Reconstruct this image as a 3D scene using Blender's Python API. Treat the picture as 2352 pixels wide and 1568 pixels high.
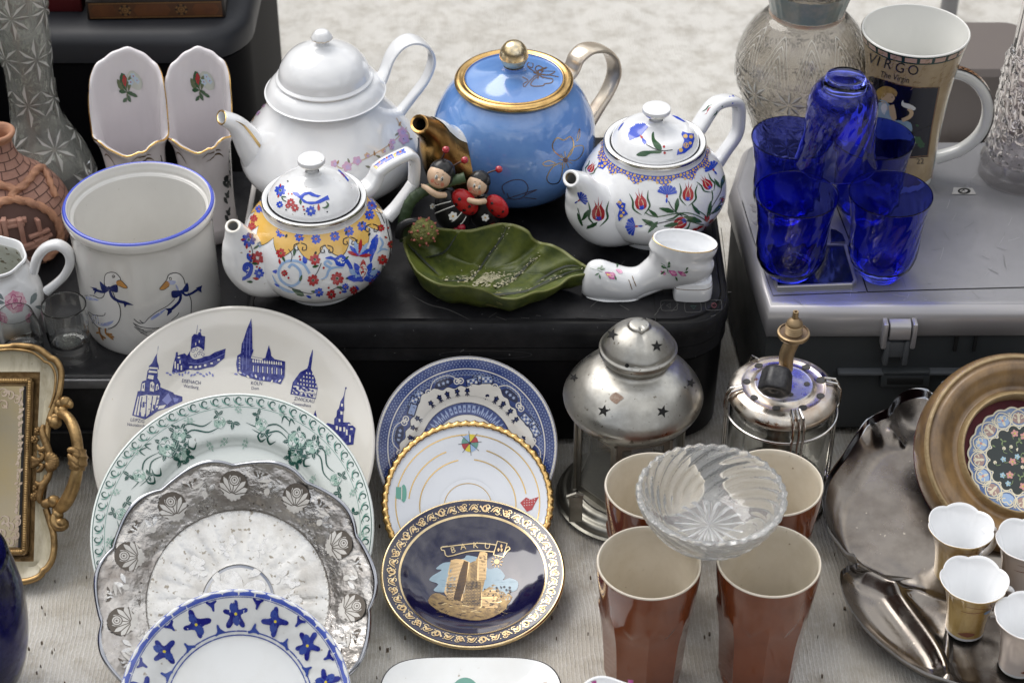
import bpy, math, random
from math import sin, cos, tan, atan, atan2, radians, pi, sqrt, hypot, asin, exp
from mathutils import Vector, Matrix, Euler, noise
from mathutils.geometry import tessellate_polygon
random.seed(7)
for _o in list(bpy.data.objects): bpy.data.objects.remove(_o)
scene = bpy.context.scene
COL = scene.collection

# ---------------------------------------------------------------- camera
PITCH = radians(38.0); CAM = Vector((0, 0, 1.25)); FOC = 4573.0; PX, PY = 1176.0, 784.0
cd = bpy.data.cameras.new('camera'); cam = bpy.data.objects.new('camera', cd); COL.objects.link(cam)
cam.location = CAM; cam.rotation_euler = (radians(90) - PITCH, 0, 0)
cd.sensor_width = 36; cd.lens = 36 * FOC / 2352; cd.clip_start = .05; cd.clip_end = 200
cd.dof.use_dof = True; cd.dof.focus_distance = 1.76; cd.dof.aperture_fstop = 9.0
scene.camera = cam
# ---------------------------------------------------------------- light
SUN_DIR = Vector((-0.42, 0.42, 0.80)).normalized()
w = bpy.data.worlds.new('World'); scene.world = w; w.use_nodes = True
nt = w.node_tree; nd = nt.nodes; lk = nt.links
for n in list(nd): nd.remove(n)
out = nd.new('ShaderNodeOutputWorld'); bg = nd.new('ShaderNodeBackground'); lk.new(bg.outputs[0], out.inputs[0])
sky = nd.new('ShaderNodeTexSky'); sky.sky_type = 'NISHITA'; sky.sun_disc = False
sky.sun_elevation = asin(SUN_DIR.z); sky.sun_rotation = atan2(SUN_DIR.x, SUN_DIR.y)
sky.dust_density = 2.0
tc = nd.new('ShaderNodeTexCoord'); mp = nd.new('ShaderNodeMapping'); mp.inputs['Scale'].default_value = (1, 1, 2.2)
lk.new(tc.outputs['Generated'], mp.inputs[0])
nz = nd.new('ShaderNodeTexNoise'); nz.inputs['Scale'].default_value = 1.9; nz.inputs['Detail'].default_value = 7; nz.inputs['Roughness'].default_value = .62
lk.new(mp.outputs[0], nz.inputs[0])
rp = nd.new('ShaderNodeValToRGB'); rp.color_ramp.elements[0].position = .36; rp.color_ramp.elements[1].position = .60
rp.color_ramp.elements[0].color = (.10, .10, .10, 1); rp.color_ramp.elements[1].color = (1, 1, 1, 1)
lk.new(nz.outputs[0], rp.inputs[0])
cm = nd.new('ShaderNodeMix'); cm.data_type = 'RGBA'; lk.new(rp.outputs[0], cm.inputs[0])
lk.new(sky.outputs[0], cm.inputs[6])
cm.inputs[7].default_value = (11.5, 11.4, 11.2, 1)
# unseen stalls and trees as a dark horizon band, raised for contrast in reflections
sp = nd.new('ShaderNodeSeparateXYZ'); lk.new(tc.outputs['Generated'], sp.inputs[0])
nz2 = nd.new('ShaderNodeTexNoise'); nz2.inputs['Scale'].default_value = 5; nz2.inputs['Detail'].default_value = 6; lk.new(tc.outputs['Generated'], nz2.inputs[0])
ma = nd.new('ShaderNodeMath'); ma.operation = 'MULTIPLY_ADD'; ma.inputs[1].default_value = -.78; lk.new(nz2.outputs[0], ma.inputs[0]); lk.new(sp.outputs[2], ma.inputs[2])
rh = nd.new('ShaderNodeMapRange'); rh.inputs[1].default_value = -.03; rh.inputs[2].default_value = .08; lk.new(ma.outputs[0], rh.inputs[0])
hm = nd.new('ShaderNodeMix'); hm.data_type = 'RGBA'; lk.new(rh.outputs[0], hm.inputs[0])
hm.inputs[6].default_value = (.55, .52, .5, 1); lk.new(cm.outputs[2], hm.inputs[7])
lk.new(hm.outputs[2], bg.inputs[0]); bg.inputs[1].default_value = .10
sd = bpy.data.lights.new('sun', 'SUN'); so = bpy.data.objects.new('sun', sd); COL.objects.link(so)
sd.energy = 1.6; sd.angle = radians(45); sd.color = (1, .965, .92)
so.rotation_euler = SUN_DIR.to_track_quat('Z', 'Y').to_euler()
scene.view_settings.view_transform = 'Standard'; scene.view_settings.look = 'None'
scene.view_settings.exposure = 0.38; scene.view_settings.gamma = 1
scene.render.resolution_x = 1024; scene.render.resolution_y = 682
try:
    scene.cycles.max_bounces = 14; scene.cycles.transmission_bounces = 12; scene.cycles.transparent_max_bounces = 24
    scene.cycles.caustics_refractive = True; scene.cycles.caustics_reflective = False
    scene.cycles.sample_clamp_indirect = 4.0; scene.cycles.blur_glossy = .5
except Exception: pass

# ---------------------------------------------------------------- picture geometry (D pixels, 2352 x 1568)
RT = Vector((1, 0, 0)); FW = Vector((0, cos(PITCH), -sin(PITCH))); UP = Vector((0, sin(PITCH), cos(PITCH)))
def ray(X, Y): return RT * ((X - PX) / FOC) + FW - UP * ((Y - PY) / FOC)
def G(X, Y, z=0.0):
    d = ray(X, Y); return CAM + d * ((z - CAM.z) / d.z)
def AY(X, Y, yw):
    d = ray(X, Y); return CAM + d * (yw / d.y)
def dep(p): return (p - CAM).dot(FW)
def km(p): return dep(p) / FOC
def proj(p):
    q = p - CAM; t = q.dot(FW); return PX + FOC * q.dot(RT) / t, PY - FOC * q.dot(UP) / t
def zf(x0, y0, s=1100 / 2352):            # frame of an enlarged crop of the photograph -> D pixels
    return lambda x, y: ((x0 + x * s) / 1.74150, (y0 + y * s) / 1.74150)

# ---------------------------------------------------------------- scene helpers
def tag(o, label=None, cat=None, group=None, kind=None):
    if label: o['label'] = label
    if cat: o['category'] = cat
    if group: o['group'] = group
    if kind: o['kind'] = kind
    return o
def thing(name, label, cat, loc=(0, 0, 0), rot=(0, 0, 0), group=None):
    o = bpy.data.objects.new(name, None); COL.objects.link(o); o.empty_display_size = .02
    o.location = loc; o.rotation_euler = rot
    o['_o'] = (0., 0., 0.) if any(rot) else tuple(loc)
    return tag(o, label, cat, group)
def copy_tree(o, parent=None, loc=None):
    c = o.copy(); COL.objects.link(c)
    if parent: c.parent = parent
    if loc is not None: c.location = loc
    for ch in o.children: copy_tree(ch, c)
    return c

MATS = {}
def M(name, col, rough=.4, metal=0.0, coat=0.0, mot=None, bump=None, trans=0.0, ior=1.5, spec=.5, rv=None, alpha=1.0, stretch=(1, 1, 1), speck=None, sss=0):
    """mot=(scale, amount, colour2)  bump=(scale, distance)  rv=(scale, rough2)  speck=(scale, threshold, colour)"""
    m = bpy.data.materials.new(name); m.use_nodes = True; t = m.node_tree; b = t.nodes['Principled BSDF']; MATS[name] = m
    b.inputs['Base Color'].default_value = (*col, 1); b.inputs['Roughness'].default_value = rough
    b.inputs['Metallic'].default_value = metal; b.inputs['Coat Weight'].default_value = coat; b.inputs['Coat Roughness'].default_value = .06
    b.inputs['Transmission Weight'].default_value = trans; b.inputs['IOR'].default_value = ior
    b.inputs['Specular IOR Level'].default_value = spec; b.inputs['Alpha'].default_value = alpha
    def coords():
        c = t.nodes.new('ShaderNodeTexCoord'); p = t.nodes.new('ShaderNodeMapping'); p.inputs['Scale'].default_value = stretch
        t.links.new(c.outputs['Object'], p.inputs[0]); return p.outputs[0]
    last = None
    if mot or bump or rv or speck: co = coords()
    if mot:
        n = t.nodes.new('ShaderNodeTexNoise'); n.inputs['Scale'].default_value = mot[0]; n.inputs['Detail'].default_value = 8; n.inputs['Roughness'].default_value = .65
        t.links.new(co, n.inputs[0])
        r = t.nodes.new('ShaderNodeMapRange'); r.inputs[1].default_value = .42; r.inputs[2].default_value = .70; r.inputs[4].default_value = mot[1]
        t.links.new(n.outputs[0], r.inputs[0])
        x = t.nodes.new('ShaderNodeMix'); x.data_type = 'RGBA'; x.inputs[6].default_value = (*col, 1); x.inputs[7].default_value = (*mot[2], 1)
        t.links.new(r.outputs[0], x.inputs[0]); t.links.new(x.outputs[2], b.inputs['Base Color']); last = x.outputs[2]
    if speck:
        n = t.nodes.new('ShaderNodeTexNoise'); n.inputs['Scale'].default_value = speck[0]; n.inputs['Detail'].default_value = 4
        t.links.new(co, n.inputs[0])
        r = t.nodes.new('ShaderNodeMapRange'); r.inputs[1].default_value = speck[1]; r.inputs[2].default_value = speck[1] + .04; r.inputs[4].default_value = .9
        t.links.new(n.outputs[0], r.inputs[0])
        x = t.nodes.new('ShaderNodeMix'); x.data_type = 'RGBA'; x.inputs[6].default_value = (*col, 1); x.inputs[7].default_value = (*speck[2], 1)
        if last: t.links.new(last, x.inputs[6])
        t.links.new(r.outputs[0], x.inputs[0]); t.links.new(x.outputs[2], b.inputs['Base Color'])
    if rv:
        n = t.nodes.new('ShaderNodeTexNoise'); n.inputs['Scale'].default_value = rv[0]; n.inputs['Detail'].default_value = 6
        t.links.new(co, n.inputs[0])
        r = t.nodes.new('ShaderNodeMapRange'); r.inputs[1].default_value = .35; r.inputs[2].default_value = .68; r.inputs[3].default_value = rough; r.inputs[4].default_value = rv[1]
        t.links.new(n.outputs[0], r.inputs[0]); t.links.new(r.outputs[0], b.inputs['Roughness'])
    if bump:
        n = t.nodes.new('ShaderNodeTexNoise'); n.inputs['Scale'].default_value = bump[0]; n.inputs['Detail'].default_value = 5
        t.links.new(co, n.inputs[0])
        bp = t.nodes.new('ShaderNodeBump'); bp.inputs['Distance'].default_value = bump[1]; bp.inputs['Strength'].default_value = 1
        t.links.new(n.outputs[0], bp.inputs['Height']); t.links.new(bp.outputs[0], b.inputs['Normal'])
    return m

def catmull(pts, n=6, closed=False):
    """pts: tuples of any length; a point repeated twice stays a corner"""
    P = [tuple(p) for p in pts]; out = []; N = len(P); last = N if closed else N - 1
    for i in range(last):
        p1 = P[i]; p2 = P[(i + 1) % N]
        if p1 == p2: continue
        p0 = P[(i - 1) % N] if (closed or i > 0) else p1
        p3 = P[(i + 2) % N] if (closed or i + 2 < N) else p2
        for k in range(n):
            t = k / n; t2 = t * t; t3 = t2 * t
            out.append(tuple(.5 * (2 * b + (c - a) * t + (2 * a - 5 * b + 4 * c - d) * t2 + (3 * b - a - 3 * c + d) * t3) for a, b, c, d in zip(p0, p1, p2, p3)))
    if not closed: out.append(P[-1])
    return out
def lerp(a, b, t): return a + (b - a) * t

class MB:
    def __init__(s): s.v = []; s.f = []; s.m = []; s.N = {}
    def add(s, vs, fs, mat=0):
        b = len(s.v); s.v += [Vector(p) for p in vs]
        for f in fs: s.f.append([i + b for i in f]); s.m.append(mat)
        return b
    def loft(s, rings, mat=0, cap0=False, cap1=False, closed=True, mats=None, cyc=False):
        n = len(rings[0]); b = len(s.v)
        for r in rings: s.v += [Vector(p) for p in r]
        R = len(rings)
        for i in range(R if cyc else R - 1):
            j2 = (i + 1) % R
            for j in range(n if closed else n - 1):
                k = (j + 1) % n
                s.f.append([b + i * n + j, b + i * n + k, b + j2 * n + k, b + j2 * n + j]); s.m.append(mats[i] if mats else mat)
        if cap0: s.f.append([b + j for j in range(n)][::-1]); s.m.append(mats[0] if mats else mat)
        if cap1: s.f.append([b + (R - 1) * n + j for j in range(n)]); s.m.append(mats[-1] if mats else mat)
        return b
    def lathe(s, prof, c, seg=96, mat=0, mats=None, mod=None, ph=0.0):
        """prof [(r,h)] bottom-outside -> ... ; c = world base; mod(phi, i, r, h)->(r,h)"""
        rings = []
        for i, (r, h) in enumerate(prof):
            ring = []
            for j in range(seg):
                a = ph + 2 * pi * j / seg
                rr, hh = mod(a, i, r, h) if mod else (r, h)
                ring.append(c + Vector((rr * cos(a), rr * sin(a), hh)))
            rings.append(ring)
        s.loft(rings, mat, mats=mats, cap0=prof[0][0] > 1e-4 and False)
    def tube(s, pts, rad, side=Vector((0, 1, 0)), seg=20, mat=0, cap=True, mats=None, sq=2.0):
        """pts world Vectors, rad per point scalar or (in-plane, sideways)"""
        rings = []; n = len(pts)
        for i, p in enumerate(pts):
            t = (pts[min(i + 1, n - 1)] - pts[max(i - 1, 0)])
            t = t.normalized() if t.length > 1e-9 else Vector((0, 0, 1))
            b = side - t * side.dot(t)
            if b.length < 1e-4: b = t.orthogonal()
            b.normalize(); nn = t.cross(b)
            r = rad[i] if isinstance(rad, (list, tuple)) else rad
            ra, rb = r if isinstance(r, (list, tuple)) else (r, r)
            ring = []
            for j in range(seg):
                a = 2 * pi * j / seg; ca, sa = cos(a), sin(a)
                if sq != 2.0:
                    ca = math.copysign(abs(ca) ** (2 / sq), ca); sa = math.copysign(abs(sa) ** (2 / sq), sa)
                ring.append(p + nn * (ra * ca) + b * (rb * sa))
            rings.append(ring)
        s.loft(rings, mat, cap0=cap, cap1=cap, mats=mats)
        return rings
    def ball(s, c, r, seg=16, mat=0, rot=None, mod=None):
        rx, ry, rz = r if isinstance(r, (list, tuple)) else (r, r, r)
        R = rot.to_matrix() if rot else Matrix.Identity(3); rings = []
        nn = max(6, seg // 2 + 2)
        for i in range(nn + 1):
            th = pi * i / nn - pi / 2
            ring = []
            for j in range(seg):
                a = 2 * pi * j / seg; d = Vector((cos(a) * cos(th), sin(a) * cos(th), sin(th)))
                q = Vector((d.x * rx, d.y * ry, d.z * rz))
                if mod: q = mod(d, q)
                ring.append(Vector(c) + R @ q)
            rings.append(ring)
        s.loft(rings, mat)
    def box(s, lo, hi, mat=0, bev=0.0, rot=None, piv=None):
        """box; bev rounds all the edges a little"""
        lo = Vector(lo); hi = Vector(hi); c = (lo + hi) / 2; h = (hi - lo) / 2
        b = min(bev, h.x * .95, h.y * .95, h.z * .95); rings = []
        lv = [(-h.z, b), (-h.z + b * .3, b * .3), (-h.z + b, 0), (h.z - b, 0), (h.z - b * .3, b * .3), (h.z, b)] if b > 0 else [(-h.z, 0), (h.z, 0)]
        for z, ins in lv:
            if b > 0:
                hx, hy = h.x - ins, h.y - ins; q = b
                ring = []
                for sx, sy, a0 in ((1, 1, 0), (-1, 1, 90), (-1, -1, 180), (1, -1, 270)):
                    for k in range(4):
                        a = radians(a0 + 30 * k); rr = max(q - ins, 1e-5)
                        ring.append(Vector((sx * (h.x - q) + rr * cos(a), sy * (h.y - q) + rr * sin(a), z)))
            else: ring = [Vector((h.x, h.y, z)), Vector((-h.x, h.y, z)), Vector((-h.x, -h.y, z)), Vector((h.x, -h.y, z))]
            rings.append(ring)
        R = rot.to_matrix() if rot else None; pv = Vector(piv) if piv is not None else c
        rings = [[(c + p) if R is None else pv + R @ (c + p - pv) for p in r] for r in rings]
        s.loft(rings, mat, cap0=True, cap1=True)
    def rslab(s, outline, lv, mat=0, cap0=True, cap1=True, xf=None, mats=None):
        """outline: closed 2D ccw points; lv: [(z, inset)]"""
        n = len(outline); rings = []
        nrm = []
        for i in range(n):
            a = Vector(outline[i - 1]); c = Vector(outline[(i + 1) % n]); t = (c - a); t = t.normalized() if t.length > 0 else Vector((1, 0))
            nrm.append(Vector((t.y, -t.x)))
        for z, ins in lv:
            ring = [Vector((outline[i][0] - nrm[i].x * ins, outline[i][1] - nrm[i].y * ins, z)) for i in range(n)]
            rings.append([xf(p) if xf else p for p in ring])
        s.loft(rings, mat, cap0=cap0, cap1=cap1, mats=mats)
    def build(s, name, mats, parent=None, org=None, ang=35, label=None, flat=False):
        me = bpy.data.meshes.new(name); o = Vector(org) if org is not None else (Vector(parent['_o']) if parent is not None and '_o' in parent else Vector((0, 0, 0)))
        me.from_pydata([tuple(p - o) for p in s.v], [], s.f)
        for m in mats: me.materials.append(m if not isinstance(m, str) else MATS[m])
        me.polygons.foreach_set('material_index', s.m)
        me.polygons.foreach_set('use_smooth', [not flat] * len(s.f))
        if not flat: me.set_sharp_from_angle(angle=radians(ang))
        if s.N:
            z = (0., 0., 0.); me.normals_split_custom_set_from_vertices([tuple(s.N[i]) if i in s.N else z for i in range(len(s.v))])
        me.validate(); me.update()
        ob = bpy.data.objects.new(name, me); COL.objects.link(ob)
        if parent is not None:
            ob.parent = parent; ob['_o'] = tuple(o)
        if label: ob['label'] = label
        return ob

def rrect(x0, y0, x1, y1, r, n=6):
    rs = r if isinstance(r, (list, tuple)) else (r, r, r, r)  # corners: x1y1, x0y1, x0y0, x1y0
    o = []
    for (cx, cy, a0), q in zip(((x1, y1, 0), (x0, y1, 90), (x0, y0, 180), (x1, y0, 270)), rs):
        sx = -1 if cx == x1 else 1; sy = -1 if cy == y1 else 1
        for k in range(n + 1):
            a = radians(a0 + 90 * k / n); o.append((cx + sx * q + q * cos(a), cy + sy * q + q * sin(a)))
    return o

class Ax:
    """a vertical axis standing on height z0 at the point seen at (X, Y)"""
    def __init__(s, X, Y, z0): s.p = G(X, Y, z0); s.z0 = z0
    def h(s, Y): return AY(PX, Y, s.p.y).z - s.z0
    def k(s, h): return km(s.p + Vector((0, 0, h)))
    def prof(s, pts, n=6):
        r = []
        for q in catmull(pts, n):
            h = s.h(q[1]); r.append((max(q[0], 0) * s.k(h), h))
        return r
    def az(s, X, Y, Yaxis):
        """azimuth of a point seen at (X,Y) whose height is that of axis row Yaxis"""
        h = s.h(Yaxis); p = G(X, Y, s.z0 + h); return atan2(p.y - s.p.y, p.x - s.p.x)
    def inpl(s, X, Y, az):
        n = Vector((-sin(az), cos(az), 0)); d = ray(X, Y); t = (s.p - CAM).dot(n) / d.dot(n); return CAM + d * t

# ---------------------------------------------------------------- painted decoration, laid on the surface
class LatheChart:
    def __init__(s, c, prof):                 # prof bottom -> top, outer skin
        s.c = c; s.P = prof; s.L = [0]
        for a, b in zip(prof, prof[1:]): s.L.append(s.L[-1] + hypot(b[0] - a[0], b[1] - a[1]))
    def at(s, l):
        L = s.L; l = min(max(l, 0), L[-1]); lo, hi = 0, len(L) - 1
        while hi - lo > 1:
            m = (lo + hi) // 2
            if L[m] <= l: lo = m
            else: hi = m
        t = (l - L[lo]) / max(L[hi] - L[lo], 1e-9); a, b = s.P[lo], s.P[hi]
        return lerp(a[0], b[0], t), lerp(a[1], b[1], t), b[0] - a[0], b[1] - a[1]
    def map(s, phi, l):
        e = .002; r, h, _, _ = s.at(l); r1, h1, _, _ = s.at(l - e); r2, h2, _, _ = s.at(l + e)
        dr, dh = r2 - r1, h2 - h1; q = hypot(dr, dh) or 1
        n = Vector((cos(phi) * dh / q, sin(phi) * dh / q, -dr / q))
        return s.c + Vector((r * cos(phi), r * sin(phi), h)), n
    def from_px(s, X, Y):
        d = ray(X, Y).normalized(); o = CAM - s.c
        A = d.x * d.x + d.y * d.y; B = (o.x * d.x + o.y * d.y)
        tm = -B / A; R = max(p[0] for p in s.P); disc = B * B - A * (o.x * o.x + o.y * o.y - R * R)
        if disc < 0: best = tm; q = o + d * tm; 
        else:
            t0 = tm - sqrt(disc) / A; t1 = tm; best = t1; prev = None
            hb, ht = s.P[0][1], s.P[-1][1]; found = False; bd = 1e9
            for i in range(61):
                t = lerp(t0, t1 + (t1 - t0) * .6, i / 60); q = o + d * t
                if q.z > ht + .004: prev = None; continue
                g = hypot(q.x, q.y) - s.rad(q.z)
                if g <= 0:
                    if prev is not None:
                        a, b = prev, t
                        for _ in range(10):
                            m = (a + b) / 2; qm = o + d * m
                            if hypot(qm.x, qm.y) - s.rad(qm.z) > 0: a = m
                            else: b = m
                        t = b
                    best = t; found = True; break
                if g < bd: bd = g; best = t
                prev = t
            q = o + d * best
        return atan2(q.y, q.x), s.l_of(q.z)
    def rad(s, h):
        P = s.P
        if h <= P[0][1]: return P[0][0]
        for a, b in zip(P, P[1:]):
            if (a[1] <= h <= b[1]) and b[1] > a[1]: return lerp(a[0], b[0], (h - a[1]) / (b[1] - a[1]))
        return P[-1][0]
    def l_of(s, h):
        P = s.P
        if h <= P[0][1]: return 0
        for i in range(len(P) - 1):
            a, b = P[i], P[i + 1]
            if a[1] <= h <= b[1] and b[1] > a[1]: return lerp(s.L[i], s.L[i + 1], (h - a[1]) / (b[1] - a[1]))
        return s.L[-1]
class PlateChart:
    """local plate frame: x right, y up the slope, z out of the face"""
    def __init__(s, mat, prof): s.M = mat; s.I = mat.inverted(); s.f = prof
    def map(s, x, y):
        r = hypot(x, y); e = .0015; z = s.f(r); dz = (s.f(r + e) - s.f(max(r - e, 0))) / (e + min(r, e)) if r > 1e-5 else 0
        n = Vector((-dz * x / max(r, 1e-6), -dz * y / max(r, 1e-6), 1)).normalized()
        return Vector((x, y, z)), n
    def from_px(s, X, Y):
        o = s.I @ CAM; d = (s.I.to_3x3() @ ray(X, Y)); z = -.008
        for _ in range(3):
            t = (z - o.z) / d.z; q = o + d * t; z = s.f(hypot(q.x, q.y))
        return q.x, q.y
class FlatChart:
    def __init__(s, mat): s.M = mat; s.I = mat.inverted(); s.R = mat.to_3x3()
    def map(s, x, y): return s.M @ Vector((x, y, 0)), s.R @ Vector((0, 0, 1))
    def from_px(s, X, Y):
        o = s.I @ CAM; d = s.I.to_3x3() @ ray(X, Y); q = o + d * (-o.z / d.z); return q.x, q.y
class SurfChart:
    def __init__(s, fn): s.fn = fn
    def map(s, u, v):
        e = 1e-3; p = s.fn(u, v); n = (s.fn(u + e, v) - p).cross(s.fn(u, v + e) - p); return p, n.normalized()

class Ink:
    """draws filled shapes, strokes and lettering into a mesh, on a chart. conv: input (x,y) -> chart (u,v)"""
    def __init__(s, mb, chart, conv=None, edge=9, off=.00022, T=None, cnt=None):
        s.mb = mb; s.ch = chart; s.conv = conv or (lambda x, y: (x, y)); s.edge = edge; s.off = off; s.T = T; s.c = cnt if cnt is not None else [0]
    def px(s, frame=None):
        f = frame or (lambda x, y: (x, y)); c = s.ch
        return Ink(s.mb, c, lambda x, y: c.from_px(*f(x, y)), s.edge / (1 if frame is None else .27), s.off, None, s.c)
    def at(s, x, y, rot=0, sx=1, sy=None):
        sy = sx if sy is None else sy; c, d = cos(rot), sin(rot); old = s.T
        def T(a, b):
            a *= sx; b *= sy; p = (x + a * c - b * d, y + a * d + b * c); return old(*p) if old else p
        return Ink(s.mb, s.ch, s.conv, s.edge / abs(sx), s.off, T, s.c)
    def tris(s, V, F, mat):
        s.c[0] += 1; off = s.off + (s.c[0] % 120) * .0000035; vs = [tuple(v) for v in V]; fs = [tuple(f) for f in F]
        E2 = s.edge ** 2
        def d2(a, b): return (vs[a][0] - vs[b][0]) ** 2 + (vs[a][1] - vs[b][1]) ** 2
        mid = {}
        for _ in range(7):
            nf = []; ch = False
            for f in fs:
                e = [(d2(f[i], f[(i + 1) % 3]), i) for i in range(3)]; l, i = max(e)
                if l > E2:
                    a, b, c = f[i], f[(i + 1) % 3], f[(i + 2) % 3]; k = (min(a, b), max(a, b))
                    if k not in mid: vs.append(((vs[a][0] + vs[b][0]) / 2, (vs[a][1] + vs[b][1]) / 2)); mid[k] = len(vs) - 1
                    m = mid[k]; nf += [(a, m, c), (m, b, c)]; ch = True
                else: nf.append(f)
            fs = nf
            if not ch: break
        b = len(s.mb.v)
        for i, (x, y) in enumerate(vs):
            if s.T: x, y = s.T(x, y)
            p, n = s.ch.map(*s.conv(x, y)); s.mb.v.append(p + n * off); s.mb.N[b + i] = n
        for f in fs:
            p = [s.mb.v[b + i] for i in f]; nn = (p[1] - p[0]).cross(p[2] - p[0])
            if nn.length < 1e-12: continue
            if nn.dot(s.mb.N[b + f[0]]) < 0: f = f[::-1]
            s.mb.f.append([b + i for i in f]); s.mb.m.append(mat)
    def poly(s, pts, mat, smooth=0):
        if smooth: pts = catmull(pts, smooth, closed=True)
        V = [Vector((p[0], p[1], 0)) for p in pts]
        s.tris([(p[0], p[1]) for p in pts], tessellate_polygon([V]), mat)
    def ell(s, x, y, a, b, mat, rot=0, n=14):
        c, d = cos(rot), sin(rot); V = [(x, y)] + [(x + a * cos(t) * c - b * sin(t) * d, y + a * cos(t) * d + b * sin(t) * c) for t in (2 * pi * i / n for i in range(n))]
        s.tris(V, [(0, 1 + i, 1 + (i + 1) % n) for i in range(n)], mat)
    def disc(s, x, y, r, mat, n=12): s.ell(x, y, r, r, mat, 0, n)
    def stroke(s, pts, w, mat, smooth=4, closed=False, taper=False):
        P = catmull(pts, smooth, closed) if smooth and len(pts) > 2 else [tuple(p) for p in pts]
        n = len(P); V = []
        for i, p in enumerate(P):
            a = P[i - 1] if (i > 0 or closed) else p; c = P[(i + 1) % n] if (i < n - 1 or closed) else p
            tx, ty = c[0] - a[0], c[1] - a[1]; l = hypot(tx, ty) or 1
            ww = w / 2
            if taper: ww *= max(.12, sin(pi * (i + .3) / (n - .4))) if taper is True else max(.1, 1 - i / (n - 1))
            V += [(p[0] - ty / l * ww, p[1] + tx / l * ww), (p[0] + ty / l * ww, p[1] - tx / l * ww)]
        F = []
        for i in range(n if closed else n - 1):
            a = 2 * i; b = 2 * ((i + 1) % n); F += [(a, a + 1, b + 1), (a, b + 1, b)]
        s.tris(V, F, mat)
    def petal(s, x, y, ang, L, W, mat, tip=.55):
        pts = []
        for t, wv in ((0, .12), (.2, .55), (tip, 1), (.85, .6), (1, 0), (.85, -.6), (tip, -1), (.2, -.55), (0, -.12)): pts.append((t * L, wv * W / 2))
        c, d = cos(ang), sin(ang)
        s.poly([(x + a * c - b * d, y + a * d + b * c) for a, b in pts], mat)
    def flower(s, x, y, r, n, mat, cm=None, a0=0, W=.75):
        for i in range(n): s.petal(x, y, a0 + 2 * pi * i / n, r, r * W, mat)
        if cm is not None: s.disc(x, y, r * .24, cm, 8)
    def ring(s, cx, cy, r, w, mat, n=120, a0=0, a1=2 * pi):
        full = abs(a1 - a0 - 2 * pi) < 1e-6; k = n if full else n + 1
        s.stroke([(cx + r * cos(a0 + (a1 - a0) * i / n), cy + r * sin(a0 + (a1 - a0) * i / n)) for i in range(k)], w, mat, 0, full)
    def band(s, A, B, mat, rows=6):
        """strip between two equally long chains of chart points, cut into rows so that it hugs the surface"""
        n = len(A); V = [(lerp(a[0], b[0], j / rows), lerp(a[1], b[1], j / rows)) for a, b in zip(A, B) for j in range(rows + 1)]; F = []
        for i in range(n - 1):
            for j in range(rows):
                p = i * (rows + 1) + j; q = p + rows + 1; F += [(p, p + 1, q + 1), (p, q + 1, q)]
        e = s.edge; s.edge = 1e9; s.tris(V, F, mat); s.edge = e
    def text(s, st, x, y, size, mat, rot=0, align='CENTER', sx=1.0, flip=1, spacing=1.0):
        cu = bpy.data.curves.new('lettering', 'FONT'); cu.body = st; cu.size = 1; cu.align_x = align; cu.space_character = spacing; cu.resolution_u = 3
        ob = bpy.data.objects.new('lettering', cu); me = bpy.data.meshes.new_from_object(ob)
        me.calc_loop_triangles(); V = [(v.co.x * size * sx, v.co.y * size * flip) for v in me.vertices]; F = [tuple(t.vertices) for t in me.loop_triangles]
        bpy.data.objects.remove(ob); bpy.data.curves.remove(cu); bpy.data.meshes.remove(me)
        if F: s.at(x, y, rot).tris(V, F, mat)

# ================================================================ materials
WHITE = M('white_glaze', (.80, .81, .82), .12, coat=.6, mot=(9, .35, (.70, .71, .71)), speck=(170, .70, (.35, .30, .22)))
M('white_clean', (.84, .85, .86), .10, coat=.7, mot=(6, .3, (.76, .78, .80)))
M('cream_glaze', (.74, .72, .66), .16, coat=.5, mot=(14, .4, (.66, .63, .55)), speck=(240, .71, (.25, .2, .13)))
M('jar_glaze', (.72, .71, .68), .15, coat=.5, mot=(12, .5, (.62, .60, .57)), bump=(25, .0004), speck=(150, .72, (.3, .26, .2)))
M('plate_cream', (.80, .77, .71), .13, coat=.5, mot=(10, .35, (.72, .66, .56)), speck=(110, .73, (.5, .36, .2)))
M('plate_mint', (.76, .81, .78), .13, coat=.5, mot=(12, .3, (.68, .73, .70)), speck=(200, .71, (.3, .3, .27)))
M('plate_white', (.78, .80, .80), .14, coat=.5, mot=(16, .5, (.66, .66, .63)), speck=(130, .70, (.35, .3, .24)), bump=(12, .0008))
M('boot_glaze', (.70, .655, .655), .16, coat=.5, mot=(8, .5, (.60, .55, .55)))
M('blue_print', (.013, .017, .18), .15, coat=.5, mot=(300, .75, (.12, .14, .42)))
M('navy_print', (.012, .02, .11), .15, coat=.5)
M('willow_blue', (.022, .045, .19), .15, coat=.5, mot=(150, .7, (.06, .10, .30)))
M('willow_dark', (.008, .013, .06), .15, coat=.5)
M('line_dark', (.02, .022, .03), .3)
M('cobalt', (.025, .075, .55), .14, coat=.5)
M('cobalt_wash', (.08, .13, .50), .14, coat=.5, mot=(60, .8, (.03, .05, .33)))
M('cobalt_deep', (.012, .014, .20), .14, coat=.5, mot=(90, .8, (.06, .10, .42)))
M('pale_blue', (.32, .47, .72), .14, coat=.5)
M('sky_print', (.30, .42, .50), .25, coat=.3)
M('red_print', (.42, .025, .03), .14, coat=.5)
M('pink_print', (.62, .28, .42), .14, coat=.5)
M('magenta_print', (.42, .07, .25), .14, coat=.5)
M('green_print', (.035, .10, .04), .14, coat=.5)
M('leaf_pale', (.22, .38, .32), .14, coat=.5)
M('green_dark_print', (.01, .085, .065), .14, coat=.5)
M('green_mid_print', (.13, .32, .26), .14, coat=.5)
M('yellow_print', (.78, .47, .10), .16, coat=.5, mot=(40, .4, (.70, .55, .24)))
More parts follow.
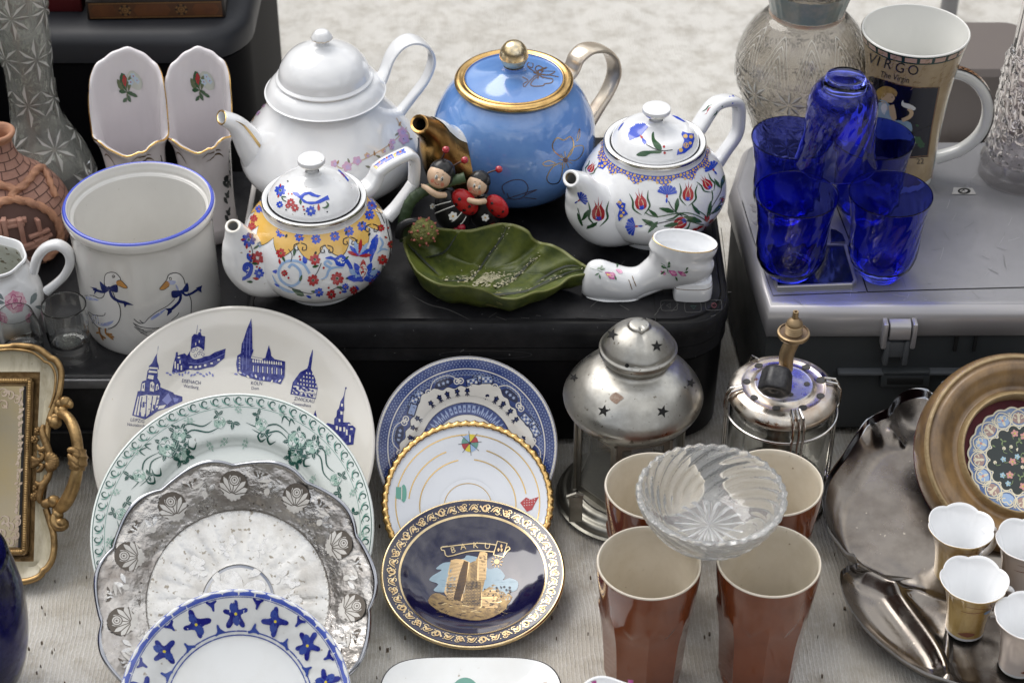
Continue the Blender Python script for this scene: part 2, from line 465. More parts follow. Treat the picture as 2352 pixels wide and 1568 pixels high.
M('orange_print', (.62, .28, .08), .2, coat=.3)
M('bright_yellow', (.75, .62, .05), .2)
M('gold', (.80, .52, .20), .17, metal=1, mot=(60, .8, (.50, .30, .11)), rv=(40, .32))
M('gold_pale', (.88, .70, .42), .2, metal=1, mot=(90, .7, (.62, .44, .2)))
M('gold_line', (.60, .42, .18), .22, metal=1)
M('silver_line', (.60, .58, .53), .2, metal=1)
M('gold_luster', (.70, .62, .50), .16, metal=.55, mot=(30, .9, (.56, .44, .34)), rv=(25, .3))
M('blue_glaze', (.12, .255, .58), .10, coat=.8, mot=(18, .8, (.18, .34, .66)), bump=(20, .0003))
M('navy_glaze', (.007, .006, .035), .07, coat=1.0)
M('brown_glaze', (.18, .046, .014), .10, spec=.35, coat=.5, mot=(14, .8, (.09, .022, .009)))
M('brown_inside', (.71, .65, .55), .18, coat=.5, mot=(20, .75, (.56, .49, .37)), speck=(160, .70, (.2, .14, .08)))
M('cup_gold_glaze', (.74, .53, .22), .13, coat=.7, mot=(45, .9, (.44, .24, .05)), stretch=(1, 1, .5))
M('cup_pink_glaze', (.80, .70, .63), .13, coat=.7, mot=(18, .8, (.76, .66, .62)))
M('terracotta', (.36, .20, .15), .75, mot=(40, .7, (.30, .14, .10)), bump=(160, .0012))
M('terracotta_orange', (.42, .21, .12), .7, mot=(60, .8, (.30, .15, .10)), bump=(160, .0008))
M('terracotta_dark', (.09, .045, .035), .8)
M('printer_black', (.007, .007, .0085), .30, spec=.24, mot=(22, .8, (.026, .026, .028)), rv=(17, .68), bump=(700, .00012), speck=(230, .72, (.2, .2, .2)))
M('printer_gloss', (.005, .005, .006), .3, spec=.16, mot=(10, .4, (.02, .02, .022)), rv=(9, .3))
M('printer_edge', (.03, .03, .034), .3, rv=(30, .5))
M('gap_black', (.003, .003, .003), .8)
M('cabinet_black', (.004, .004, .005), .6, spec=.06)
M('back_plastic', (.014, .0155, .020), .42, rv=(9, .6))
M('silver_plastic', (.25, .25, .262), .36, metal=.3, mot=(12, .7, (.19, .19, .20)), rv=(11, .5), speck=(260, .72, (.14, .14, .14)))
M('silver_rim', (.40, .39, .40), .3, metal=.4, mot=(30, .4, (.40, .39, .39)))
M('slate_plastic', (.038, .043, .046), .45, mot=(14, .5, (.05, .054, .057)), rv=(20, .6))
M('slate_light', (.085, .092, .10), .4)
M('lcd', (.008, .012, .035), .08, coat=1)
M('label_white', (.62, .60, .58), .5)
M('wood_dark', (.085, .035, .014), .35, mot=(40, .8, (.045, .018, .008)), stretch=(.3, 1, 1))
M('wood_inlay', (.22, .12, .04), .4, mot=(160, .8, (.10, .05, .02)))
M('wood_black', (.014, .010, .008), .4)
M('wine_red', (.09, .006, .008), .5, mot=(20, .5, (.05, .004, .005)))
M('steel', (.50, .49, .45), .27, metal=1, mot=(30, .8, (.27, .255, .225)), rv=(30, .5), bump=(9, .0035), speck=(190, .66, (.16, .14, .11)))
M('steel_dark', (.33, .32, .28), .34, metal=.9, mot=(26, .7, (.12, .11, .09)), rv=(22, .5), bump=(60, .0004))
M('chrome_worn', (.66, .62, .56), .14, metal=1, mot=(42, .9, (.50, .38, .27)), rv=(50, .55), speck=(120, .655, (.20, .10, .05)))
M('chrome_blue', (.42, .43, .50), .2, metal=.9, mot=(32, 1.0, (.66, .58, .50)), rv=(50, .5), speck=(150, .66, (.25, .11, .05)))
M('chrome', (.70, .69, .67), .10, metal=1, rv=(60, .35), mot=(90, .6, (.35, .3, .26)))
M('brass', (.38, .28, .17), .36, metal=.95, mot=(80, .8, (.34, .24, .13)), rv=(90, .6), bump=(220, .0003))
M('brass_dark', (.20, .14, .09), .5, metal=.7)
M('knob_plastic', (.018, .018, .022), .42, mot=(200, .7, (.06, .06, .06)), bump=(300, .0004))
M('dish_metal', (.25, .225, .20), .15, metal=.97, mot=(18, .9, (.12, .10, .085)), rv=(24, .36), bump=(30, .0006), speck=(170, .71, (.5, .45, .38)))
M('dish_edge', (.42, .43, .46), .12, metal=1)
M('silver_relief', (.72, .69, .65), .20, metal=.97, mot=(20, .95, (.22, .175, .145)), rv=(40, .4), bump=(90, .0024))
M('silver_center', (.78, .77, .74), .26, metal=.6, coat=.4, mot=(34, .9, (.50, .47, .42)), speck=(210, .62, (.30, .26, .2)), bump=(150, .0006))
M('silver_bright', (.80, .79, .77), .2, metal=.8, mot=(120, .6, (.6, .57, .52)), bump=(200, .0006))
M('tray_gilt_dark', (.16, .10, .045), .42, metal=.7, mot=(60, .8, (.30, .19, .07)), bump=(200, .0008))
M('tray_gilt', (.29, .185, .08), .36, metal=.85, mot=(38, .9, (.13, .075, .03)), rv=(60, .55), bump=(150, .0012))
M('tray_gilt_bright', (.42, .275, .12), .32, metal=.85, mot=(60, 1.0, (.14, .085, .035)), rv=(50, .5), bump=(100, .0010))
M('tray_ivory', (.52, .47, .34), .40, coat=.2, mot=(26, 1.0, (.27, .22, .13)), bump=(60, .0006), stretch=(3, 1, 1), speck=(120, .70, (.12, .08, .04)))
M('tray_recess', (.10, .065, .03), .6)
M('mirror', (.58, .46, .28), .06, metal=1, mot=(9, .9, (.66, .47, .20)), speck=(200, .72, (.9, .9, .9)))  # yellow of its reflection put into the base colour
M('mirror_etch', (.46, .36, .27), .5, metal=.5, mot=(60, .8, (.60, .50, .42)))
M('frame_wood', (.27, .165, .07), .28, coat=.4, mot=(30, 1.0, (.075, .046, .028)), stretch=(1, .6, .6), rv=(30, .5), bump=(60, .0004))
M('frame_gilt', (.34, .25, .13), .4, metal=.15, mot=(90, .9, (.25, .17, .08)), bump=(200, .0008))
M('velvet', (.10, .004, .012), .7, mot=(30, .6, (.04, .002, .005)))
M('miniature_blue', (.06, .13, .36), .3, mot=(45, .9, (.32, .42, .58)))
M('miniature_dark', (.025, .035, .035), .3)
M('miniature_cream', (.80, .74, .56), .3)
M('leaf_green', (.085, .105, .016), .34, mot=(55, 1.0, (.020, .038, .010)), rv=(30, .55), bump=(70, .0009), speck=(55, .665, (.24, .22, .07)))
M('leaf_worn', (.42, .385, .26), .6, mot=(200, .9, (.20, .20, .10)))
M('leaf_line', (.015, .022, .012), .6)
M('leaf_light', (.15, .16, .04), .4, mot=(60, .7, (.12, .14, .04)))
M('stem_green', (.05, .085, .035), .5, mot=(90, .7, (.02, .035, .018)), bump=(120, .0008))
M('bur_green', (.19, .19, .045), .7, mot=(190, .9, (.05, .06, .015)), bump=(260, .004))
M('bur_spike', (.36, .11, .08), .6)
M('bug_black', (.010, .010, .011), .28, mot=(60, .4, (.025, .025, .025)))
M('bug_red', (.50, .018, .02), .26, mot=(30, .6, (.34, .012, .015)))
M('bug_skin', (.70, .50, .34), .4, mot=(60, .4, (.66, .44, .29)), sss=.1)
M('bug_blush', (.66, .25, .16), .5)
M('bead_red', (.42, .008, .02), .08, coat=1)
M('wire_dark', (.06, .035, .03), .4, metal=.6)
M('chalk_white', (.75, .75, .70), .5)
M('mug_white', (.76, .76, .73), .13, coat=.6, mot=(8, .3, (.68, .67, .63)))
M('mug_tan', (.52, .40, .235), .16, coat=.5, mot=(26, .8, (.36, .255, .125)))
M('mug_green', (.02, .055, .04), .16, coat=.5)
M('mug_pink', (.62, .40, .30), .16, coat=.5, mot=(150, .7, (.66, .52, .44)))
M('mug_night', (.006, .006, .012), .13, coat=.6)
M('skin_print', (.62, .45, .26), .16, coat=.5)
M('hair_print', (.50, .33, .09), .16, coat=.5, mot=(200, .8, (.25, .15, .04)))
M('dress_print', (.25, .38, .47), .16, coat=.5, mot=(60, .8, (.42, .52, .58)))
M('case_brown', (.13, .11, .10), .6, mot=(9, .6, (.12, .10, .095)))
M('post_grey', (.24, .24, .25), .45, metal=.3)
def glass(name, col, rough=0.0, ior=1.5, dens=None, bump=None, tint_surface=True):
    m = M(name, col if tint_surface else (1, 1, 1), rough, trans=1.0, ior=ior, bump=bump)
    return m
glass('clear_glass', (.97, .985, .98), 0, 1.45)
glass('shot_glass', (.97, .985, .98), 0, 1.5); glass('crystal', (.93, .95, .90), .02, 1.5); MATS['crystal'].node_tree.nodes['Principled BSDF'].inputs['Transmission Weight'].default_value = .88
glass('crystal_amber', (.74, .71, .66), .03, 1.5); MATS['crystal_amber'].node_tree.nodes['Principled BSDF'].inputs['Transmission Weight'].default_value = .90
glass('ashtray_glass', (.97, .975, .96), .06, 1.5); MATS['ashtray_glass'].node_tree.nodes['Principled BSDF'].inputs['Transmission Weight'].default_value = .84
glass('lantern_glass', (.93, .93, .90), .06, 1.4)
glass('cobalt_glass', (.15, .19, .86), 0, 1.45, bump=(26, .0004))
glass('vase_blue_glass', (.02, .025, .24), .02, 1.4, bump=(25, .002))

M('cut_lit', (.86, .86, .83), .12, trans=.45, ior=1.5)  # lit and shaded sides of the cut facets, put into two colours
M('cut_shaded', (.36, .35, .32), .10, trans=.6, ior=1.5)
def cloth_mat():
    m = bpy.data.materials.new('ribbed_cloth'); m.use_nodes = True; t = m.node_tree; b = t.nodes['Principled BSDF']; N = t.nodes.new; L = t.links.new
    MATS['ribbed_cloth'] = m
    b.inputs['Roughness'].default_value = .9; b.inputs['Sheen Weight'].default_value = .15
    tc = N('ShaderNodeTexCoord')
    # warp the ribs gently
    n0 = N('ShaderNodeTexNoise'); n0.inputs['Scale'].default_value = 6; n0.inputs['Detail'].default_value = 2; L(tc.outputs['Object'], n0.inputs[0])
    va = N('ShaderNodeVectorMath'); va.operation = 'MULTIPLY_ADD'; L(n0.outputs['Color'], va.inputs[0]); va.inputs[1].default_value = (.022, .03, 0); L(tc.outputs['Object'], va.inputs[2])
    mpx = N('ShaderNodeMapping'); L(va.outputs[0], mpx.inputs[0])
    mpx.inputs['Rotation'].default_value = (0, 0, radians(-3))
    wv = N('ShaderNodeTexWave'); wv.wave_type = 'BANDS'; wv.bands_direction = 'X'; wv.inputs['Scale'].default_value = 88; wv.inputs['Distortion'].default_value = 2.6; wv.inputs['Detail'].default_value = 2; wv.inputs['Detail Scale'].default_value = 3
    L(mpx.outputs[0], wv.inputs[0])
    wv2 = N('ShaderNodeTexWave'); wv2.wave_type = 'BANDS'; wv2.bands_direction = 'Y'; wv2.inputs['Scale'].default_value = 300; wv2.inputs['Distortion'].default_value = 5; wv2.inputs['Detail'].default_value = 3; wv2.inputs['Detail Scale'].default_value = 4
    L(mpx.outputs[0], wv2.inputs[0])
    fine = N('ShaderNodeTexNoise'); fine.inputs['Scale'].default_value = 620; fine.inputs['Detail'].default_value = 4; L(tc.outputs['Object'], fine.inputs[0])
    big = N('ShaderNodeTexNoise'); big.inputs['Scale'].default_value = 7; big.inputs['Detail'].default_value = 9; big.inputs['Roughness'].default_value = .68; L(tc.outputs['Object'], big.inputs[0])
    mid = N('ShaderNodeTexNoise'); mid.inputs['Scale'].default_value = 38; mid.inputs['Detail'].default_value = 8; mid.inputs['Roughness'].default_value = .7; L(tc.outputs['Object'], mid.inputs[0])
    def mr(src, a, b_, lo, hi):
        r = N('ShaderNodeMapRange'); r.inputs[1].default_value = a; r.inputs[2].default_value = b_; r.inputs[3].default_value = lo; r.inputs[4].default_value = hi; L(src, r.inputs[0]); return r.outputs[0]
    def mix(f, a, b_):
        x = N('ShaderNodeMix'); x.data_type = 'RGBA'
        for s, i in ((a, 6), (b_, 7)):
            if isinstance(s, tuple): x.inputs[i].default_value = (*s, 1)
            else: L(s, x.inputs[i])
        L(f, x.inputs[0]); return x.outputs[2]
    def mth(op, a, b_):
        x = N('ShaderNodeMath'); x.operation = op
        for s, i in ((a, 0), (b_, 1)):
            if isinstance(s, (int, float)): x.inputs[i].default_value = s
            else: L(s, x.inputs[i])
        return x.outputs[0]
    rib = mth('MULTIPLY', mr(wv.outputs['Fac'], .62, .98, 0, 1), mr(mid.outputs[0], .30, .55, .35, 1))
    thr = mth('MULTIPLY', mr(wv2.outputs['Fac'], .3, .8, 0, 1), mr(fine.outputs[0], .40, .62, .2, 1))
    c = mix(thr, (.52, .495, .445), (.72, .70, .66))
    c = mix(mth('MULTIPLY', rib, .75), c, (.80, .79, .76))
    c = mix(mr(mid.outputs[0], .47, .68, 0, .66), c, (.34, .295, .225))
    c = mix(mr(big.outputs[0], .46, .66, 0, .62), c, (.40, .35, .27))
    # cleaner and whiter farther back on the cloth
    sp = N('ShaderNodeSeparateXYZ'); L(tc.outputs['Object'], sp.inputs[0])
    c2 = mix(mr(mid.outputs[0], .42, .66, 0, .75), (.68, .665, .625), (.43, .405, .355))
    c = mix(mth('MULTIPLY', mr(sp.outputs[1], 1.6, 2.0, 0, 1), .75), c, c2)
    L(c, b.inputs['Base Color'])
    h = mth('ADD', mth('MULTIPLY', rib, .8), mth('ADD', mth('MULTIPLY', thr, .45), mth('MULTIPLY', mid.outputs[0], 1.6)))
    bp = N('ShaderNodeBump'); bp.inputs['Distance'].default_value = .0007; bp.inputs['Strength'].default_value = .9; L(h, bp.inputs['Height']); L(bp.outputs[0], b.inputs['Normal'])
    return m
cloth_mat()
M('ground_soil', (.16, .145, .12), .95, mot=(6, .7, (.09, .08, .07)), bump=(20, .01))

# ================================================================ the ground and the cloth
mb = MB(); mb.add([(-40, -20, -.012), (40, -20, -.012), (40, 80, -.012), (-40, 80, -.012)], [(0, 1, 2, 3)])
tag(mb.build('ground', ['ground_soil']), kind='structure')
mb = MB(); nx, ny = 260, 300; vs = []
for j in range(ny + 1):
    y = .55 + 2.6 * j / ny
    for i in range(nx + 1):
        x = -1.25 + 2.5 * i / nx
        amp = .0035 if y < 1.44 else .0035 + min(.011, (y - 1.44) * .05)
        q = noise.noise(Vector((x * 5.5 + 3, y * 4.0, .3))) * .55 + noise.noise(Vector((x * 13, y * 9, 1.7))) * .4 + noise.noise(Vector((x * 30, y * 24, 4))) * .18
        rg = 1 - abs(noise.noise(Vector((x * 3.2 + y * 1.1, y * 2.6 - x * .9, 7)))) * 6; fold = max(0, rg) ** 2 * .0042
        vs.append((x, y, -.0045 + amp * q * .8 - .001 + fold))
fs = [(j * (nx + 1) + i, j * (nx + 1) + i + 1, (j + 1) * (nx + 1) + i + 1, (j + 1) * (nx + 1) + i) for j in range(ny) for i in range(nx)]
mb.add(vs, fs); tag(mb.build('ground_cloth', ['ribbed_cloth']), 'dirty off-white ribbed cloth spread over the ground under everything', 'cloth')

# crumbs, seeds and grit lying on the cloth
mb = MB(); rnd = random.Random(21)
for i in range(260):
    x, y = rnd.uniform(-.42, .42), rnd.choice([rnd.uniform(.95, 1.42), rnd.uniform(1.0, 1.3)]); r = min(abs(rnd.gauss(0, .00035)) + .00022, .0011)
    q = [Vector((x + r * sx * rnd.uniform(.6, 1.5), y + r * sy * rnd.uniform(.6, 1.5), z)) for z in (-.003, r * .9) for sx, sy in ((1, 1), (-1, 1), (-1, -1), (1, -1))]
    mb.add(q, [(0, 1, 5, 4), (1, 2, 6, 5), (2, 3, 7, 6), (3, 0, 4, 7), (4, 5, 6, 7)])
tag(mb.build('grit', [M('grit_brown', (.07, .05, .035), .9, mot=(400, .9, (.25, .2, .13)))]), 'dark crumbs and grit scattered over the dirty cloth', 'grit', kind='stuff')

# ================================================================ machines the goods stand on
ZP, ZL, ZS = .147, .103, .150
# -- black all-in-one printer, centre
f0 = 1.438
xl = AY(552, 745, f0).x; xr = AY(1688, 745, f0).x; back = 1.765
T = thing('printer', 'black flatbed printer with scuffed lid under the four teapots', 'printer', ((xl + xr) / 2, f0, 0))
oc = rrect(xl, f0, xr, back, (.05, .05, .035, .055), 8)
mb = MB(); mb.rslab(oc, [(.002, .010), (.004, .006), (.100, .004), (.101, .007)], 0, cap0=True)
mb.rslab(rrect(xl + .003, f0 + .004, xr - .003, back - .004, (.05, .05, .035, .053), 8), [(.1005, 0), (.1025, 0)], 1, cap0=False, cap1=False)
mb.build('body', ['printer_gloss', 'gap_black'], T)
mb = MB(); mb.rslab(oc, [(.1025, .004), (.1035, .0015), (.1170, .0015), (.1178, .003)], 0, cap0=False)
xc = AY(1115, 770, f0).x
mb.build('front_panel', ['printer_black'], T)
# dark paper slot in the front panel
mb = MB(); e = [(xc + .042 * cos(a) * (1 if True else 1), .1105 + .0045 * sin(a)) for a in [2 * pi * i / 28 for i in range(28)]]
mb.loft([[Vector((x, f0 + .0012, z)) for x, z in e], [Vector((xc + (x - xc) * .93, f0 + .006, .1105 + (z - .1105) * .7)) for x, z in e]], 0, cap1=True)
mb.loft([[Vector((xc + (x - xc) * 1.03, f0 + .0008, .1105 + (z - .1105) * 1.15)) for x, z in e], [Vector((x, f0 + .0008, z)) for x, z in e]], 1)
mb.build('paper_slot', ['gap_black', 'printer_edge'], T)
mb = MB()
mb.rslab(oc, [(.1180, .0035), (.1190, .0005), (.1330, .0), (.1395, .0015), (.1432, .0050)], 0, cap0=False, cap1=False)
mb.rslab(oc, [(.1432, .0050), (.1436, .0066), (.1440, .0078)], 1, cap0=False, cap1=False)
mb.rslab(oc, [(.1436, .0082), (.1462, .0092), (.1470, .0120)], 0, cap0=False, cap1=True)
# edge lines in the lid and rubbed places
mb.build('lid', ['printer_black', 'gap_black'], T)
ink_m = MB(); ch = FlatChart(Matrix.Translation((0, 0, .1471))); ik = Ink(ink_m, ch, None, edge=.05).px()
z7 = zf(2000, 650)
iz = Ink(ink_m, ch, None, edge=40).px(z7)
iz.stroke([(1310, 1090), (1322, 1215), (1330, 1360)], 9, 0, 0)
for bx, by in ((1450, 1225), (1655, 1240), (1832, 1222)):
    iz.stroke([(bx - 75, by - 30), (bx - 70, by + 30), (bx - 40, by + 42), (bx + 50, by + 38), (bx + 66, by + 20), (bx + 60, by - 36), (bx + 40, by - 44), (bx - 55, by - 44)], 4, 1, 3, True)
iz.stroke([(1425, 1225), (1455, 1205), (1455, 1245)], 5, 1, 0, True)
iz.stroke([(1630, 1225), (1680, 1228), (1656, 1252)], 5, 3, 0, True)
iz.ring(1830, 1222, 20, 5, 2, 20); iz.stroke([(1815, 1212), (1845, 1212), (1830, 1238)], 4, 2, 0, True)
iz.stroke([(650, 1320), (1330, 1368), (1700, 1362), (1860, 1290), (1935, 1190), (1930, 900), (1890, 560)], 5, 0, 4)
m6 = zf(1000, 650); i6 = Ink(ink_m, ch, None, edge=40).px(m6)
i6.stroke([(1390, 1140), (1530, 1215), (1700, 1260), (1880, 1345)], 9, 1, 4, taper=True)
rnd = random.Random(5)
for _ in range(26):
    x, y = rnd.uniform(1000, 1680), rnd.uniform(600, 735); a = rnd.uniform(-.9, .9); l = rnd.uniform(4, 26)
    ik.stroke([(x, y), (x + l * cos(a), y + l * sin(a))], .9, 1, 0)
ink_m.build('key_markings', ['gap_black', M('scuff', (.085, .083, .08), .5), M('key_red', (.17, .04, .05), .5), M('key_green', (.04, .10, .09), .5)], T)

# -- lower black box, left
fL = 1.413; xa = -.80; xb = xl
L2 = thing('recorder_box', 'low black box with a pale strip along its front under the goose jar', 'box', ((xa + xb) / 2, fL, 0))
mb = MB(); mb.box((xa, fL + .002, .004), (xl - .004, 1.76, ZL), 0, .004); mb.build('body', ['printer_black'], L2)
mb = MB(); mb.box((xa, fL - .001, ZL - .0115), (xl - .004, fL + .003, ZL - .0015), 0, .001); mb.build('front_strip', [M('strip_grey', (.17, .17, .175), .35, metal=.3, mot=(60, .6, (.08, .08, .08)))], L2)
mb = MB(); zz = AY(300, 992, fL).z
mb.box((xa, fL - .0006, zz - .001), (xl - .004, fL + .003, zz + .0008), 0, 0); mb.box((xa + .30, fL - .0012, .02), (xa + .33, fL + .003, .052), 1, .001); mb.build('seam', ['printer_edge', 'back_plastic'], L2)

# -- tall black machine behind, left
fB = 1.80; xr2 = AY(560, 120, fB).x; zt = AY(300, 84, fB).z
B = thing('black_cabinet', 'tall black plastic machine with rounded grey top edge behind the boot vases', 'printer', (-.55, fB, 0))
ob = rrect(-1.05, fB, xr2, 2.14, (.05, .03, .03, .06), 8)
mb = MB(); mb.rslab(ob, [(.002, .004), (.004, 0), (zt - .034, 0), (zt - .031, .003)], 0); mb.build('body', ['cabinet_black'], B)
mb = MB(); mb.rslab(ob, [(zt - .031, .003), (zt - .029, -.004), (zt - .010, -.005), (zt - .002, -.001), (zt + .003, .008)], 0, cap0=True, cap1=True); mb.build('lid', ['back_plastic'], B)
# inlaid boxes on it
def inlaid(name, label, x0, x1, yb, z0, h, rz, dy):
    t = thing(name, label, 'wooden box', ((x0 + x1) / 2, yb, z0), (0, 0, rz)); w2 = (x1 - x0) / 2
    mb = MB(); mb.box((-w2, 0, 0), (w2, dy, h), 0, .002); mb.build('body', ['wood_black'], t)
    mb = MB(); ch = FlatChart(Matrix.Translation((0, -.0004, h / 2)) @ Matrix.Rotation(radians(90), 4, 'X')); ik = Ink(mb, ch, edge=.03)
    H = h * .40; ik.poly([(-w2 + .003, -H), (w2 - .003, -H), (w2 - .003, H), (-w2 + .003, H)], 0)
    for a, b in ((-.93, -.56), (-.32, .22), (.52, .92)):
        ik.poly([(w2 * a + .004, -H * .72), (w2 * b - .004, -H * .72), (w2 * b, 0), (w2 * b - .004, H * .72), (w2 * a + .004, H * .72), (w2 * a, 0)], 1)
    for c in (-.44, .37):
        ik.ring(w2 * c, 0, H * .6, .0016, 2, 16); ik.ring(w2 * c, 0, H * .32, .0014, 2, 12); ik.disc(w2 * c, 0, H * .14, 2)
        for q in range(6): ik.disc(w2 * c + H * .6 * cos(q * 1.047), H * .6 * sin(q * 1.047), .0014, 3)
    ik.stroke([(-w2 + .004, -H * .9), (w2 - .004, -H * .9), (w2 - .004, H * .9), (-w2 + .004, H * .9)], .0009, 2, 0, True)
    mb.build('inlay', ['wood_dark', M('walnut', (.12, .045, .015), .35, mot=(60, .6, (.06, .02, .01))), 'wood_inlay', 'wood_black'], t)
    return t
p0 = AY(204, 60, fB + .03); p1 = AY(520, 60, fB + .03)
inlaid('inlaid_box', 'lower inlaid wooden box lying on the black machine', p0.x, p1.x, fB + .03, zt + .003, .0225, radians(2.0), .2)
inlaid('inlaid_box', 'upper inlaid wooden box resting on the lower one', p0.x - .002, p1.x + .004, fB + .034, zt + .0285, .024, radians(1.2), .2)
mb = MB(); q0 = AY(132, 40, fB + .045); q1 = AY(192, 40, fB + .045)
mb.box((q0.x - .12, fB + .045, zt + .003), (q1.x, fB + .18, zt + .055), 0, .002)
tag(mb.build('red_case', ['wine_red']), 'dark wine red case beside the inlaid boxes on the black machine', 'case')
# block added for a thin pale edge between boots and the big teapot
mb = MB(); a = G(548, 560, ZL); 
mb.box((AY(556, 480, 1.60).x, 1.60, ZL), (AY(570, 480, 1.60).x, 1.70, ZL + .040), 0, .002)
tag(mb.build('white_block', ['label_white']), 'small white block standing in for a thin pale edge between the boot vases and the white teapot', 'block')

# -- silver scanner, right
fs_ = 1.458; rz = radians(0.6)
x0 = AY(1757, 710, fs_).x
S = thing('scanner', 'grey multifunction scanner with silver lid and dark body under the blue glasses', 'scanner', (x0 + .22, fs_, 0))
x1 = .80; bk = 1.748
ol = [(x0 + .004, fs_), (x1, fs_ + .004)] + [(x1, bk), (x0 + .06, bk)] + [(AY(1690, 400, 1.72).x + .004 + .03 * (1 - sin(a)), bk - .03 + .03 * cos(a)) for a in [0.3, .6, .9, 1.2, 1.5]]
ol += [(AY(1672, 440, 1.68).x, 1.66)]
def clean(o):
    r = []
    for p in o:
        if not r or hypot(p[0] - r[-1][0], p[1] - r[-1][1]) > 1e-5: r.append(p)
    return r
ol = clean(ol)
zl = ZS - .0335
mb = MB(); mb.rslab(ol, [(.003, .004), (.004, .003), (zl, .003)], 0, cap1=True)
# seams, notch and vertical grooves of the dark body
for X0, X1 in ((2202, 2206), (2247, 2250)):
    a = AY(X0, 740, fs_); b = AY(X1, 760, fs_); mb.box((a.x, fs_ + .0012, .098), (b.x, fs_ + .004, zl), 1, 0)
mb.build('body', ['slate_plastic', 'gap_black'], S)
yl = AY(2100, 850, fs_).z
mb = MB(); a = AY(1925, 840, fs_); mb.box((a.x, fs_ - .004, yl - .004), (x1, fs_ + .006, yl), 0, .0015); mb.build('seam_ledge', ['slate_light'], S)
mb = MB(); a = AY(2010, 880, fs_); b = AY(2142, 880, fs_)
mb.box((a.x + .004, fs_ - .004, yl - .018), (b.x - .004, fs_ + .005, yl + .001), 0, .002); mb.box((a.x + .010, fs_ - .0048, yl - .014), (b.x - .010, fs_ + .004, yl - .006), 1, .001); mb.build('catch', ['slate_plastic', 'gap_black'], S)
mb = MB(); a = AY(2195, 860, fs_); b = AY(2420, 900, fs_); lz = yl - .0295
mb.box((a.x, fs_ + .001, lz), (b.x, fs_ + .0026, lz + .0285), 0, 0)
ch = FlatChart(Matrix.Translation((a.x, fs_ + .0009, lz)) @ Matrix.Rotation(radians(90), 4, 'X')); ik = Ink(mb, ch, edge=.05)
xx = .006; rnd = random.Random(2)
while xx < .075:
    ww = rnd.choice([.0005, .0008, .0012]); ik.poly([(xx, .005), (xx + ww, .005), (xx + ww, .020), (xx, .020)], 1); xx += ww + rnd.choice([.0005, .0007, .0010])
ik.text('MYSC93330J', .006, .0225, .0045, 1, align='LEFT'); ik.text('07011A', .052, .0225, .0045, 1, align='LEFT')
mb.build('barcode_label', ['label_white', 'line_dark'], S)
# silver lid
mb = MB(); mb.rslab(ol, [(zl, .0), (zl + .0015, -.0015), (ZS - .013, -.0015), (ZS - .006, .001), (ZS - .0015, .006), (ZS, .011)], 0, cap0=True, cap1=True, mats=[1, 1, 1, 1, 0, 0])
ch = FlatChart(Matrix.Translation((0, 0, ZS + .0002))); z8 = zf(2996, 650); i8 = Ink(mb, ch, edge=40).px(z8)
i8.stroke([(700, 250), (850, 640), (965, 960), (1012, 1105)], 11, 2, 0)
i8.stroke([(1012, 1108), (1500, 1090), (2400, 1066)], 7, 2, 0)
i8.stroke([(-60, 330), (40, 660), (130, 930), (205, 1138), (1000, 1108)], 6, 2, 0)
i8.stroke([(690, 722), (860, 715)], 6, 2, 0)
rnd = random.Random(17); iw = Ink(mb, ch, edge=40, off=.00005).px()
for _ in range(70):
    x, y = rnd.uniform(1780, 2340), rnd.uniform(400, 690); a = rnd.gauss(.3, 1.2); l = rnd.uniform(3, 34); iw.stroke([(x, y), (x + l * .5 * cos(a), y + l * .5 * sin(a) + 1), (x + l * cos(a), y + l * sin(a))], rnd.uniform(.5, 1.1), rnd.choice([3, 4]), 2)
mb.build('lid', ['silver_plastic', 'silver_rim', 'gap_black', M('scratch_pale', (.36, .36, .37), .5), M('scratch_dark', (.17, .17, .175), .5)], S)
mb = MB(); i8 = Ink(mb, ch, edge=40, off=.0005).px(z8); i8.poly([(1735, 275), (1750, 216), (1910, 222), (1942, 275)], 1); i8.ell(1840, 248, 56, 26, 0, 0, 20); i8.ell(1838, 248, 36, 14, 1, 0, 16); i8.stroke([(1800, 262), (1840, 236), (1850, 266), (1885, 240)], 9, 0, 0); mb.build('round_sticker', ['gap_black', M('sticker_grey', (.42, .41, .39), .5)], S)
for X, Y in ((30, 370), (45, 410), (60, 520), (918, 922)): mb = MB(); i8 = Ink(mb, ch, edge=40).px(z8); i8.ell(X, Y, 26 if X < 100 else 12, 12, 0, .4); mb.build('button', ['silver_rim' if X < 100 else 'slate_light'], S)
# LCD panel
def pl(z): return lambda x, y: tuple(G(*z8(x, y), ZS).xy)
P = pl(0); cs = [P(215, 1045), P(915, 1040), P(805, 725), P(640, 600), P(100, 640)]
mb = MB(); pan = [P(215, 1050), P(240, 1100), P(880, 1075), P(920, 1040), P(830, 735), P(690, 722), P(120, 740)]
mb.rslab(pan, [(ZS - .001, 0), (ZS + .0042, 0), (ZS + .0050, .0008), (ZS + .0050, .0026), (ZS + .0040, .0030)], 0, cap1=False)
mb.rslab(pan, [(ZS + .0040, .0029), (ZS + .0041, .0050)], 1, cap1=True, cap0=False)
dome = [P(690, 712), P(825, 705), P(800, 640), P(740, 600), P(690, 595)]
mb.rslab(dome, [(ZS, 0), (ZS + .004, .0005)], 0, cap1=False); mb.rslab(dome, [(ZS + .004, .0005), (ZS + .0041, .0035)], 1, cap0=False)
mb.build('display', ['silver_rim', 'lcd'], S)
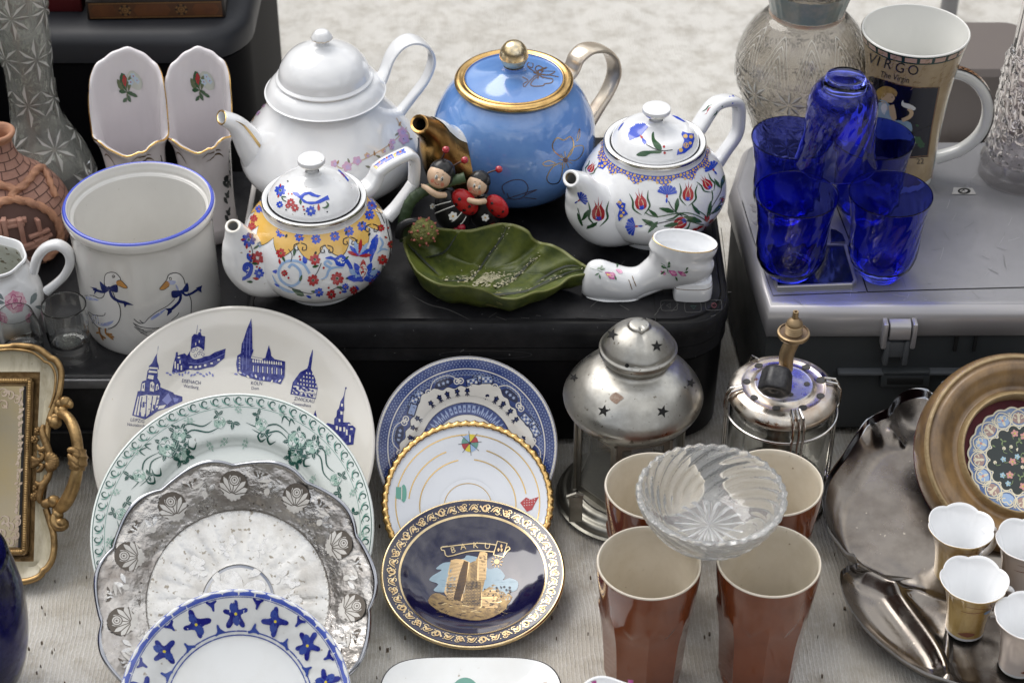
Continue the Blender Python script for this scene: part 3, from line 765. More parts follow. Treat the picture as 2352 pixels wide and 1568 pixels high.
# latch clip over the lid edge
mb = MB(); a = AY(2032, 690, fs_); b = AY(2112, 690, fs_); w2 = b.x - a.x
for xx in (a.x, b.x - .005):
    mb.box((xx, fs_ - .012, zl - .006), (xx + .005, fs_ + .001, ZS - .011), 0, .0018)
pts = [(fs_ - .003, ZS - .0105), (fs_ - .0095, ZS - .012), (fs_ - .0125, ZS - .017), (fs_ - .0125, ZS - .0275), (fs_ - .006, ZS - .029)]
pts = catmull(pts, 4); mb.loft([[Vector((a.x + .0065, y, z)) for y, z in pts], [Vector((b.x - .0065, y, z)) for y, z in pts]], 0, closed=False)
mb.loft([[Vector((a.x + .0065, y + .003, z - .002)) for y, z in pts], [Vector((b.x - .0065, y + .003, z - .002)) for y, z in pts]], 0, closed=False)
LT = mb.build('latch', ['silver_rim'], S)
mb = MB(); mb.box((a.x + .004, fs_ - .009, zl - .018), (b.x - .004, fs_, zl + .000), 0, .002)
for xx in (a.x + .004, b.x - .010): mb.box((xx, fs_ - .011, zl - .026), (xx + .005, fs_ - .001, zl + .002), 0, .0015)
mb.build('latch_foot', ['slate_light'], LT)

# -- things behind, right
cy = 1.96
mb = MB(); a = AY(2216, 90, cy); b = AY(2420, 90, cy)
mb.rslab(rrect(a.x - .030, cy, b.x, cy + .12, .03, 6), [(-.002, .004), (.002, 0), (.098, 0), (.105, .006)], 0)
tag(mb.build('brown_case', ['case_brown']), 'dull brown case standing behind the zodiac mug handle', 'case')
mb = MB(); pp = G(2205, 120, 0)
mb.tube([pp + Vector((0, .09, -.003)), pp + Vector((0, .09, .5))], [.011, .011], seg=16, mat=0)
tag(mb.build('metal_post', ['post_grey']), 'blurred grey metal post rising behind the zodiac mug', 'post')
mb = MB(); c = G(2245, 322, 0); c.y -= .0
ap = [(.0, .003), (.030, .003), (.045, .006), (.070, .014), (.071, .0155), (.068, .016), (.045, .009), (.0, .006)]
c = Vector((AY(2235, 300, 1.875).x, 1.875, 0)); mb.lathe(ap, c, 48)
tag(mb.build('white_saucer', ['white_clean']), 'plain white saucer lying on the cloth behind the zodiac mug', 'saucer')

# ================================================================ teapots
def vcat(ax, az, path, n=7):
    """pixel path [(X,Y,ra,rb)] in the vertical plane of azimuth az -> points, radii (m)"""
    P = catmull(path, n); pts = []; rad = []
    for q in P:
        p = ax.inpl(q[0], q[1], az); k = km(p); pts.append(p); rad.append((q[2] * k, (q[3] if len(q) > 3 else q[2]) * k))
    return pts, rad
def spout(mb, ax, az, path, mat=0, lip=1, inner=2, sq=2.0, wall=.0022, deep=5, tipmat=None):
    pts, rad = vcat(ax, az, path); side = Vector((-sin(az), cos(az), 0))
    n = len(pts); t = (pts[-1] - pts[-2]).normalized()
    P = pts + [pts[-1] + t * .0008] + [pts[-1] + t * .0002] + [pts[n - 1 - i] for i in range(1, deep)]
    R = rad + [(rad[-1][0] - wall * .3, rad[-1][1] - wall * .3), (rad[-1][0] - wall, rad[-1][1] - wall)] + [(max(rad[n - 1 - i][0] - wall, .002), max(rad[n - 1 - i][1] - wall, .002)) for i in range(1, deep)]
    rings = []; 
    for i, p in enumerate(P):
        if i < n: tt = (pts[min(i + 1, n - 1)] - pts[max(i - 1, 0)]).normalized()
        elif i < n + 2: tt = t
        else:
            j = n - 1 - (i - n - 1); tt = (pts[min(j + 1, n - 1)] - pts[max(j - 1, 0)]).normalized()
        nn = tt.cross(side); ra, rb = R[i]
        rings.append([p + nn * (ra * cos(a)) + side * (rb * sin(a)) for a in [2 * pi * q / 32 for q in range(32)]])
    m = [mat] * (n - 1) + [lip] * 2 + [inner] * (len(rings) - n - 2)
    mb.loft(rings, mats=m)
    return pts, rad
def handle(mb, ax, az, path, mat=0, sq=2.6, seg=20):
    pts, rad = vcat(ax, az, path); mb.tube(pts, rad, side=Vector((-sin(az), cos(az), 0)), seg=seg, mat=mat, sq=sq); return pts, rad
def wedge(ik, cx, cy, r, a0, a1, mat, n=5):
    ik.poly([(cx, cy)] + [(cx + r * cos(lerp(a0, a1, i / n)), cy + r * sin(lerp(a0, a1, i / n))) for i in range(n + 1)], mat)

# ---- big white teapot with gold rims
ax = Ax(762, 428, ZP)
T = thing('teapot', 'large plain white domed teapot with gold edged rims and pink flower sprays', 'teapot', ax.p)
prof = ax.prof([(66, 431), (84, 428), (88, 422), (100, 414), (150, 398), (192, 372), (205, 345), (196, 315), (160, 270), (118, 232), (98, 220), (98, 218), (98, 218), (137, 208), (137, 206), (137, 206), (125, 190), (110, 180), (109, 178), (109, 178)], 5)
mb = MB(); mb.lathe(prof, ax.p); 
az = ax.az(510, 270, 218)
chart = LatheChart(ax.p, prof)
ik = Ink(mb, chart).px(); z2 = Ink(mb, chart).px(zf(1000, 0))
FL = [(720, 1400), (830, 1425), (915, 1375), (1000, 1330), (1215, 1215), (1300, 1130), (1315, 1190), (1210, 1260), (1140, 1290), (60, 960), (110, 900)]
for i, (x, y) in enumerate(FL):
    rr = (34, 46, 42, 26, 30, 44, 50, 24, 22, 30, 22)[i]
    z2.flower(x, y, rr, 5, 1 if i not in (3, 8) else 2, 3, i * .7, .9); z2.flower(x + 8, y + 5, rr * .55, 5, 4, None, i)
for a in ([(700, 1380), (780, 1440), (870, 1400), (960, 1370), (1060, 1320), (1160, 1260), (1250, 1190), (1340, 1090)], [(1250, 1010), (1300, 1090), (1360, 1150), (1350, 1220)], [(20, 1040), (70, 930), (150, 870)]):
    z2.stroke(a, 9, 5)
for x, y, a in ((760, 1370, 2), (835, 1355, 1.2), (1060, 1290, 1.4), (1075, 1330, .4), (1275, 1135, 2.5), (1345, 1190, 0), (1290, 1040, 2), (1180, 1230, 1), (985, 1420, .3), (1245, 1300, 0)): z2.petal(x, y, a, 46, 20, 6 if x % 2 else 7)
mb.build('body', ['white_clean', M('pink_pale', (.66, .40, .58), .15, coat=.5), M('peach', (.70, .48, .34), .15, coat=.5), 'gold_line', M('lilac', (.55, .42, .68), .15, coat=.5), M('beige_line', (.62, .47, .34), .15, coat=.5), M('olive_leaf', (.20, .20, .14), .15, coat=.5), M('brown_leaf', (.40, .24, .12), .15, coat=.5)], T)
mb = MB(); sp_, sr = spout(mb, ax, az, [(710, 365, 84, 66), (664, 384, 74, 58), (618, 374, 56, 48), (584, 342, 40, 36), (560, 308, 30, 28), (538, 284, 22, 24), (509, 270, 16, 26)], lip=1, inner=2)
GOLDLINE = (sp_, sr, Vector((-sin(az), cos(az), 0)), mb, T)
az2 = az + pi
mb = MB(); hp, hr = handle(mb, ax, az2, [(868, 196, 8, 26), (882, 168, 6, 24), (897, 128, 5, 24), (920, 100, 5, 25), (950, 90, 5, 26), (980, 104, 5, 24), (992, 136, 5, 20), (978, 180, 6, 17), (945, 225, 7, 15), (925, 250, 8, 16), (905, 275, 10, 18)], sq=3)
mb.build('handle', ['white_clean'], T)
mb = MB(); c = ax.p; lid = ax.prof([(109, 178), (112, 177), (112, 174), (106, 170), (105, 166), (100, 150), (82, 129), (56, 115), (34, 108), (18, 105), (13, 99), (13, 96), (24, 88), (24.5, 86), (23, 82), (14, 72), (0, 70)], 5)
mt = [1 if 3 <= i < 10 else 0 for i in range(len(lid))]
mt = [0] * len(lid)
for i in range(len(lid)): mt[i] = 1 if (i in (2, 3, 4, 5) or (60 <= i <= 63)) else 0
mb.lathe(lid, c, 72, mats=mt, mod=lambda a, i, r, h: (r * (1 + (.03 * cos(10 * a) if i > 58 and i < 66 else 0)), h))
mb.build('lid', ['white_clean', 'gold_line'], T)

# ---- blue teapot with gilt rim
ax = Ax(1180, 430, ZP)
T = thing('teapot', 'round bright blue teapot with gilt rim, gilt ball knob and gilded spout', 'teapot', ax.p)
prof = ax.prof([(70, 434), (86, 430), (90, 424), (112, 414), (155, 390), (182, 345), (187, 300), (181, 262), (160, 222), (136, 198), (128, 192), (128, 192)], 6)
mb = MB(); mb.lathe(prof, ax.p); chart = LatheChart(ax.p, prof); ik = Ink(mb, chart).px(zf(2000, 0)); k2 = Ink(mb, chart).px(zf(1000, 0))
ik.stroke([(530, 1350), (460, 1290), (450, 1230), (490, 1180), (545, 1200), (600, 1170), (630, 1230), (610, 1310), (560, 1360)], 9, 1, 4)
ik.stroke([(570, 1355), (620, 1270), (680, 1245), (715, 1260), (700, 1320), (650, 1370), (590, 1370)], 7, 1)
ik.stroke([(520, 1390), (450, 1430), (400, 1520), (430, 1570), (500, 1560), (530, 1480), (535, 1400)], 8, 1)
ik.stroke([(480, 1400), (420, 1375), (365, 1400), (400, 1420), (470, 1405)], 7, 1)
for i in range(8): ik.stroke([(560, 1370), (560 + 60 * cos(i * .7 + .4), 1370 + 75 * sin(i * .7 + .4))], 6, 1, 0)
ik.stroke([(655, 1210), (665, 1150), (680, 1100), (680, 1170), (655, 1210)], 5, 1)
ik.disc(560, 1368, 22, 2)
ik.stroke([(40, 1660), (20, 1590), (110, 1540), (200, 1545), (240, 1610), (190, 1690), (90, 1700), (60, 1650)], 6, 2)
ik.stroke([(60, 1700), (180, 1660), (320, 1620), (200, 1680), (310, 1700)], 6, 2)
mb.build('body', ['blue_glaze', 'gold_line', M('bronze_line', (.16, .10, .09), .3, metal=.5)], T)
mb = MB(); rim = ax.prof([(128, 193), (135, 189), (137, 183), (133, 178), (126, 176), (118, 178)], 5); mb.lathe(rim, ax.p); mb.build('rim', ['gold'], T)
mb = MB(); lid = ax.prof([(120, 180), (116, 177), (112, 178), (108, 181), (70, 175), (34, 167), (24, 160), (22, 152), (24, 150)], 5)
mb.lathe(lid, ax.p, mats=[1 if i < 9 else 0 for i in range(len(lid))]); 
ch = LatheChart(ax.p, lid[14:][::1]); 
def lidchart(c, P): return LatheChart(c, P)
il = Ink(mb, lidchart(ax.p, lid[14:32])).px(zf(2000, 0))
il.stroke([(330, 630), (300, 590), (330, 565), (380, 590), (410, 575), (470, 585), (465, 620), (410, 645), (350, 640)], 9, 2)
il.stroke([(345, 655), (400, 670), (450, 680), (440, 710), (380, 720), (370, 735), (290, 740), (262, 720), (290, 680), (330, 655)], 9, 2)
il.stroke([(320, 630), (270, 600), (235, 570), (240, 540), (280, 545), (275, 580), (240, 570)], 8, 2)
il.stroke([(300, 650), (250, 700), (210, 745), (200, 720), (240, 690), (190, 660)], 7, 2)
for i in range(7): il.stroke([(335, 640), (335 + 55 * cos(i * .9), 640 + 40 * sin(i * .9))], 9, 2, 0)
il.stroke([(400, 640), (450, 650), (500, 660)], 7, 2)
LB = mb.build('lid', ['blue_glaze', 'gold', M('gold_thin', (.22, .15, .12), .3, metal=.6)], T)
mb = MB(); kn = ax.prof([(20, 157), (22, 153), (21, 150), (25, 146), (32, 134), (33, 126), (30, 113), (20, 101), (8, 96), (0, 95)], 5); mb.lathe(kn, ax.p, 48); mb.build('knob', [M('gilt_worn', (.78, .60, .33), .15, metal=.9, mot=(75, 1.0, (.74, .68, .54)), rv=(60, .35))], LB)
az = ax.az(963, 284, 190)
mb = MB(); p_, r_ = spout(mb, ax, az, [(1120, 366, 104, 84), (1072, 372, 104, 76), (1040, 358, 82, 64), (1014, 334, 56, 50), (998, 308, 38, 39), (981, 295, 28, 32), (963, 285, 22, 29)], lip=0, inner=1, wall=.003)
mb.build('spout', [M('gilt_glaze', (.62, .37, .13), .13, metal=1, mot=(26, .9, (.17, .09, .03)), stretch=(1, 1, .4), rv=(20, .3)), 'brass_dark'], T)
# cream upper saddle of the spout
mb = MB(); side = Vector((-sin(az), cos(az), 0)); rings = []
for i in range(6, len(p_) - 8):
    tt = (p_[i + 1] - p_[i - 1]).normalized(); nn = tt.cross(side); ra, rb = r_[i]; ww = 1.05 * min(1, (len(p_) - 8 - i) / 8 + .15)
    ring = []
    for j in range(13):
        a = pi / 2 * 0 + lerp(-ww - .15, ww - .15, j / 12); nz_ = nn if nn.z > 0 else -nn
        ring.append(p_[i] + nz_ * ((ra + .0006) * cos(a)) + side * ((rb + .0006) * sin(a)))
    rings.append(ring)
mb.loft(rings, 0, closed=False); mb.build('spout_saddle', ['cream_glaze'], T)
mb = MB(); handle(mb, ax, az + pi, [(1292, 186, 9, 24), (1312, 160, 9, 24), (1325, 132, 9, 25), (1350, 112, 8, 27), (1384, 112, 8, 27), (1406, 135, 8, 25), (1410, 170, 8, 22), (1395, 210, 8, 20), (1374, 244, 9, 20), (1350, 280, 11, 22), (1335, 300, 12, 22)], sq=2.5)
mb.build('handle', ['gold_luster'], T)

# ---- shared motif drawing (zoom pixels, y down)
def quatre(ik, x, y, r, m, c=None, a0=.3, n=4):
    for i in range(n):
        a = a0 + 2 * pi * i / n
        for d in (-.33, .33): ik.ell(x + r * .62 * cos(a + d), y + r * .62 * sin(a + d), r * .40, r * .28, m, a + d, 8)
    if c is not None: ik.disc(x, y, r * .2, c, 7)
def carnation(ik, x, y, r, a, blue, red, line, n=7):
    for i in range(n):
        b = a + lerp(-1.15, 1.15, i / (n - 1)); L = r * (1 + .06 * (i % 2)); w_ = .17
        ik.poly([(x, y)] + [(x + L * f * cos(b + d), y + L * f * sin(b + d)) for d, f in ((-w_, .9), (-w_ * .6, 1.06), (-w_ * .2, .96), (w_ * .2, 1.06), (w_ * .6, .96), (w_, 1.0))], blue)
    ik.petal(x + r * .12 * cos(a), y + r * .12 * sin(a), a + pi, r * .42, r * .2, red); ik.petal(x - r * .22 * cos(a), y - r * .22 * sin(a), a + pi, r * .55, r * .22, blue)
def tulip(ik, x, y, L, a, red, pale, blue, green, leaves=True):
    c, s_ = cos(a), sin(a); f = lambda u, v: (x + u * c - v * s_, y + u * s_ + v * c)
    ik.poly([f(*q) for q in ((0, 0), (L * .10, L * .22), (L * .4, L * .25), (L * .62, L * .12), (L * .85, L * .17), (L * .58, L * .03), (L, 0), (L * .58, -L * .03), (L * .85, -L * .17), (L * .62, -L * .12), (L * .4, -L * .25), (L * .10, -L * .22))], red, 2)
    ik.stroke([f(L * .1, L * .08), f(L * .3, L * .10), f(L * .62, 0)], L * .035, pale, 3); ik.stroke([f(L * .1, -L * .08), f(L * .3, -L * .10), f(L * .62, 0)], L * .035, pale, 3)
    ik.poly([f(0, 0), f(L * .08, L * .12), f(L * .2, L * .08), f(L * .16, 0), f(L * .2, -L * .08), f(L * .08, -L * .12)], blue, 2)
    if leaves:
        for sg in (1, -1): ik.stroke([f(-L * .22, L * .05 * sg), f(L * .1, L * .36 * sg), f(L * .45, L * .33 * sg), f(L * .8, L * .42 * sg)], L * .09, green, 4, taper=True)

# ---- small floral teapot, yellow collar
ax = Ax(736, 652, ZP)
TF = thing('teapot', 'small white teapot with yellow collar, busy red and blue blossoms and a chipped spout', 'teapot', ax.p)
prof = ax.prof([(76, 658), (84, 655), (82, 648), (80, 642), (96, 636), (138, 612), (166, 578), (172, 552), (164, 520), (142, 490), (122, 472), (119, 466), (119, 462), (121, 458), (121, 452), (119, 450), (114, 450), (108, 453)], 6)
mb = MB(); n_out = 14 * 6
mb.lathe(prof, ax.p, mats=[1 if i >= 80 and i < 90 else 0 for i in range(len(prof))])
chart = LatheChart(ax.p, prof[:62]); ik = Ink(mb, chart).px(zf(1000, 650))
MTF = ['white_glaze', 'silver_line', 'yellow_print', 'cobalt', 'red_print', 'green_print', 'pale_blue', 'line_dark', 'chalk_white']
# yellow collar right round, with hanging lobes
L0 = chart.L[-1]; cr = Ink(mb, chart, edge=.35)
def px_h(X, Y): return chart.from_px(X, Y)[1]
top = px_h(736, 530); mid = px_h(736, 570); low = px_h(736, 596)
ring_top = []; NB = 14
pts = []
for i in range(NB * 12 + 1):
    a = 2 * pi * i / (NB * 12); u = (i / 12) % 1; d = .5 - .5 * cos(2 * pi * u); d2 = max(0, 1 - abs(u - .0) * 9) + max(0, 1 - abs(u - 1) * 9)
    pts.append((a, mid - (mid - low) * (d ** .7) + .003 * d2))
cr.band([(a, top) for a, l in pts], pts, 2)
cr.stroke([(a, l) for a, l in pts], .0008, 7, 0)
for i in range(NB * 2):
    a = 2 * pi * (i + .5) / (NB * 2)
    if a > pi - .2: continue
    s_ = Ink(mb, chart, lambda x, y: (x, y), edge=9)
    rr = .0042; rad_ = chart.at(top)[0]
    for q in range(4):
        b = .4 + q * pi / 2 + i
        for d in (-.35, .35):
            s2 = s_.at(a + rr * .6 * cos(b + d) / rad_, top - (top - mid) * .55 + rr * .6 * sin(b + d), 0, 1 / rad_, 1); s2.ell(0, 0, rr * .42, rr * .28, 3, b + d, 8)
for x, y in ((265, 600), (425, 635), (565, 655), (725, 632), (845, 588), (958, 545), (1020, 450), (1040, 370)): quatre(ik, x, y, 44, 3, 4, .5)
for x, y in ((312, 628), (908, 672), (822, 600), (1018, 615), (955, 520), (560, 775)): ik.ell(x, y, 10, 17, 7, .4, 7)
# white curls under the collar
for x, y in ((430, 720), (655, 740), (850, 670), (1040, 560)):
    for sg in (1, -1): ik.stroke([(x + 6 * sg, y - 32), (x + 50 * sg, y - 14), (x + 50 * sg, y + 26), (x + 18 * sg, y + 28), (x + 24 * sg, y + 2)], 8, 7, 3)
def blossom(x, y, r, m, c, a0=.3): quatre(ik, x, y, r, m, c, a0, 4); 
for x, y, r, m in ((555, 830, 56, 4), (1130, 830, 52, 4), (540, 1005, 58, 4), (745, 990, 66, 4), (1120, 560, 38, 4), (265, 775, 50, 4), (295, 945, 34, 4), (590, 1108, 46, 3), (695, 1125, 48, 4), (885, 1090, 42, 4), (1205, 700, 38, 4), (1090, 950, 34, 3), (815, 1060, 36, 3), (1035, 1010, 36, 4), (1165, 1000, 26, 3)):
    blossom(x, y, r * .86, m, 5 if m == 4 else 4)
# lotus spray
for i, a in enumerate((-2.75, -2.3, -1.85, -1.45, -1.0, -.55, -.1)): ik.petal(930, 800, a, 0 + 150 - 14 * abs(i - 3), 34, (4, 3, 6, 4, 6, 3, 4)[i])
for i, a in enumerate((-3.0, -2.5, -2.05, -1.57, -1.1, -.6, -.1)): ik.petal(965, 1000, a, 175 - 12 * abs(i - 3), 60, (3, 6, 3, 4, 3, 6, 3)[i])
ik.petal(965, 990, -1.57, 125, 76, 8); ik.petal(965, 975, -1.57, 100, 60, 4); ik.ell(935, 1000, 34, 14, 3, .3); ik.ell(1000, 975, 34, 14, 3, -.6)
# pale blue scrolls
ik.stroke([(330, 900), (365, 870), (430, 930), (420, 1020), (350, 1055), (270, 1010), (245, 930), (290, 855), (380, 840), (460, 870), (510, 950)], 22, 6)
ik.stroke([(600, 1000), (650, 980), (680, 915), (740, 895), (800, 905)], 22, 6, taper=True); ik.stroke([(690, 900), (640, 870), (660, 840), (700, 870)], 22, 6)
ik.stroke([(190, 960), (240, 1050), (330, 1100), (400, 1110)], 24, 6, taper=True)
ik.stroke([(1085, 780), (1130, 740), (1185, 750)], 18, 6, taper=True); ik.stroke([(1110, 640), (1135, 690), (1110, 740)], 18, 6)
# cobalt birds and blades
ik.poly([(640, 820), (690, 800), (730, 815), (780, 785), (840, 830), (880, 900), (860, 925), (820, 860), (800, 890), (740, 880), (715, 835)], 3, 3); ik.poly([(740, 830), (780, 812), (810, 850), (780, 862)], 8, 2)
ik.poly([(1020, 720), (1050, 670), (1095, 640), (1090, 700), (1060, 780), (1030, 860), (1020, 790)], 3, 3); ik.stroke([(1090, 620), (1040, 680), (1075, 720), (1045, 790)], 18, 3)
ik.poly([(455, 800), (490, 830), (480, 865), (450, 850)], 3, 2); ik.poly([(190, 930), (230, 915), (225, 950)], 3, 2)
# greens and dark vines
for x, y, a, l in ((375, 800, -1.4, 70), (300, 850, -2.0, 56), (590, 880, 2.9, 60), (445, 960, 1.9, 60), (870, 980, 2.9, 56), (1070, 900, 2.3, 52), (360, 1080, .5, 120), (740, 1060, .2, 60), (520, 1100, .1, 50), (1140, 880, 1.2, 50), (990, 740, .3, 34), (845, 800, 2.4, 44), (1145, 630, .5, 34)): ik.petal(x, y, a, l, l * .42, 5)
for p in ([(330, 1060), (430, 1100), (520, 1120), (610, 1090)], [(650, 1130), (740, 1070), (800, 1100)], [(610, 860), (580, 930), (545, 980)], [(1130, 880), (1120, 960), (1060, 1020)], [(330, 740), (360, 790), (350, 850)], [(1160, 480), (1180, 600), (1200, 700), (1190, 820)], [(1055, 370), (1110, 430), (1150, 520)]): ik.stroke(p, 6, 7)
for x, y in ((425, 805), (430, 830), (672, 1070), (630, 900), (1180, 560), (1160, 640), (770, 1110), (330, 985)): ik.disc(x, y, 10, 4, 8)
for x, y, a in ((210, 1035, .5), (250, 820, 1.4), (480, 1135, .4), (780, 1105, -.1), (900, 1050, .9), (1210, 770, 1.5)): ik.petal(x, y, a, 50, 22, 4 if x % 3 else 3)
# left shoulder
for x, y in ((150, 120 + 320), (35, 480), (80, 400), (20, 545)): quatre(ik, x, y, 34, 3 if y < 460 else 4, 4)
mb.build('body', MTF, TF)
az = ax.az(533, 518, 458)
mb = MB(); cz = zf(0, 650); S2, R2 = spout(mb, ax, az, [(655, 590, 92, 74), (606, 604, 84, 70), (572, 592, 66, 58), (555, 566, 48, 46), (547, 544, 34, 36), (540, 528, 24, 28), (535, 519, 19, 25)], lip=1, inner=2, wall=.003)
tw = TubeChart = None
class TubeChart:
    """chart of the camera-facing skin of a swept tube: pixels are dropped on it by nearest ray hit"""
    def __init__(s, pts, rad, side): s.p = pts; s.r = rad; s.side = side; s.cache = {}
    def surf(s, u, a):
        n = len(s.p); u = min(max(u, 0), n - 1.001); i = int(u); t = u - i; p = s.p[i].lerp(s.p[i + 1], t)
        tt = (s.p[min(i + 2, n - 1)] - s.p[max(i - 1, 0)]).normalized(); nn = tt.cross(s.side); ra = lerp(s.r[i][0], s.r[i + 1][0], t); rb = lerp(s.r[i][1], s.r[i + 1][1], t)
        q = p + nn * (ra * cos(a)) + s.side * (rb * sin(a)); m = (nn * (cos(a) / ra) + s.side * (sin(a) / rb)).normalized(); return q, m
    def map(s, u, a): return s.surf(u, a)
    def grid(s):
        s.g = []
        for i in range(0, (len(s.p) - 1) * 2):
            for j in range(72):
                u, a = i / 2, 2 * pi * j / 72; q, m = s.surf(u, a)
                if m.dot(CAM - q) > 0: s.g.append((*proj(q), u, a))
    def from_px(s, X, Y):
        if not hasattr(s, 'g'): s.grid()
        b = sorted(s.g, key=lambda e: (e[0] - X) ** 2 + (e[1] - Y) ** 2)[:1][0]; u, a = b[2], b[3]
        for _ in range(4):
            q, m = s.surf(u, a); x0, y0 = proj(q); x1, y1 = proj(s.surf(u + .02, a)[0]); x2, y2 = proj(s.surf(u, a + .01)[0])
            A, B, C, D_ = (x1 - x0) / .02, (x2 - x0) / .01, (y1 - y0) / .02, (y2 - y0) / .01; det = A * D_ - B * C
            if abs(det) < 1: break
            du = ((X - x0) * D_ - (Y - y0) * B) / det; da = ((Y - y0) * A - (X - x0) * C) / det
            u += max(-.6, min(.6, du)); a += max(-.15, min(.15, da))
        return u, a
_s, _r, _v, _m, _t = GOLDLINE
Ink(_m, TubeChart(_s, _r, _v)).px().stroke([(541, 278), (560, 289), (578, 310), (597, 336), (618, 360), (640, 382)], 6.5, 1, 5, taper=True)
_m.build('spout', ['white_clean', 'gold_line', 'white_clean'], _t)
it = Ink(mb, TubeChart(S2, R2, Vector((-sin(az), cos(az), 0)))).px(zf(0, 650))
quatre(it, 2125, 660, 62, 3, 5); it.petal(2110, 690, 1.6, 50, 24, 4); it.petal(2140, 650, -1.6, 46, 20, 4); it.petal(2100, 655, 3.0, 44, 22, 4); quatre(it, 2220, 700, 26, 6)
quatre(it, 2200, 815, 60, 4, 8); it.petal(2150, 850, -2.0, 85, 46, 3); it.poly([(2080, 870), (2120, 850), (2165, 880), (2150, 960), (2100, 1010), (2070, 1000), (2110, 950), (2075, 920)], 3, 3); it.poly([(2105, 890), (2135, 900), (2115, 950)], 8, 2)
quatre(it, 2215, 945, 44, 3, 6); it.petal(2160, 985, .2, 56, 26, 4); it.petal(2150, 860, .1, 56, 26, 5); it.petal(2165, 740, -.6, 56, 22, 5); it.petal(2110, 1015, .1, 54, 22, 5)
it.stroke([(2140, 700), (2160, 780), (2130, 860)], 6, 7); it.stroke([(2130, 860), (2190, 820)], 5, 7)
for x, y in ((2135, 760), (2135, 790), (2195, 890), (2220, 900)): it.disc(x, y, 9, 4, 8)
mb.build('spout', ['white_glaze', 'cream_glaze', 'brown_inside', 'cobalt', 'red_print', 'green_print', 'pale_blue', 'line_dark', 'chalk_white'], TF)
mb = MB(); az2 = az + pi; hp, hr = handle(mb, ax, az2, [(832, 440, 15, 26), (852, 424, 14, 24), (864, 404, 13, 22), (868, 392, 13, 22), (868, 392, 13, 22), (886, 378, 12, 22), (915, 362, 11, 21), (938, 352, 11, 21), (938, 352, 11, 21), (950, 362, 11, 19), (952, 390, 11, 17), (950, 420, 11, 15), (950, 420, 11, 15), (935, 442, 11, 15), (910, 476, 12, 16), (888, 500, 13, 17)], sq=3.2)
ih = Ink(mb, TubeChart(hp, [(a, b) for a, b in hr], Vector((-sin(az2), cos(az2), 0)))).px(zf(1000, 0))
ih.poly([(1015, 1395), (1150, 1335), (1280, 1272), (1360, 1318), (1220, 1385), (1085, 1458)], 1)
for x, y in ((1105, 1385), (1170, 1350), (1285, 1300)): quatre(ih, x, y, 46, 2, 3, .5)
for x, y in ((1050, 1410), (1220, 1340), (1330, 1310)): ih.ell(x, y, 22, 9, 2, 1.0)
mb.build('handle', ['white_glaze', 'yellow_print', 'cobalt', 'red_print'], TF)
def small_lid(ax, base_r, yrim, ypk, knob, drw, T, mats):
    mb = MB(); P = ax.prof([(base_r, yrim + 3), (base_r, yrim), (base_r * .96, yrim - 8), (base_r * .78, yrim - 26), (base_r * .5, ypk + 6), (base_r * .24, ypk), (18, ypk - 4), (16, ypk - 9)], 6)
    mb.lathe(P, ax.p, 80); drw(Ink(mb, lidchart(ax.p, P[6:38]))); LD = mb.build('lid', mats, T)
    mb = MB(); K = ax.prof(knob, 5); mb.lathe(K, ax.p, 40, mats=[1 if 14 <= i < 22 else 0 for i in range(len(K))]); return mb.build('knob', [mats[0], 'silver_line'], LD)
def draw_lid1(ik):
    i6 = ik.px(zf(1000, 650))
    i6.poly([(360, 250), (410, 258), (430, 280), (465, 255), (520, 252), (565, 275), (608, 285), (580, 300), (530, 290), (500, 272), (465, 285), (450, 310), (490, 335), (560, 335), (620, 305), (665, 280), (680, 318), (650, 325), (600, 350), (520, 360), (460, 345), (430, 310), (400, 290), (375, 278)], 3)
    quatre(i6, 260, 240, 50, 3, 5); i6.petal(262, 215, -1.6, 34, 14, 4); i6.petal(250, 270, 1.9, 36, 14, 4); quatre(i6, 255, 360, 30, 3)
    quatre(i6, 350, 340, 34, 4); quatre(i6, 385, 388, 34, 4); quatre(i6, 325, 370, 24, 4); quatre(i6, 520, 415, 44, 3, 8); i6.petal(585, 355, 1.5, 60, 26, 4)
    i6.petal(430, 310, 1.5, 52, 24, 5); i6.stroke([(615, 385), (650, 385), (668, 360), (650, 335)], 20, 5, taper=True); i6.stroke([(310, 335), (285, 320), (275, 295), (310, 295)], 10, 5)
    for x, y in ((330, 268), (358, 270), (456, 378), (463, 405)): i6.disc(x, y, 9, 4, 8)
    i6.stroke([(755, 65), (800, 110), (840, 160)], 12, 3); i6.stroke([(775, 90), (810, 125)], 8, 4)
    for x, y in ((468, 440), (660, 422), (310, 405), (325, 162)): i6.disc(x, y, 7, 7, 6)
small_lid(ax, 105, 448, 402, [(15, 397), (13, 392), (15, 386), (26, 378), (31.5, 372), (32, 368), (32, 366), (30, 363), (18, 362), (0, 362)], draw_lid1, TF, MTF)

# ---- tulip teapot
ax = Ax(1494, 526, ZP)
TT = thing('teapot', 'small white teapot painted with red tulips and blue carnations under a blue dotted border', 'teapot', ax.p)
prof = ax.prof([(76, 532), (84, 529), (82, 522), (80, 516), (96, 510), (138, 484), (164, 450), (169, 424), (160, 392), (138, 362), (119, 343), (116, 337), (116, 333), (118, 329), (118, 323), (115, 321), (108, 322), (104, 325)], 6)
mb = MB(); mb.lathe(prof, ax.p, mats=[1 if 80 <= i < 90 else 0 for i in range(len(prof))])
MTT = ['white_clean', 'silver_line', 'cobalt', 'yellow_print', 'red_print', 'peach', 'green_print', 'line_dark']
chart = LatheChart(ax.p, prof[:64]); ik = Ink(mb, chart).px(zf(2000, 650))
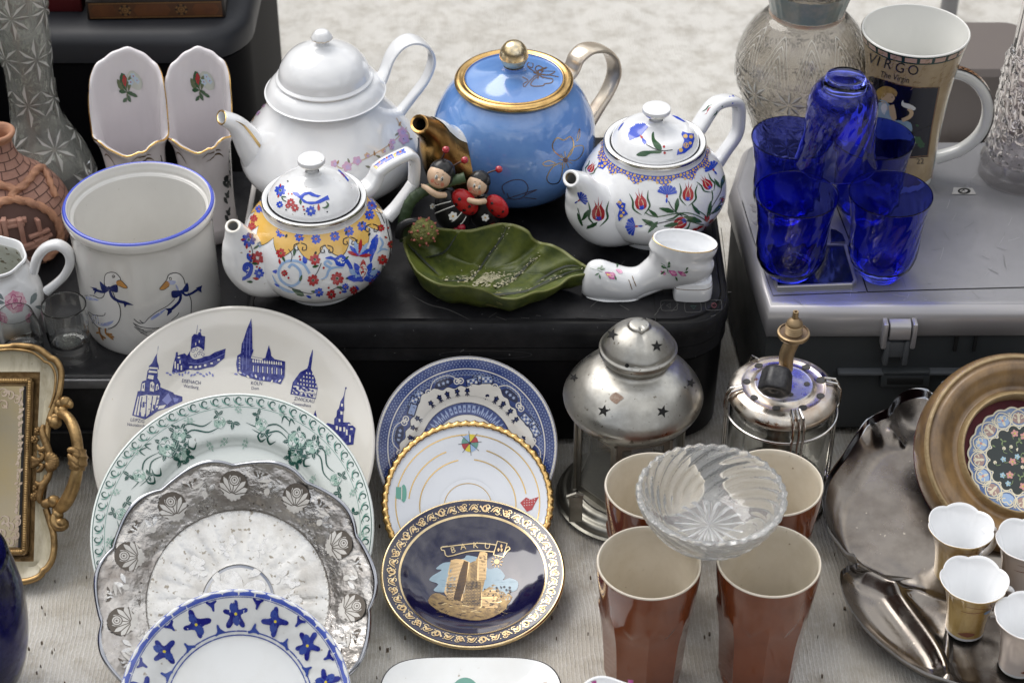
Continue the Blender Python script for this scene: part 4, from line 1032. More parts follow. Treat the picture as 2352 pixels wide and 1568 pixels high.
# blue dotted border right round
top = chart.from_px(1500, 398)[1]; NB = 12; cr = Ink(mb, chart, edge=.3); dl = abs(top - chart.from_px(1500, 428)[1]); V = []; pts = []
aF = -pi / 2
for i in range(NB * 12 + 1):
    a = 2 * pi * i / (NB * 12) + .12; u = (i / 12) % 1; d = abs(2 * u - 1) ** 1.5; pts.append((a, top - dl * (.42 + .62 * d)))
cr.band([(a, top - dl * .06) for a, l in pts], pts, 2)
rb = chart.at(top)[0]; fi = Ink(mb, chart, edge=9); rnd = random.Random(4)
for i in range(NB * 7):
    a = .12 + 2 * pi * (i + .5) / (NB * 7); u = ((i + .5) / 7) % 1; d = abs(2 * u - 1) ** 1.5; depth_ = dl * (.36 + .5 * d)
    q = fi.at(a, top - dl * .24, 0, 1 / rb, 1); q.disc(0, 0, .0009 + .0006 * (i % 2), 3, 8)
    q.disc(.0022, -dl * .22, .0007, 3, 7)
    if depth_ > dl * .5: q.disc(-.0006, -dl * .42, .0012, 3, 8)
    if depth_ > dl * .7: q.disc(.0010, -dl * .66, .0009, 3, 7)
tulip(ik, 1215, 405, 195, -1.75, 4, 5, 2, 6); tulip(ik, 1605, 330, 185, -1.52, 4, 5, 2, 6); tulip(ik, 1800, 225, 150, -2.2, 4, 5, 2, 6); tulip(ik, 1590, 490, 190, 2.65, 4, 5, 2, 6); tulip(ik, 1885, 325, 60, -.35, 4, 5, 2, 6)
carnation(ik, 1428, 280, 88, -1.5, 2, 4, 7); carnation(ik, 1160, 545, 82, 3.1, 2, 4, 7); carnation(ik, 1820, 60, 70, -2.2, 2, 4, 7)
for p, w_ in (([(1240, 425), (1290, 455), (1360, 462), (1480, 440), (1600, 430), (1700, 460), (1760, 500)], 8), ([(1440, 330), (1480, 400), (1560, 460)], 7), ([(1640, 350), (1680, 400), (1750, 450), (1765, 490)], 9), ([(1810, 240), (1815, 310), (1780, 400), (1765, 480)], 9), ([(1890, 330), (1850, 390), (1790, 450), (1765, 500)], 7), ([(1240, 530), (1350, 520), (1500, 490), (1600, 500), (1720, 530)], 7), ([(1900, 170), (1880, 260), (1810, 380), (1770, 470)], 6), ([(1600, 490), (1680, 520), (1740, 530)], 8)): ik.stroke(p, w_, 6 if w_ > 7 else 7)
for x, y, a, l in ((1360, 390, .25, 140), (1500, 430, -1.4, 130), (1215, 485, .45, 150), (1265, 600, -.85, 130), (1570, 460, .3, 165), (1640, 360, .9, 110), (1800, 330, 1.7, 120), (1810, 440, -.75, 120), (1885, 220, -1.3, 120), (1830, 140, 1.0, 90), (1270, 400, .7, 110), (1400, 545, -.2, 130)): ik.petal(x, y, a, l, l * .30, 6)
for x, y, a in ((1765, 510, -1.8), (1765, 510, -1.2), (1780, 520, -.7), (1740, 540, 2.8), (1700, 565, 3.0), (1760, 540, 1.9)): ik.petal(x, y, a, 60, 22, 4)
# blue star patches by the spout and at the left shoulder
ik.poly([(1028, 310), (1045, 340), (1075, 350), (1068, 400), (1098, 440), (1060, 460), (1018, 505), (1008, 450), (1025, 400), (993, 350), (1020, 335)], 2)
for x, y, r in ((1025, 345, 18), (1048, 375, 10), (1040, 405, 9), (1058, 428, 11), (1040, 455, 15)): ik.disc(x, y, r, 3, 9)
i3 = Ink(mb, chart).px(zf(2000, 0)); i3.poly([(880, 1270), (890, 1330), (930, 1400), (880, 1450), (832, 1430), (850, 1370), (835, 1330), (860, 1290)], 2)
for x, y, r in ((870, 1330, 10), (855, 1380, 9), (885, 1370, 12), (898, 1400, 13), (850, 1420, 9), (875, 1420, 12)): i3.disc(x, y, r, 3, 8)
tulip(i3, 760, 1470, 110, -1.0, 4, 5, 2, 6)
mb.build('body', MTT, TT)
az = ax.az(1310, 411, 336)
mb = MB(); S2, R2 = spout(mb, ax, az, [(1440, 474, 96, 76), (1396, 484, 86, 72), (1360, 470, 68, 60), (1343, 445, 48, 47), (1333, 426, 34, 36), (1322, 416, 25, 29), (1311, 410, 20, 26)], lip=0, inner=1, wall=.0032)
it = Ink(mb, TubeChart(S2, R2, Vector((-sin(az), cos(az), 0)))).px(zf(2000, 650))
tulip(it, 840, 500, 215, -1.57, 3, 4, 2, 5); carnation(it, 680, 320, 66, -.6, 2, 3, 6); it.stroke([(665, 390), (690, 480), (710, 540)], 7, 5); it.petal(700, 500, -1.0, 120, 40, 5); it.petal(700, 540, -1.9, 120, 26, 5); it.petal(740, 565, -.5, 110, 34, 5)
mb.build('spout', ['white_clean', M('tea_stain', (.50, .42, .28), .3, mot=(90, .9, (.25, .16, .07))), 'cobalt', 'red_print', 'peach', 'green_print', 'line_dark'], TT)
mb = MB(); az2 = az + pi; hp, hr = handle(mb, ax, az2, [(1585, 316, 12, 24), (1606, 290, 12, 23), (1624, 262, 12, 22), (1642, 240, 12, 21), (1665, 231, 12, 21), (1688, 232, 12, 20), (1696, 244, 12, 19), (1697, 268, 12, 17), (1695, 296, 12, 16), (1686, 318, 12, 16), (1666, 346, 12, 16), (1648, 372, 13, 17), (1636, 386, 13, 18)], sq=3)
ih = Ink(mb, TubeChart(hp, hr, Vector((-sin(az2), cos(az2), 0)))).px(zf(2000, 0))
tulip(ih, 1830, 925, 120, 2.35, 3, 4, 2, 5); carnation(ih, 1960, 850, 48, -.3, 2, 3, 6); ih.petal(1900, 920, -1.7, 50, 22, 5)
mb.build('handle', ['white_clean', 'silver_line', 'cobalt', 'red_print', 'peach', 'green_print', 'line_dark'], TT)
def draw_lid2(ik):
    i3 = ik.px(zf(2000, 0)); carnation(i3, 1205, 1165, 105, -2.2, 2, 4, 7, 9); i3.petal(1215, 1185, 1.1, 60, 26, 2)
    i3.poly([(1315, 1130), (1325, 1190), (1375, 1240), (1380, 1285), (1330, 1270), (1300, 1210), (1298, 1150)], 6, 3); i3.poly([(1165, 1330), (1210, 1295), (1280, 1290), (1375, 1290), (1370, 1312), (1290, 1315), (1240, 1338)], 6, 3)
    i3.stroke([(1250, 1235), (1330, 1278), (1400, 1290), (1475, 1282)], 7, 7); i3.disc(1402, 1256, 11, 4, 8); i3.disc(1408, 1308, 12, 4, 8)
    i3.poly([(1560, 1125), (1600, 1140), (1655, 1145), (1662, 1190), (1640, 1260), (1580, 1310), (1510, 1328), (1520, 1280), (1555, 1265), (1575, 1200), (1550, 1150)], 2)
    for x, y, r in ((1585, 1168, 19), (1633, 1170, 17), (1590, 1245, 24), (1625, 1225, 14), (1545, 1285, 18)): i3.disc(x, y, r, 3, 10)
    i3.poly([(1465, 985), (1520, 1000), (1590, 1045), (1570, 1045), (1510, 1015)], 2); i3.stroke([(1010, 1120), (1035, 1080), (1060, 1050)], 12, 2, taper=True)
small_lid(ax, 101, 322, 284, [(15, 280), (13, 276), (15, 271), (27, 262), (32.5, 256), (33, 252), (33, 250), (31, 247), (18, 246), (0, 246)], draw_lid2, TT, MTT)

# ================================================================ plates
def solve_plate(cx, ytop, R, th, zb):
    """plate tilted th from flat, its lower rim at height zb, its top seen at row ytop"""
    lo, hi = .6, 2.0
    for _ in range(50):
        yb = (lo + hi) / 2; p = Vector((0, yb + 2 * R * cos(th), zb + 2 * R * sin(th)))
        if proj(p)[1] > ytop: lo = yb
        else: hi = yb
    c = Vector((0, yb + R * cos(th), zb + R * sin(th))); c.x = (cx - PX) * km(c); return c
def plate_root(name, label, cx, ytop, a, th, zb=0.0, cat='plate', turn=0):
    th = radians(th); R = .1
    for _ in range(12):
        c = solve_plate(cx, ytop, R, th, zb); R = a * km(c)
    t = thing(name, label, cat, c, (th, 0, 0)); t['_o'] = (0., 0., 0.)
    m = Matrix.Translation(c) @ Matrix.Rotation(th, 4, 'X'); return t, R, m
def pfun(pts):
    def f(r):
        if r >= pts[-1][0]: return pts[-1][1]
        for a, b in zip(pts, pts[1:]):
            if r <= b[0]: return lerp(a[1], b[1], (r - a[0]) / (b[0] - a[0]))
    return f
def plate_mesh(mb, R, pts, th=.0032, seg=128, mats=None, edge=None, foot=.5, mod=None, mat=0):
    """pts [(r/R, z m)] from centre out (smoothed). returns z(r)"""
    P = [(r * R, z) for r, z in catmull(pts, 7)]
    P[-1] = (R, P[-1][1]); up = P
    under = [(R + .0006, P[-1][1] - .0012)] + [(max(r - .0006, 0), z - th) for r, z in reversed(P)]
    fr = foot * R; o = []
    for r, z in under:
        o.append((r, z))
    # foot ring
    k = [i for i, (r, z) in enumerate(o) if r < fr]
    if k:
        i = k[0]; z0 = o[i][1]; o = o[:i] + [(fr + .001, z0), (fr, z0 - .0045), (fr - .003, z0 - .0045), (fr - .004, z0)] + o[i:]
    allp = up + o; n = len(up)
    mm = [mat] * len(allp)
    if edge is not None:
        for i, (r, z) in enumerate(allp):
            if i < n and r > R * edge[0]: mm[i] = edge[1]
            elif i == n: mm[i] = edge[1]
    mb.lathe(allp, Vector((0, 0, 0)), seg, mats=mm, mod=mod); return pfun(P)
ZA = zf(0, 1300); ZB = zf(1000, 1300); ZC = zf(2000, 1300); ZD = zf(0, 1998); ZE = zf(1000, 1998)

# ---- town souvenir plate
T, R, m = plate_root('souvenir_plate', 'large cream plate printed with blue towers of German towns, rearmost plate on the left', 536, 703, 324, 41)
mb = MB(); f = plate_mesh(mb, R, [(0, -.017), (.5, -.0168), (.62, -.0155), (.70, -.012), (.86, -.004), (.96, -.0005), (.985, .0006), (1, 0)], .004)
ch = PlateChart(m, f); A = Ink(mb, ch).px(ZA); B = Ink(mb, ch).px(ZB)
def win(ik, x, y, w_, h, n=1, dx=0, dy=0, mat=0):
    for i in range(n): ik.poly([(x + dx * i, y + dy * i), (x + w_ + dx * i, y + dy * i), (x + w_ + dx * i, y + h + dy * i), (x + dx * i, y + h + dy * i)], mat)
# Leipzig
A.poly([(1130, 770), (1170, 600), (1178, 565), (1200, 560), (1208, 500), (1218, 480), (1250, 470), (1262, 390), (1275, 375), (1272, 350), (1300, 325), (1312, 300), (1325, 270), (1345, 240), (1352, 180), (1356, 180), (1342, 260), (1345, 310), (1358, 350), (1358, 375), (1345, 380), (1350, 430), (1345, 450), (1372, 500), (1370, 530), (1480, 575), (1490, 590), (1560, 610), (1560, 650), (1450, 700), (1350, 735), (1300, 770), (1240, 805)], 1)
A.poly([(1145, 765), (1180, 610), (1250, 595), (1300, 600), (1365, 600), (1350, 700), (1290, 745), (1250, 785)], 0)
for a in ([(1165, 770), (1195, 600)], [(1245, 790), (1255, 600)], [(1190, 775), (1215, 610)], [(1285, 760), (1305, 605)], [(1320, 730), (1345, 605)]): A.stroke(a, 9, 1, 0)
A.poly([(1195, 700), (1200, 655), (1210, 650), (1212, 700)], 1); A.poly([(1216, 705), (1220, 655), (1236, 655), (1238, 700)], 1); A.poly([(1185, 780), (1188, 745), (1205, 740), (1208, 785)], 1); A.poly([(1232, 785), (1236, 760), (1250, 755), (1246, 785)], 1)
A.poly([(1208, 560), (1215, 500), (1240, 490), (1235, 565)], 0); A.poly([(1280, 560), (1285, 490), (1305, 480), (1320, 500), (1315, 570)], 0); A.poly([(1330, 560), (1335, 510), (1350, 500), (1360, 545)], 0)
A.poly([(1262, 455), (1270, 425), (1315, 430), (1310, 465)], 0); A.poly([(1270, 405), (1274, 385), (1345, 395), (1342, 410)], 0); A.poly([(1275, 372), (1278, 358), (1350, 362), (1350, 376)], 0)
for x, y in ((1222, 510), (1240, 520), (1290, 505), (1305, 515), (1340, 520)): A.poly([(x, y), (x + 9, y), (x + 8, y + 30), (x - 1, y + 30)], 1)
A.poly([(1385, 640), (1440, 580), (1470, 640), (1430, 680)], 2); A.poly([(1480, 620), (1530, 625), (1520, 650), (1490, 660)], 2); A.poly([(1360, 690), (1420, 680), (1400, 710), (1350, 720)], 0)
# Eisenach
A.poly([(1470, 400), (1485, 320), (1500, 270), (1505, 230), (1520, 230), (1522, 260), (1545, 250), (1580, 240), (1600, 260), (1630, 215), (1640, 100), (1660, 75), (1690, 80), (1700, 60), (1715, 60), (1725, 90), (1755, 95), (1748, 200), (1735, 270), (1790, 260), (1840, 230), (1930, 200), (1920, 280), (1850, 340), (1830, 355), (1770, 365), (1695, 385), (1610, 380), (1555, 400), (1500, 405)], 1)
A.stroke([(1680, 75), (1690, 0)], 3, 1, 0); A.stroke([(1714, 70), (1714, 32)], 5, 1, 0); A.stroke([(1704, 44), (1724, 44)], 4, 1, 0)
A.poly([(1625, 250), (1640, 205), (1670, 190), (1700, 185), (1740, 215), (1745, 260), (1720, 280), (1660, 290)], 0, 3)
for x, y in ((1650, 220), (1680, 205), (1700, 240), (1720, 220), (1670, 260), (1735, 250)): A.ring(x, y, 12, 4, 1, 8)
for x, y, w_, h in ((1492, 310, 12, 60), (1515, 330, 12, 50), (1535, 300, 10, 30), (1545, 345, 12, 40), (1620, 350, 24, 18), (1665, 350, 20, 18), (1700, 345, 20, 18), (1745, 335, 20, 18), (1520, 270, 20, 14), (1800, 320, 20, 14), (1860, 290, 20, 14), (1670, 150, 8, 22), (1700, 130, 8, 22)): A.poly([(x, y), (x + w_, y - 2), (x + w_, y + h - 2), (x, y + h)], 0)
A.stroke([(1610, 325), (1700, 330), (1800, 300), (1925, 240)], 6, 2, 3)
for i in range(16): A.ell(1430 + i * 26, 408 + 14 * sin(i * 1.7) + i, 14, 8, 2, .3 * i, 7)
# Koeln (spans both crops)
A.poly([(2020, 330), (2030, 260), (2060, 240), (2068, 160), (2085, 120), (2110, 40), (2135, -20), (2150, -60), (2156, 20), (2158, 90), (2160, 200), (2170, 215), (2150, 265), (2250, 285), (2270, 280), (2280, 240), (2300, 170), (2316, 225), (2320, 260), (2350, 290), (2440, 310), (2435, 440), (2400, 505), (2350, 490), (2200, 470), (2060, 430), (2030, 400)], 1)
for a in ([(2085, 130), (2075, 380)], [(2115, 60), (2105, 380)], [(2140, 0), (2135, 260)]): A.stroke(a, 5, 2, 0)
for i in range(13):
    A.poly([(2160 + i * 20, 300 + i * 2), (2166 + i * 20, 285 + i * 2), (2172 + i * 20, 302 + i * 2), (2172 + i * 20, 318 + i * 2), (2160 + i * 20, 316 + i * 2)], 0)
    A.poly([(2165 + i * 20, 345 + i * 2), (2172 + i * 20, 345 + i * 2), (2172 + i * 20, 400 + i * 2), (2164 + i * 20, 398 + i * 2)], 2 if i % 2 else 0)
    A.ell(1985 + i * 34, 400 + 8 * i * .9 + 12 * sin(i * 2), 17, 8, 2 if i % 2 else 0, .2 * i, 7)
for i in range(6): A.poly([(2040 + 8 * (i % 2), 280 + i * 22), (2052, 270 + i * 22), (2056, 288 + i * 22)], 0)
A.poly([(2150, 268), (2250, 288), (2240, 300), (2148, 282)], 0)
# Zwickau
B.poly([(345, 590), (365, 490), (430, 400), (490, 370), (500, 340), (510, 280), (522, 245), (534, 210), (538, 212), (538, 250), (532, 300), (525, 350), (522, 375), (555, 450), (580, 540), (562, 632)], 1)
B.poly([(360, 585), (372, 515), (574, 550), (560, 622)], 0)
for j in range(4):
    for i in range(4 + j): x = 478 - j * 27 + i * 26 + j * 2; y = 405 + j * 30 + i * 4; B.poly([(x, y + 10), (x + 8, y - 8), (x + 15, y + 12)], 0)
for i in range(5): B.poly([(382 + i * 37, 528 + i * 6), (400 + i * 37, 531 + i * 6), (396 + i * 37, 548 + i * 6), (378 + i * 37, 545 + i * 6)], 1)
for i in (0, 1, 3, 4): B.poly([(372 + i * 38, 567 + i * 6), (390 + i * 38, 570 + i * 6), (386 + i * 38, 588 + i * 6), (368 + i * 38, 585 + i * 6)], 1)
B.poly([(444, 605), (448, 585), (458, 576), (470, 588), (470, 610)], 1); B.stroke([(348, 556), (570, 592)], 5, 1, 0)
# right hand tower
B.poly([(640, 850), (665, 835), (720, 850), (722, 800), (740, 780), (745, 730), (762, 710), (775, 650), (795, 620), (803, 600), (815, 545), (815, 530), (828, 530), (826, 545), (818, 548), (808, 610), (805, 660), (808, 720), (800, 740), (798, 830), (850, 830), (905, 880), (895, 940), (885, 1020), (830, 1025), (800, 990), (740, 930), (690, 890)], 1)
for x, y, w_, h in ((735, 860, 18, 34), (765, 870, 18, 34), (800, 870, 16, 40), (822, 890, 14, 50), (775, 735, 18, 28), (780, 670, 16, 24), (760, 800, 14, 26), (840, 845, 40, 12), (860, 880, 20, 14), (850, 940, 12, 60)): B.poly([(x, y), (x + w_, y + 2), (x + w_, y + h), (x, y + h)], 0)
B.poly([(540, 780), (552, 750), (560, 725), (564, 750), (578, 800)], 1)
def tx(ik, s, x, y, h, rot, mat=3): ik.text(s, x, y, h, mat, rot, 'LEFT', .86, -1)
tx(A, 'EISENACH', 1553, 487, 42, .13); tx(A, 'Wartburg', 1568, 530, 38, .12); tx(A, 'KÖLN', 2145, 508, 42, .06); tx(A, 'Dom', 2148, 550, 38, .05)
tx(A, 'LEIPZIG', 1113, 820, 42, .13); tx(A, 'Nikolaikirche', 1086, 858, 36, .10); tx(B, 'ZWICKAU', 376, 640, 44, .15); tx(B, 'Gewandhaus', 362, 680, 36, .13)
mb.build('dish', ['plate_cream', 'blue_print', M('blue_print_soft', (.20, .22, .52), .15, coat=.5), 'navy_print'], T)

# ---- green rose plate
T, R, m = plate_root('rose_plate', 'off-white dinner plate with green transfer roses and a scrolled green border', 533, 903, 325, 34)
mb = MB(); f = plate_mesh(mb, R, [(0, -.019), (.56, -.0185), (.66, -.016), (.71, -.0105), (.80, -.007), (.94, -.001), (.985, .0004), (1, 0)], .004)
ch = PlateChart(m, f); U = Ink(mb, ch, lambda x, y: (x * R, y * R), edge=.05)
mats = ['plate_mint', 'green_dark_print', 'green_mid_print', M('green_faint', (.42, .58, .50), .15, coat=.5)]
U.ring(0, 0, .985, .005, 1, 150); U.ring(0, 0, .905, .003, 2, 150)
NS = 72
for i in range(NS):
    a = 2 * pi * i / NS; q = U.at(cos(a) * .945, sin(a) * .945, a + pi / 2)
    q.stroke([(-.045, .026), (-.02, .03), (.008, .012), (.012, -.012), (-.006, -.026), (-.024, -.014), (-.016, 0)], .010, 1, 3, taper=True)
    q.stroke([(-.03, .014), (0, .02), (.026, 0), (.03, -.025)], .009, 2, 3, taper=True)
def rose(q, r):
    q.disc(0, 0, r, 3, 14)
    for k in range(5): q.petal(.12 * r * cos(k * 1.25), .12 * r * sin(k * 1.25), k * 1.257 + .3, r * 1.05, r * .85, 3 if k % 2 else 0)
    for k in range(5): q.stroke([(r * .45 * cos(k * 1.257), r * .45 * sin(k * 1.257)), (r * .85 * cos(k * 1.257 + .5), r * .85 * sin(k * 1.257 + .5)), (r * .55 * cos(k * 1.257 + 1.1), r * .55 * sin(k * 1.257 + 1.1))], r * .07, 1, 3)
    q.ring(0, 0, r * .28, r * .10, 2, 10); q.disc(.1 * r, .05 * r, r * .14, 1, 7); q.ring(0, 0, r * 1.0, r * .05, 2, 16)
def leaf3(q, l, mat=1):
    for a in (0, 1.5, -1.5):
        d = q.at(0, 0, a); pts = [(0, 0), (.25, .22), (.32, .16), (.5, .28), (.56, .19), (.75, .2), (.8, .1), (1, 0), (.8, -.1), (.75, -.2), (.56, -.19), (.5, -.28), (.32, -.16), (.25, -.22)]
        d.poly([(x * l, y * l) for x, y in pts], mat); d.stroke([(.05 * l, 0), (.85 * l, 0)], l * .035, 0, 0)
def sprig(q, l, mat=3):
    q.stroke([(0, 0), (l * .5, l * .08), (l, 0)], l * .03, 2, 3)
    for t in (.35, .7):
        for sg in (1, -1): q.ell(l * t + l * .06, sg * l * .17, l * .16, l * .085, mat, sg * .8, 8); q.ring(l * t + l * .06, sg * l * .17, l * .11, l * .02, 2, 8)
    q.ell(l * 1.1, 0, l * .16, l * .085, mat, 0, 8)
for k in range(5):
    a0 = radians(128) - k * 2 * pi / 5
    P = lambda r, d: (r * cos(a0 + d), r * sin(a0 + d))
    # cluster of three roses
    for r, d, s_ in ((.79, .02, .062), (.82, -.13, .044), (.70, -.05, .05)):
        x, y = P(r, d); q = U.at(x, y, a0 + d)
        for b in (.4, 2.2, 3.9, 5.2): leaf3(U.at(x + s_ * .8 * cos(b + a0), y + s_ * .8 * sin(b + a0), b + a0), .055)
        rose(q, s_)
    for d0, d1, r0 in ((.10, .52, .80), (.08, .46, .76), (-.10, -.50, .78), (-.12, -.44, .83)):
        U.stroke([P(r0, d0), P(r0 + .03, lerp(d0, d1, .35)), P(r0 - .02, lerp(d0, d1, .7)), P(r0 - .0, d1)], .011, 1, 5, taper=True)
    for d0 in (.20, .30, -.24):
        U.stroke([P(.72, d0), P(.69, d0 + .05), P(.72, d0 + .09), P(.76, d0 + .06)], .014, 1, 4, taper=True)
        U.stroke([P(.88, d0 * .5), P(.90, d0 * .6 + .03), P(.85, d0 * .7)], .012, 1, 4, taper=True)
    x, y = P(.80, .38); rose(U.at(x, y, a0), .043); leaf3(U.at(*P(.86, .42), a0 + 1.9), .05); leaf3(U.at(*P(.75, .33), a0 + 4.4), .046)
    x, y = P(.80, -.62); leaf3(U.at(x, y, a0 + 2.3), .055); rose(U.at(*P(.81, -.50), a0), .04); leaf3(U.at(*P(.86, -.50), a0), .045)
    for r, d, b in ((.86, .56, .8), (.70, .50, 2.8), (.86, -.30, 1.2), (.71, -.34, 3.4), (.70, -.56, 2.2), (.88, .22, .4)): sprig(U.at(*P(r, d), a0 + b + d), .065)
mb.build('dish', mats, T)

# ---- silver rose plate, scalloped
T, R, m = plate_root('silver_plate', 'scalloped silvered plate with raised roses round its rim and dusty pale centre', 540, 1057, 320, 36, .002)
mb = MB(); pts = [(0, -.020), (.24, -.020), (.265, -.0185), (.29, -.0200), (.60, -.019), (.68, -.0165), (.78, -.0095), (.90, -.0035), (.96, -.0008), (.985, .0012), (1, .0004)]
P = [(r * R, z) for r, z in catmull(pts, 7)]
def scal(a): return 1 + .050 * abs(sin(a * 5.5 + .5)) ** .8 - .026 + .010 * sin(a * 11 + 1)
n_up = len(P); under = [(R + .0004, -.001)] + [(r - .0006, z - .003) for r, z in P[::-1] if r > .001]
allp = P + under
mm = [1 if r < .66 * R else 0 for r, z in allp]; 
for i, (r, z) in enumerate(allp):
    if (r > .972 * R) : mm[i] = 2
    if .236 * R < r < .262 * R and i < n_up: mm[i] = 2
def smod(a, i, r, h):
    t = max(0, (r / R - .6) / .4); w_ = 1 + (scal(a) - 1) * t * t
    return r * w_, h + (.0016 * sin(a * 11) * t * t) + .0011 * abs(sin(a * 13)) ** .6 * (1 if .29 < r / R < .66 else 0) * sin(pi * (r / R - .29) / .37 if .29 < r / R < .66 else 0) + (.0006 * noise.noise(Vector((r * cos(a) * 120, r * sin(a) * 120, 0))) * (1 if .68 < r / R < .96 else .2))
mb.lathe(allp, Vector((0, 0, 0)), 200, mats=mm, mod=smod)
ch = PlateChart(m, pfun(P)); ink = Ink(mb, ch, lambda x, y: (x * R, y * R), edge=.05, off=.0007)
rels = MB(); 
def rosehead(a, r, s_, rot):
    """a raised inlaid rose: domed petals with dark gaps"""
    x0, y0 = r * cos(a) * R, r * sin(a) * R; z0 = pfun(P)(r * R)
    c, d = cos(rot), sin(rot)
    q = Ink(mb, ch, lambda x, y: (x * R, y * R), edge=.03, off=.0009).at(r * cos(a), r * sin(a), rot, s_)
    q.ell(0, .05, 1.16, 1.10, 5, 0, 20)
    for b, L, W in ((3.0, 1.0, .62), (.14, 1.0, .62), (-.5, .72, .5), (3.64, .72, .5)): q.petal(0, -.50, b, L * 1.12, W, 3)
    for b, L, W in ((2.62, 1.25, .52), (.52, 1.25, .52), (2.22, 1.4, .46), (.92, 1.4, .46), (1.85, 1.4, .40), (1.29, 1.4, .40)): q.petal(0, -.72, b, L * 1.1, W, 3)
    for b in (2.82, .32, 2.42, .72, 2.04, 1.10, 1.57): q.stroke([(0, -.72), (.8 * cos(b), -.72 + .8 * sin(b)), (1.3 * cos(b), -.72 + 1.3 * sin(b))], .07, 5, 3)
    q.disc(0, .42, .40, 3, 12); q.ring(0, .42, .41, .08, 5, 14); q.ring(0, .42, .24, .06, 5, 10); q.disc(0, .44, .09, 5, 8)
    for b in (-.9, 4.0, -1.57): q.petal(0, -.62, b, .62, .42, 3)
for k in range(11):
    a = pi / 2 + .06 - k * 2 * pi / 11; rr = .83 + .012 * (k % 2)
    rosehead(a, rr, .088, a - pi / 2 + (.35 if k % 2 else -.25))
    a2 = a - pi / 11
    q = ink.at(.87 * cos(a2), .87 * sin(a2), a2 - pi / 2, .07)
    q.petal(-.9, -.1, .25, 1.6, .36, 3); q.petal(-.6, -.6, .5, 1.4, .24, 3); q.petal(.2, -.9, 1.3, 1.2, .5, 4); q.petal(.6, -.8, .5, 1.1, .5, 4); q.ell(.2, -.9, .32, .36, 3, 0, 9)
    for j in range(7): ink.disc((.70 + .012 * (j % 2)) * cos(a2 + j * .045 - .13), (.70 + .012 * (j % 2)) * sin(a2 + j * .045 - .13), .006, 5 if j % 2 else 4, 6)
    for j in range(5): ink.petal(.93 * cos(a2 + j * .03), .93 * sin(a2 + j * .03), a2 + 2.0 + j * .5, .05, .02, 4 if j % 2 else 5)
ink.ring(0, 0, .665, .004, 5, 130)
for i in range(90): a = 2 * pi * i / 90; ink.disc(.650 * cos(a), .650 * sin(a), .006, 4, 6)
# silvered sprays in the centre
for b, r, s_ in ((.35, .42, 1), (1.1, .46, 1), (1.75, .44, .9), (2.4, .42, 1), (3.2, .44, .9), (.0, .42, .8), (-.5, .42, 1), (-1.6, .4, 1), (-2.5, .4, 1)):
    q = ink.at(r * cos(b), r * sin(b), b - 1.2, s_ * .07)
    q.stroke([(-1.6, -.8), (-.6, -.5), (0, 0)], .12, 4, 4); q.flower(0, 0, .85, 5, 4, None, b, .9); q.petal(-1.0, -.6, 2.0, .9, .5, 4); q.petal(-1.2, -.7, -1.2, .9, .45, 4); q.petal(-.5, -.3, -1.5, .8, .4, 4)
for b in (2.6, 1.9, .6, 3.5, -.8, -2): ink.ell(.13 * cos(b), .13 * sin(b), .10, .07, 4, b, 12); ink.petal(.18 * cos(b + .6), .18 * sin(b + .6), b, .13, .06, 4)
mb.build('dish', ['silver_relief', 'silver_center', 'dish_edge', M('rose_inlay', (.74, .72, .68), .25, coat=.4, mot=(60, .5, (.45, .42, .37)), bump=(120, .0006)), 'silver_bright', M('silver_dark', (.14, .12, .10), .4, metal=.5)], T)

# ---- blue flower plate, front left
T, R, m = plate_root('flower_plate', 'white plate with hand-painted cobalt star flowers and blue rim, front left', 540, 1352, 268, 38)
mb = MB(); f = plate_mesh(mb, R, [(0, -.018), (.52, -.0175), (.66, -.014), (.80, -.007), (.95, -.0006), (.985, .0006), (1, 0)], .0038, mod=lambda a, i, r, h: (r, h + .0003 * sin(a * 40 + r * 300) * (r > R * .6)))
ch = PlateChart(m, f); U = Ink(mb, ch, lambda x, y: (x * R, y * R), edge=.05)
U.ring(0, 0, .972, .055, 1, 140); U.ring(0, 0, .655, .011, 2, 120); U.ring(0, 0, .622, .010, 2, 120); U.ring(0, 0, .935, .006, 2, 120)
NF = 14; rnd = random.Random(9)
def blob5(q, s_, mat, n=5):
    pts = []
    for i in range(n):
        a = 2 * pi * i / n + rnd.uniform(-.1, .1); L = s_ * rnd.uniform(.9, 1.15)
        for d, f_ in ((-.62, .42), (-.2, .9), (0, 1.05), (.2, .9)): pts.append((L * f_ * cos(a + d), L * f_ * sin(a + d)))
    q.poly(pts, mat, 3)
for i in range(NF):
    a = pi / 2 + .04 + 2 * pi * i / NF; q = U.at(.795 * cos(a), .795 * sin(a), a + rnd.uniform(-.3, .3))
    blob5(q, .118, 3, 4 if i % 3 else 5)
    for b in (0, 2.5): q.petal(0, 0, b + rnd.random(), .10, .07, 2)
    q.disc(0, 0, .013, 4, 7)
    for r, d, rot in ((.90, pi / NF, a + pi), (.675, pi / NF, a)):
        q = U.at(r * cos(a + d), r * sin(a + d), rot + d)
        blob5(q, .052, 3 if r > .8 else 2, 3); q.ell(.01, .005, .016, .012, 3, .4)
mb.build('dish', ['plate_white', 'cobalt_wash', M('cobalt_line', (.05, .09, .36), .15, coat=.5, mot=(60, .7, (.03, .05, .28))), 'cobalt_deep', 'bright_yellow'], T)

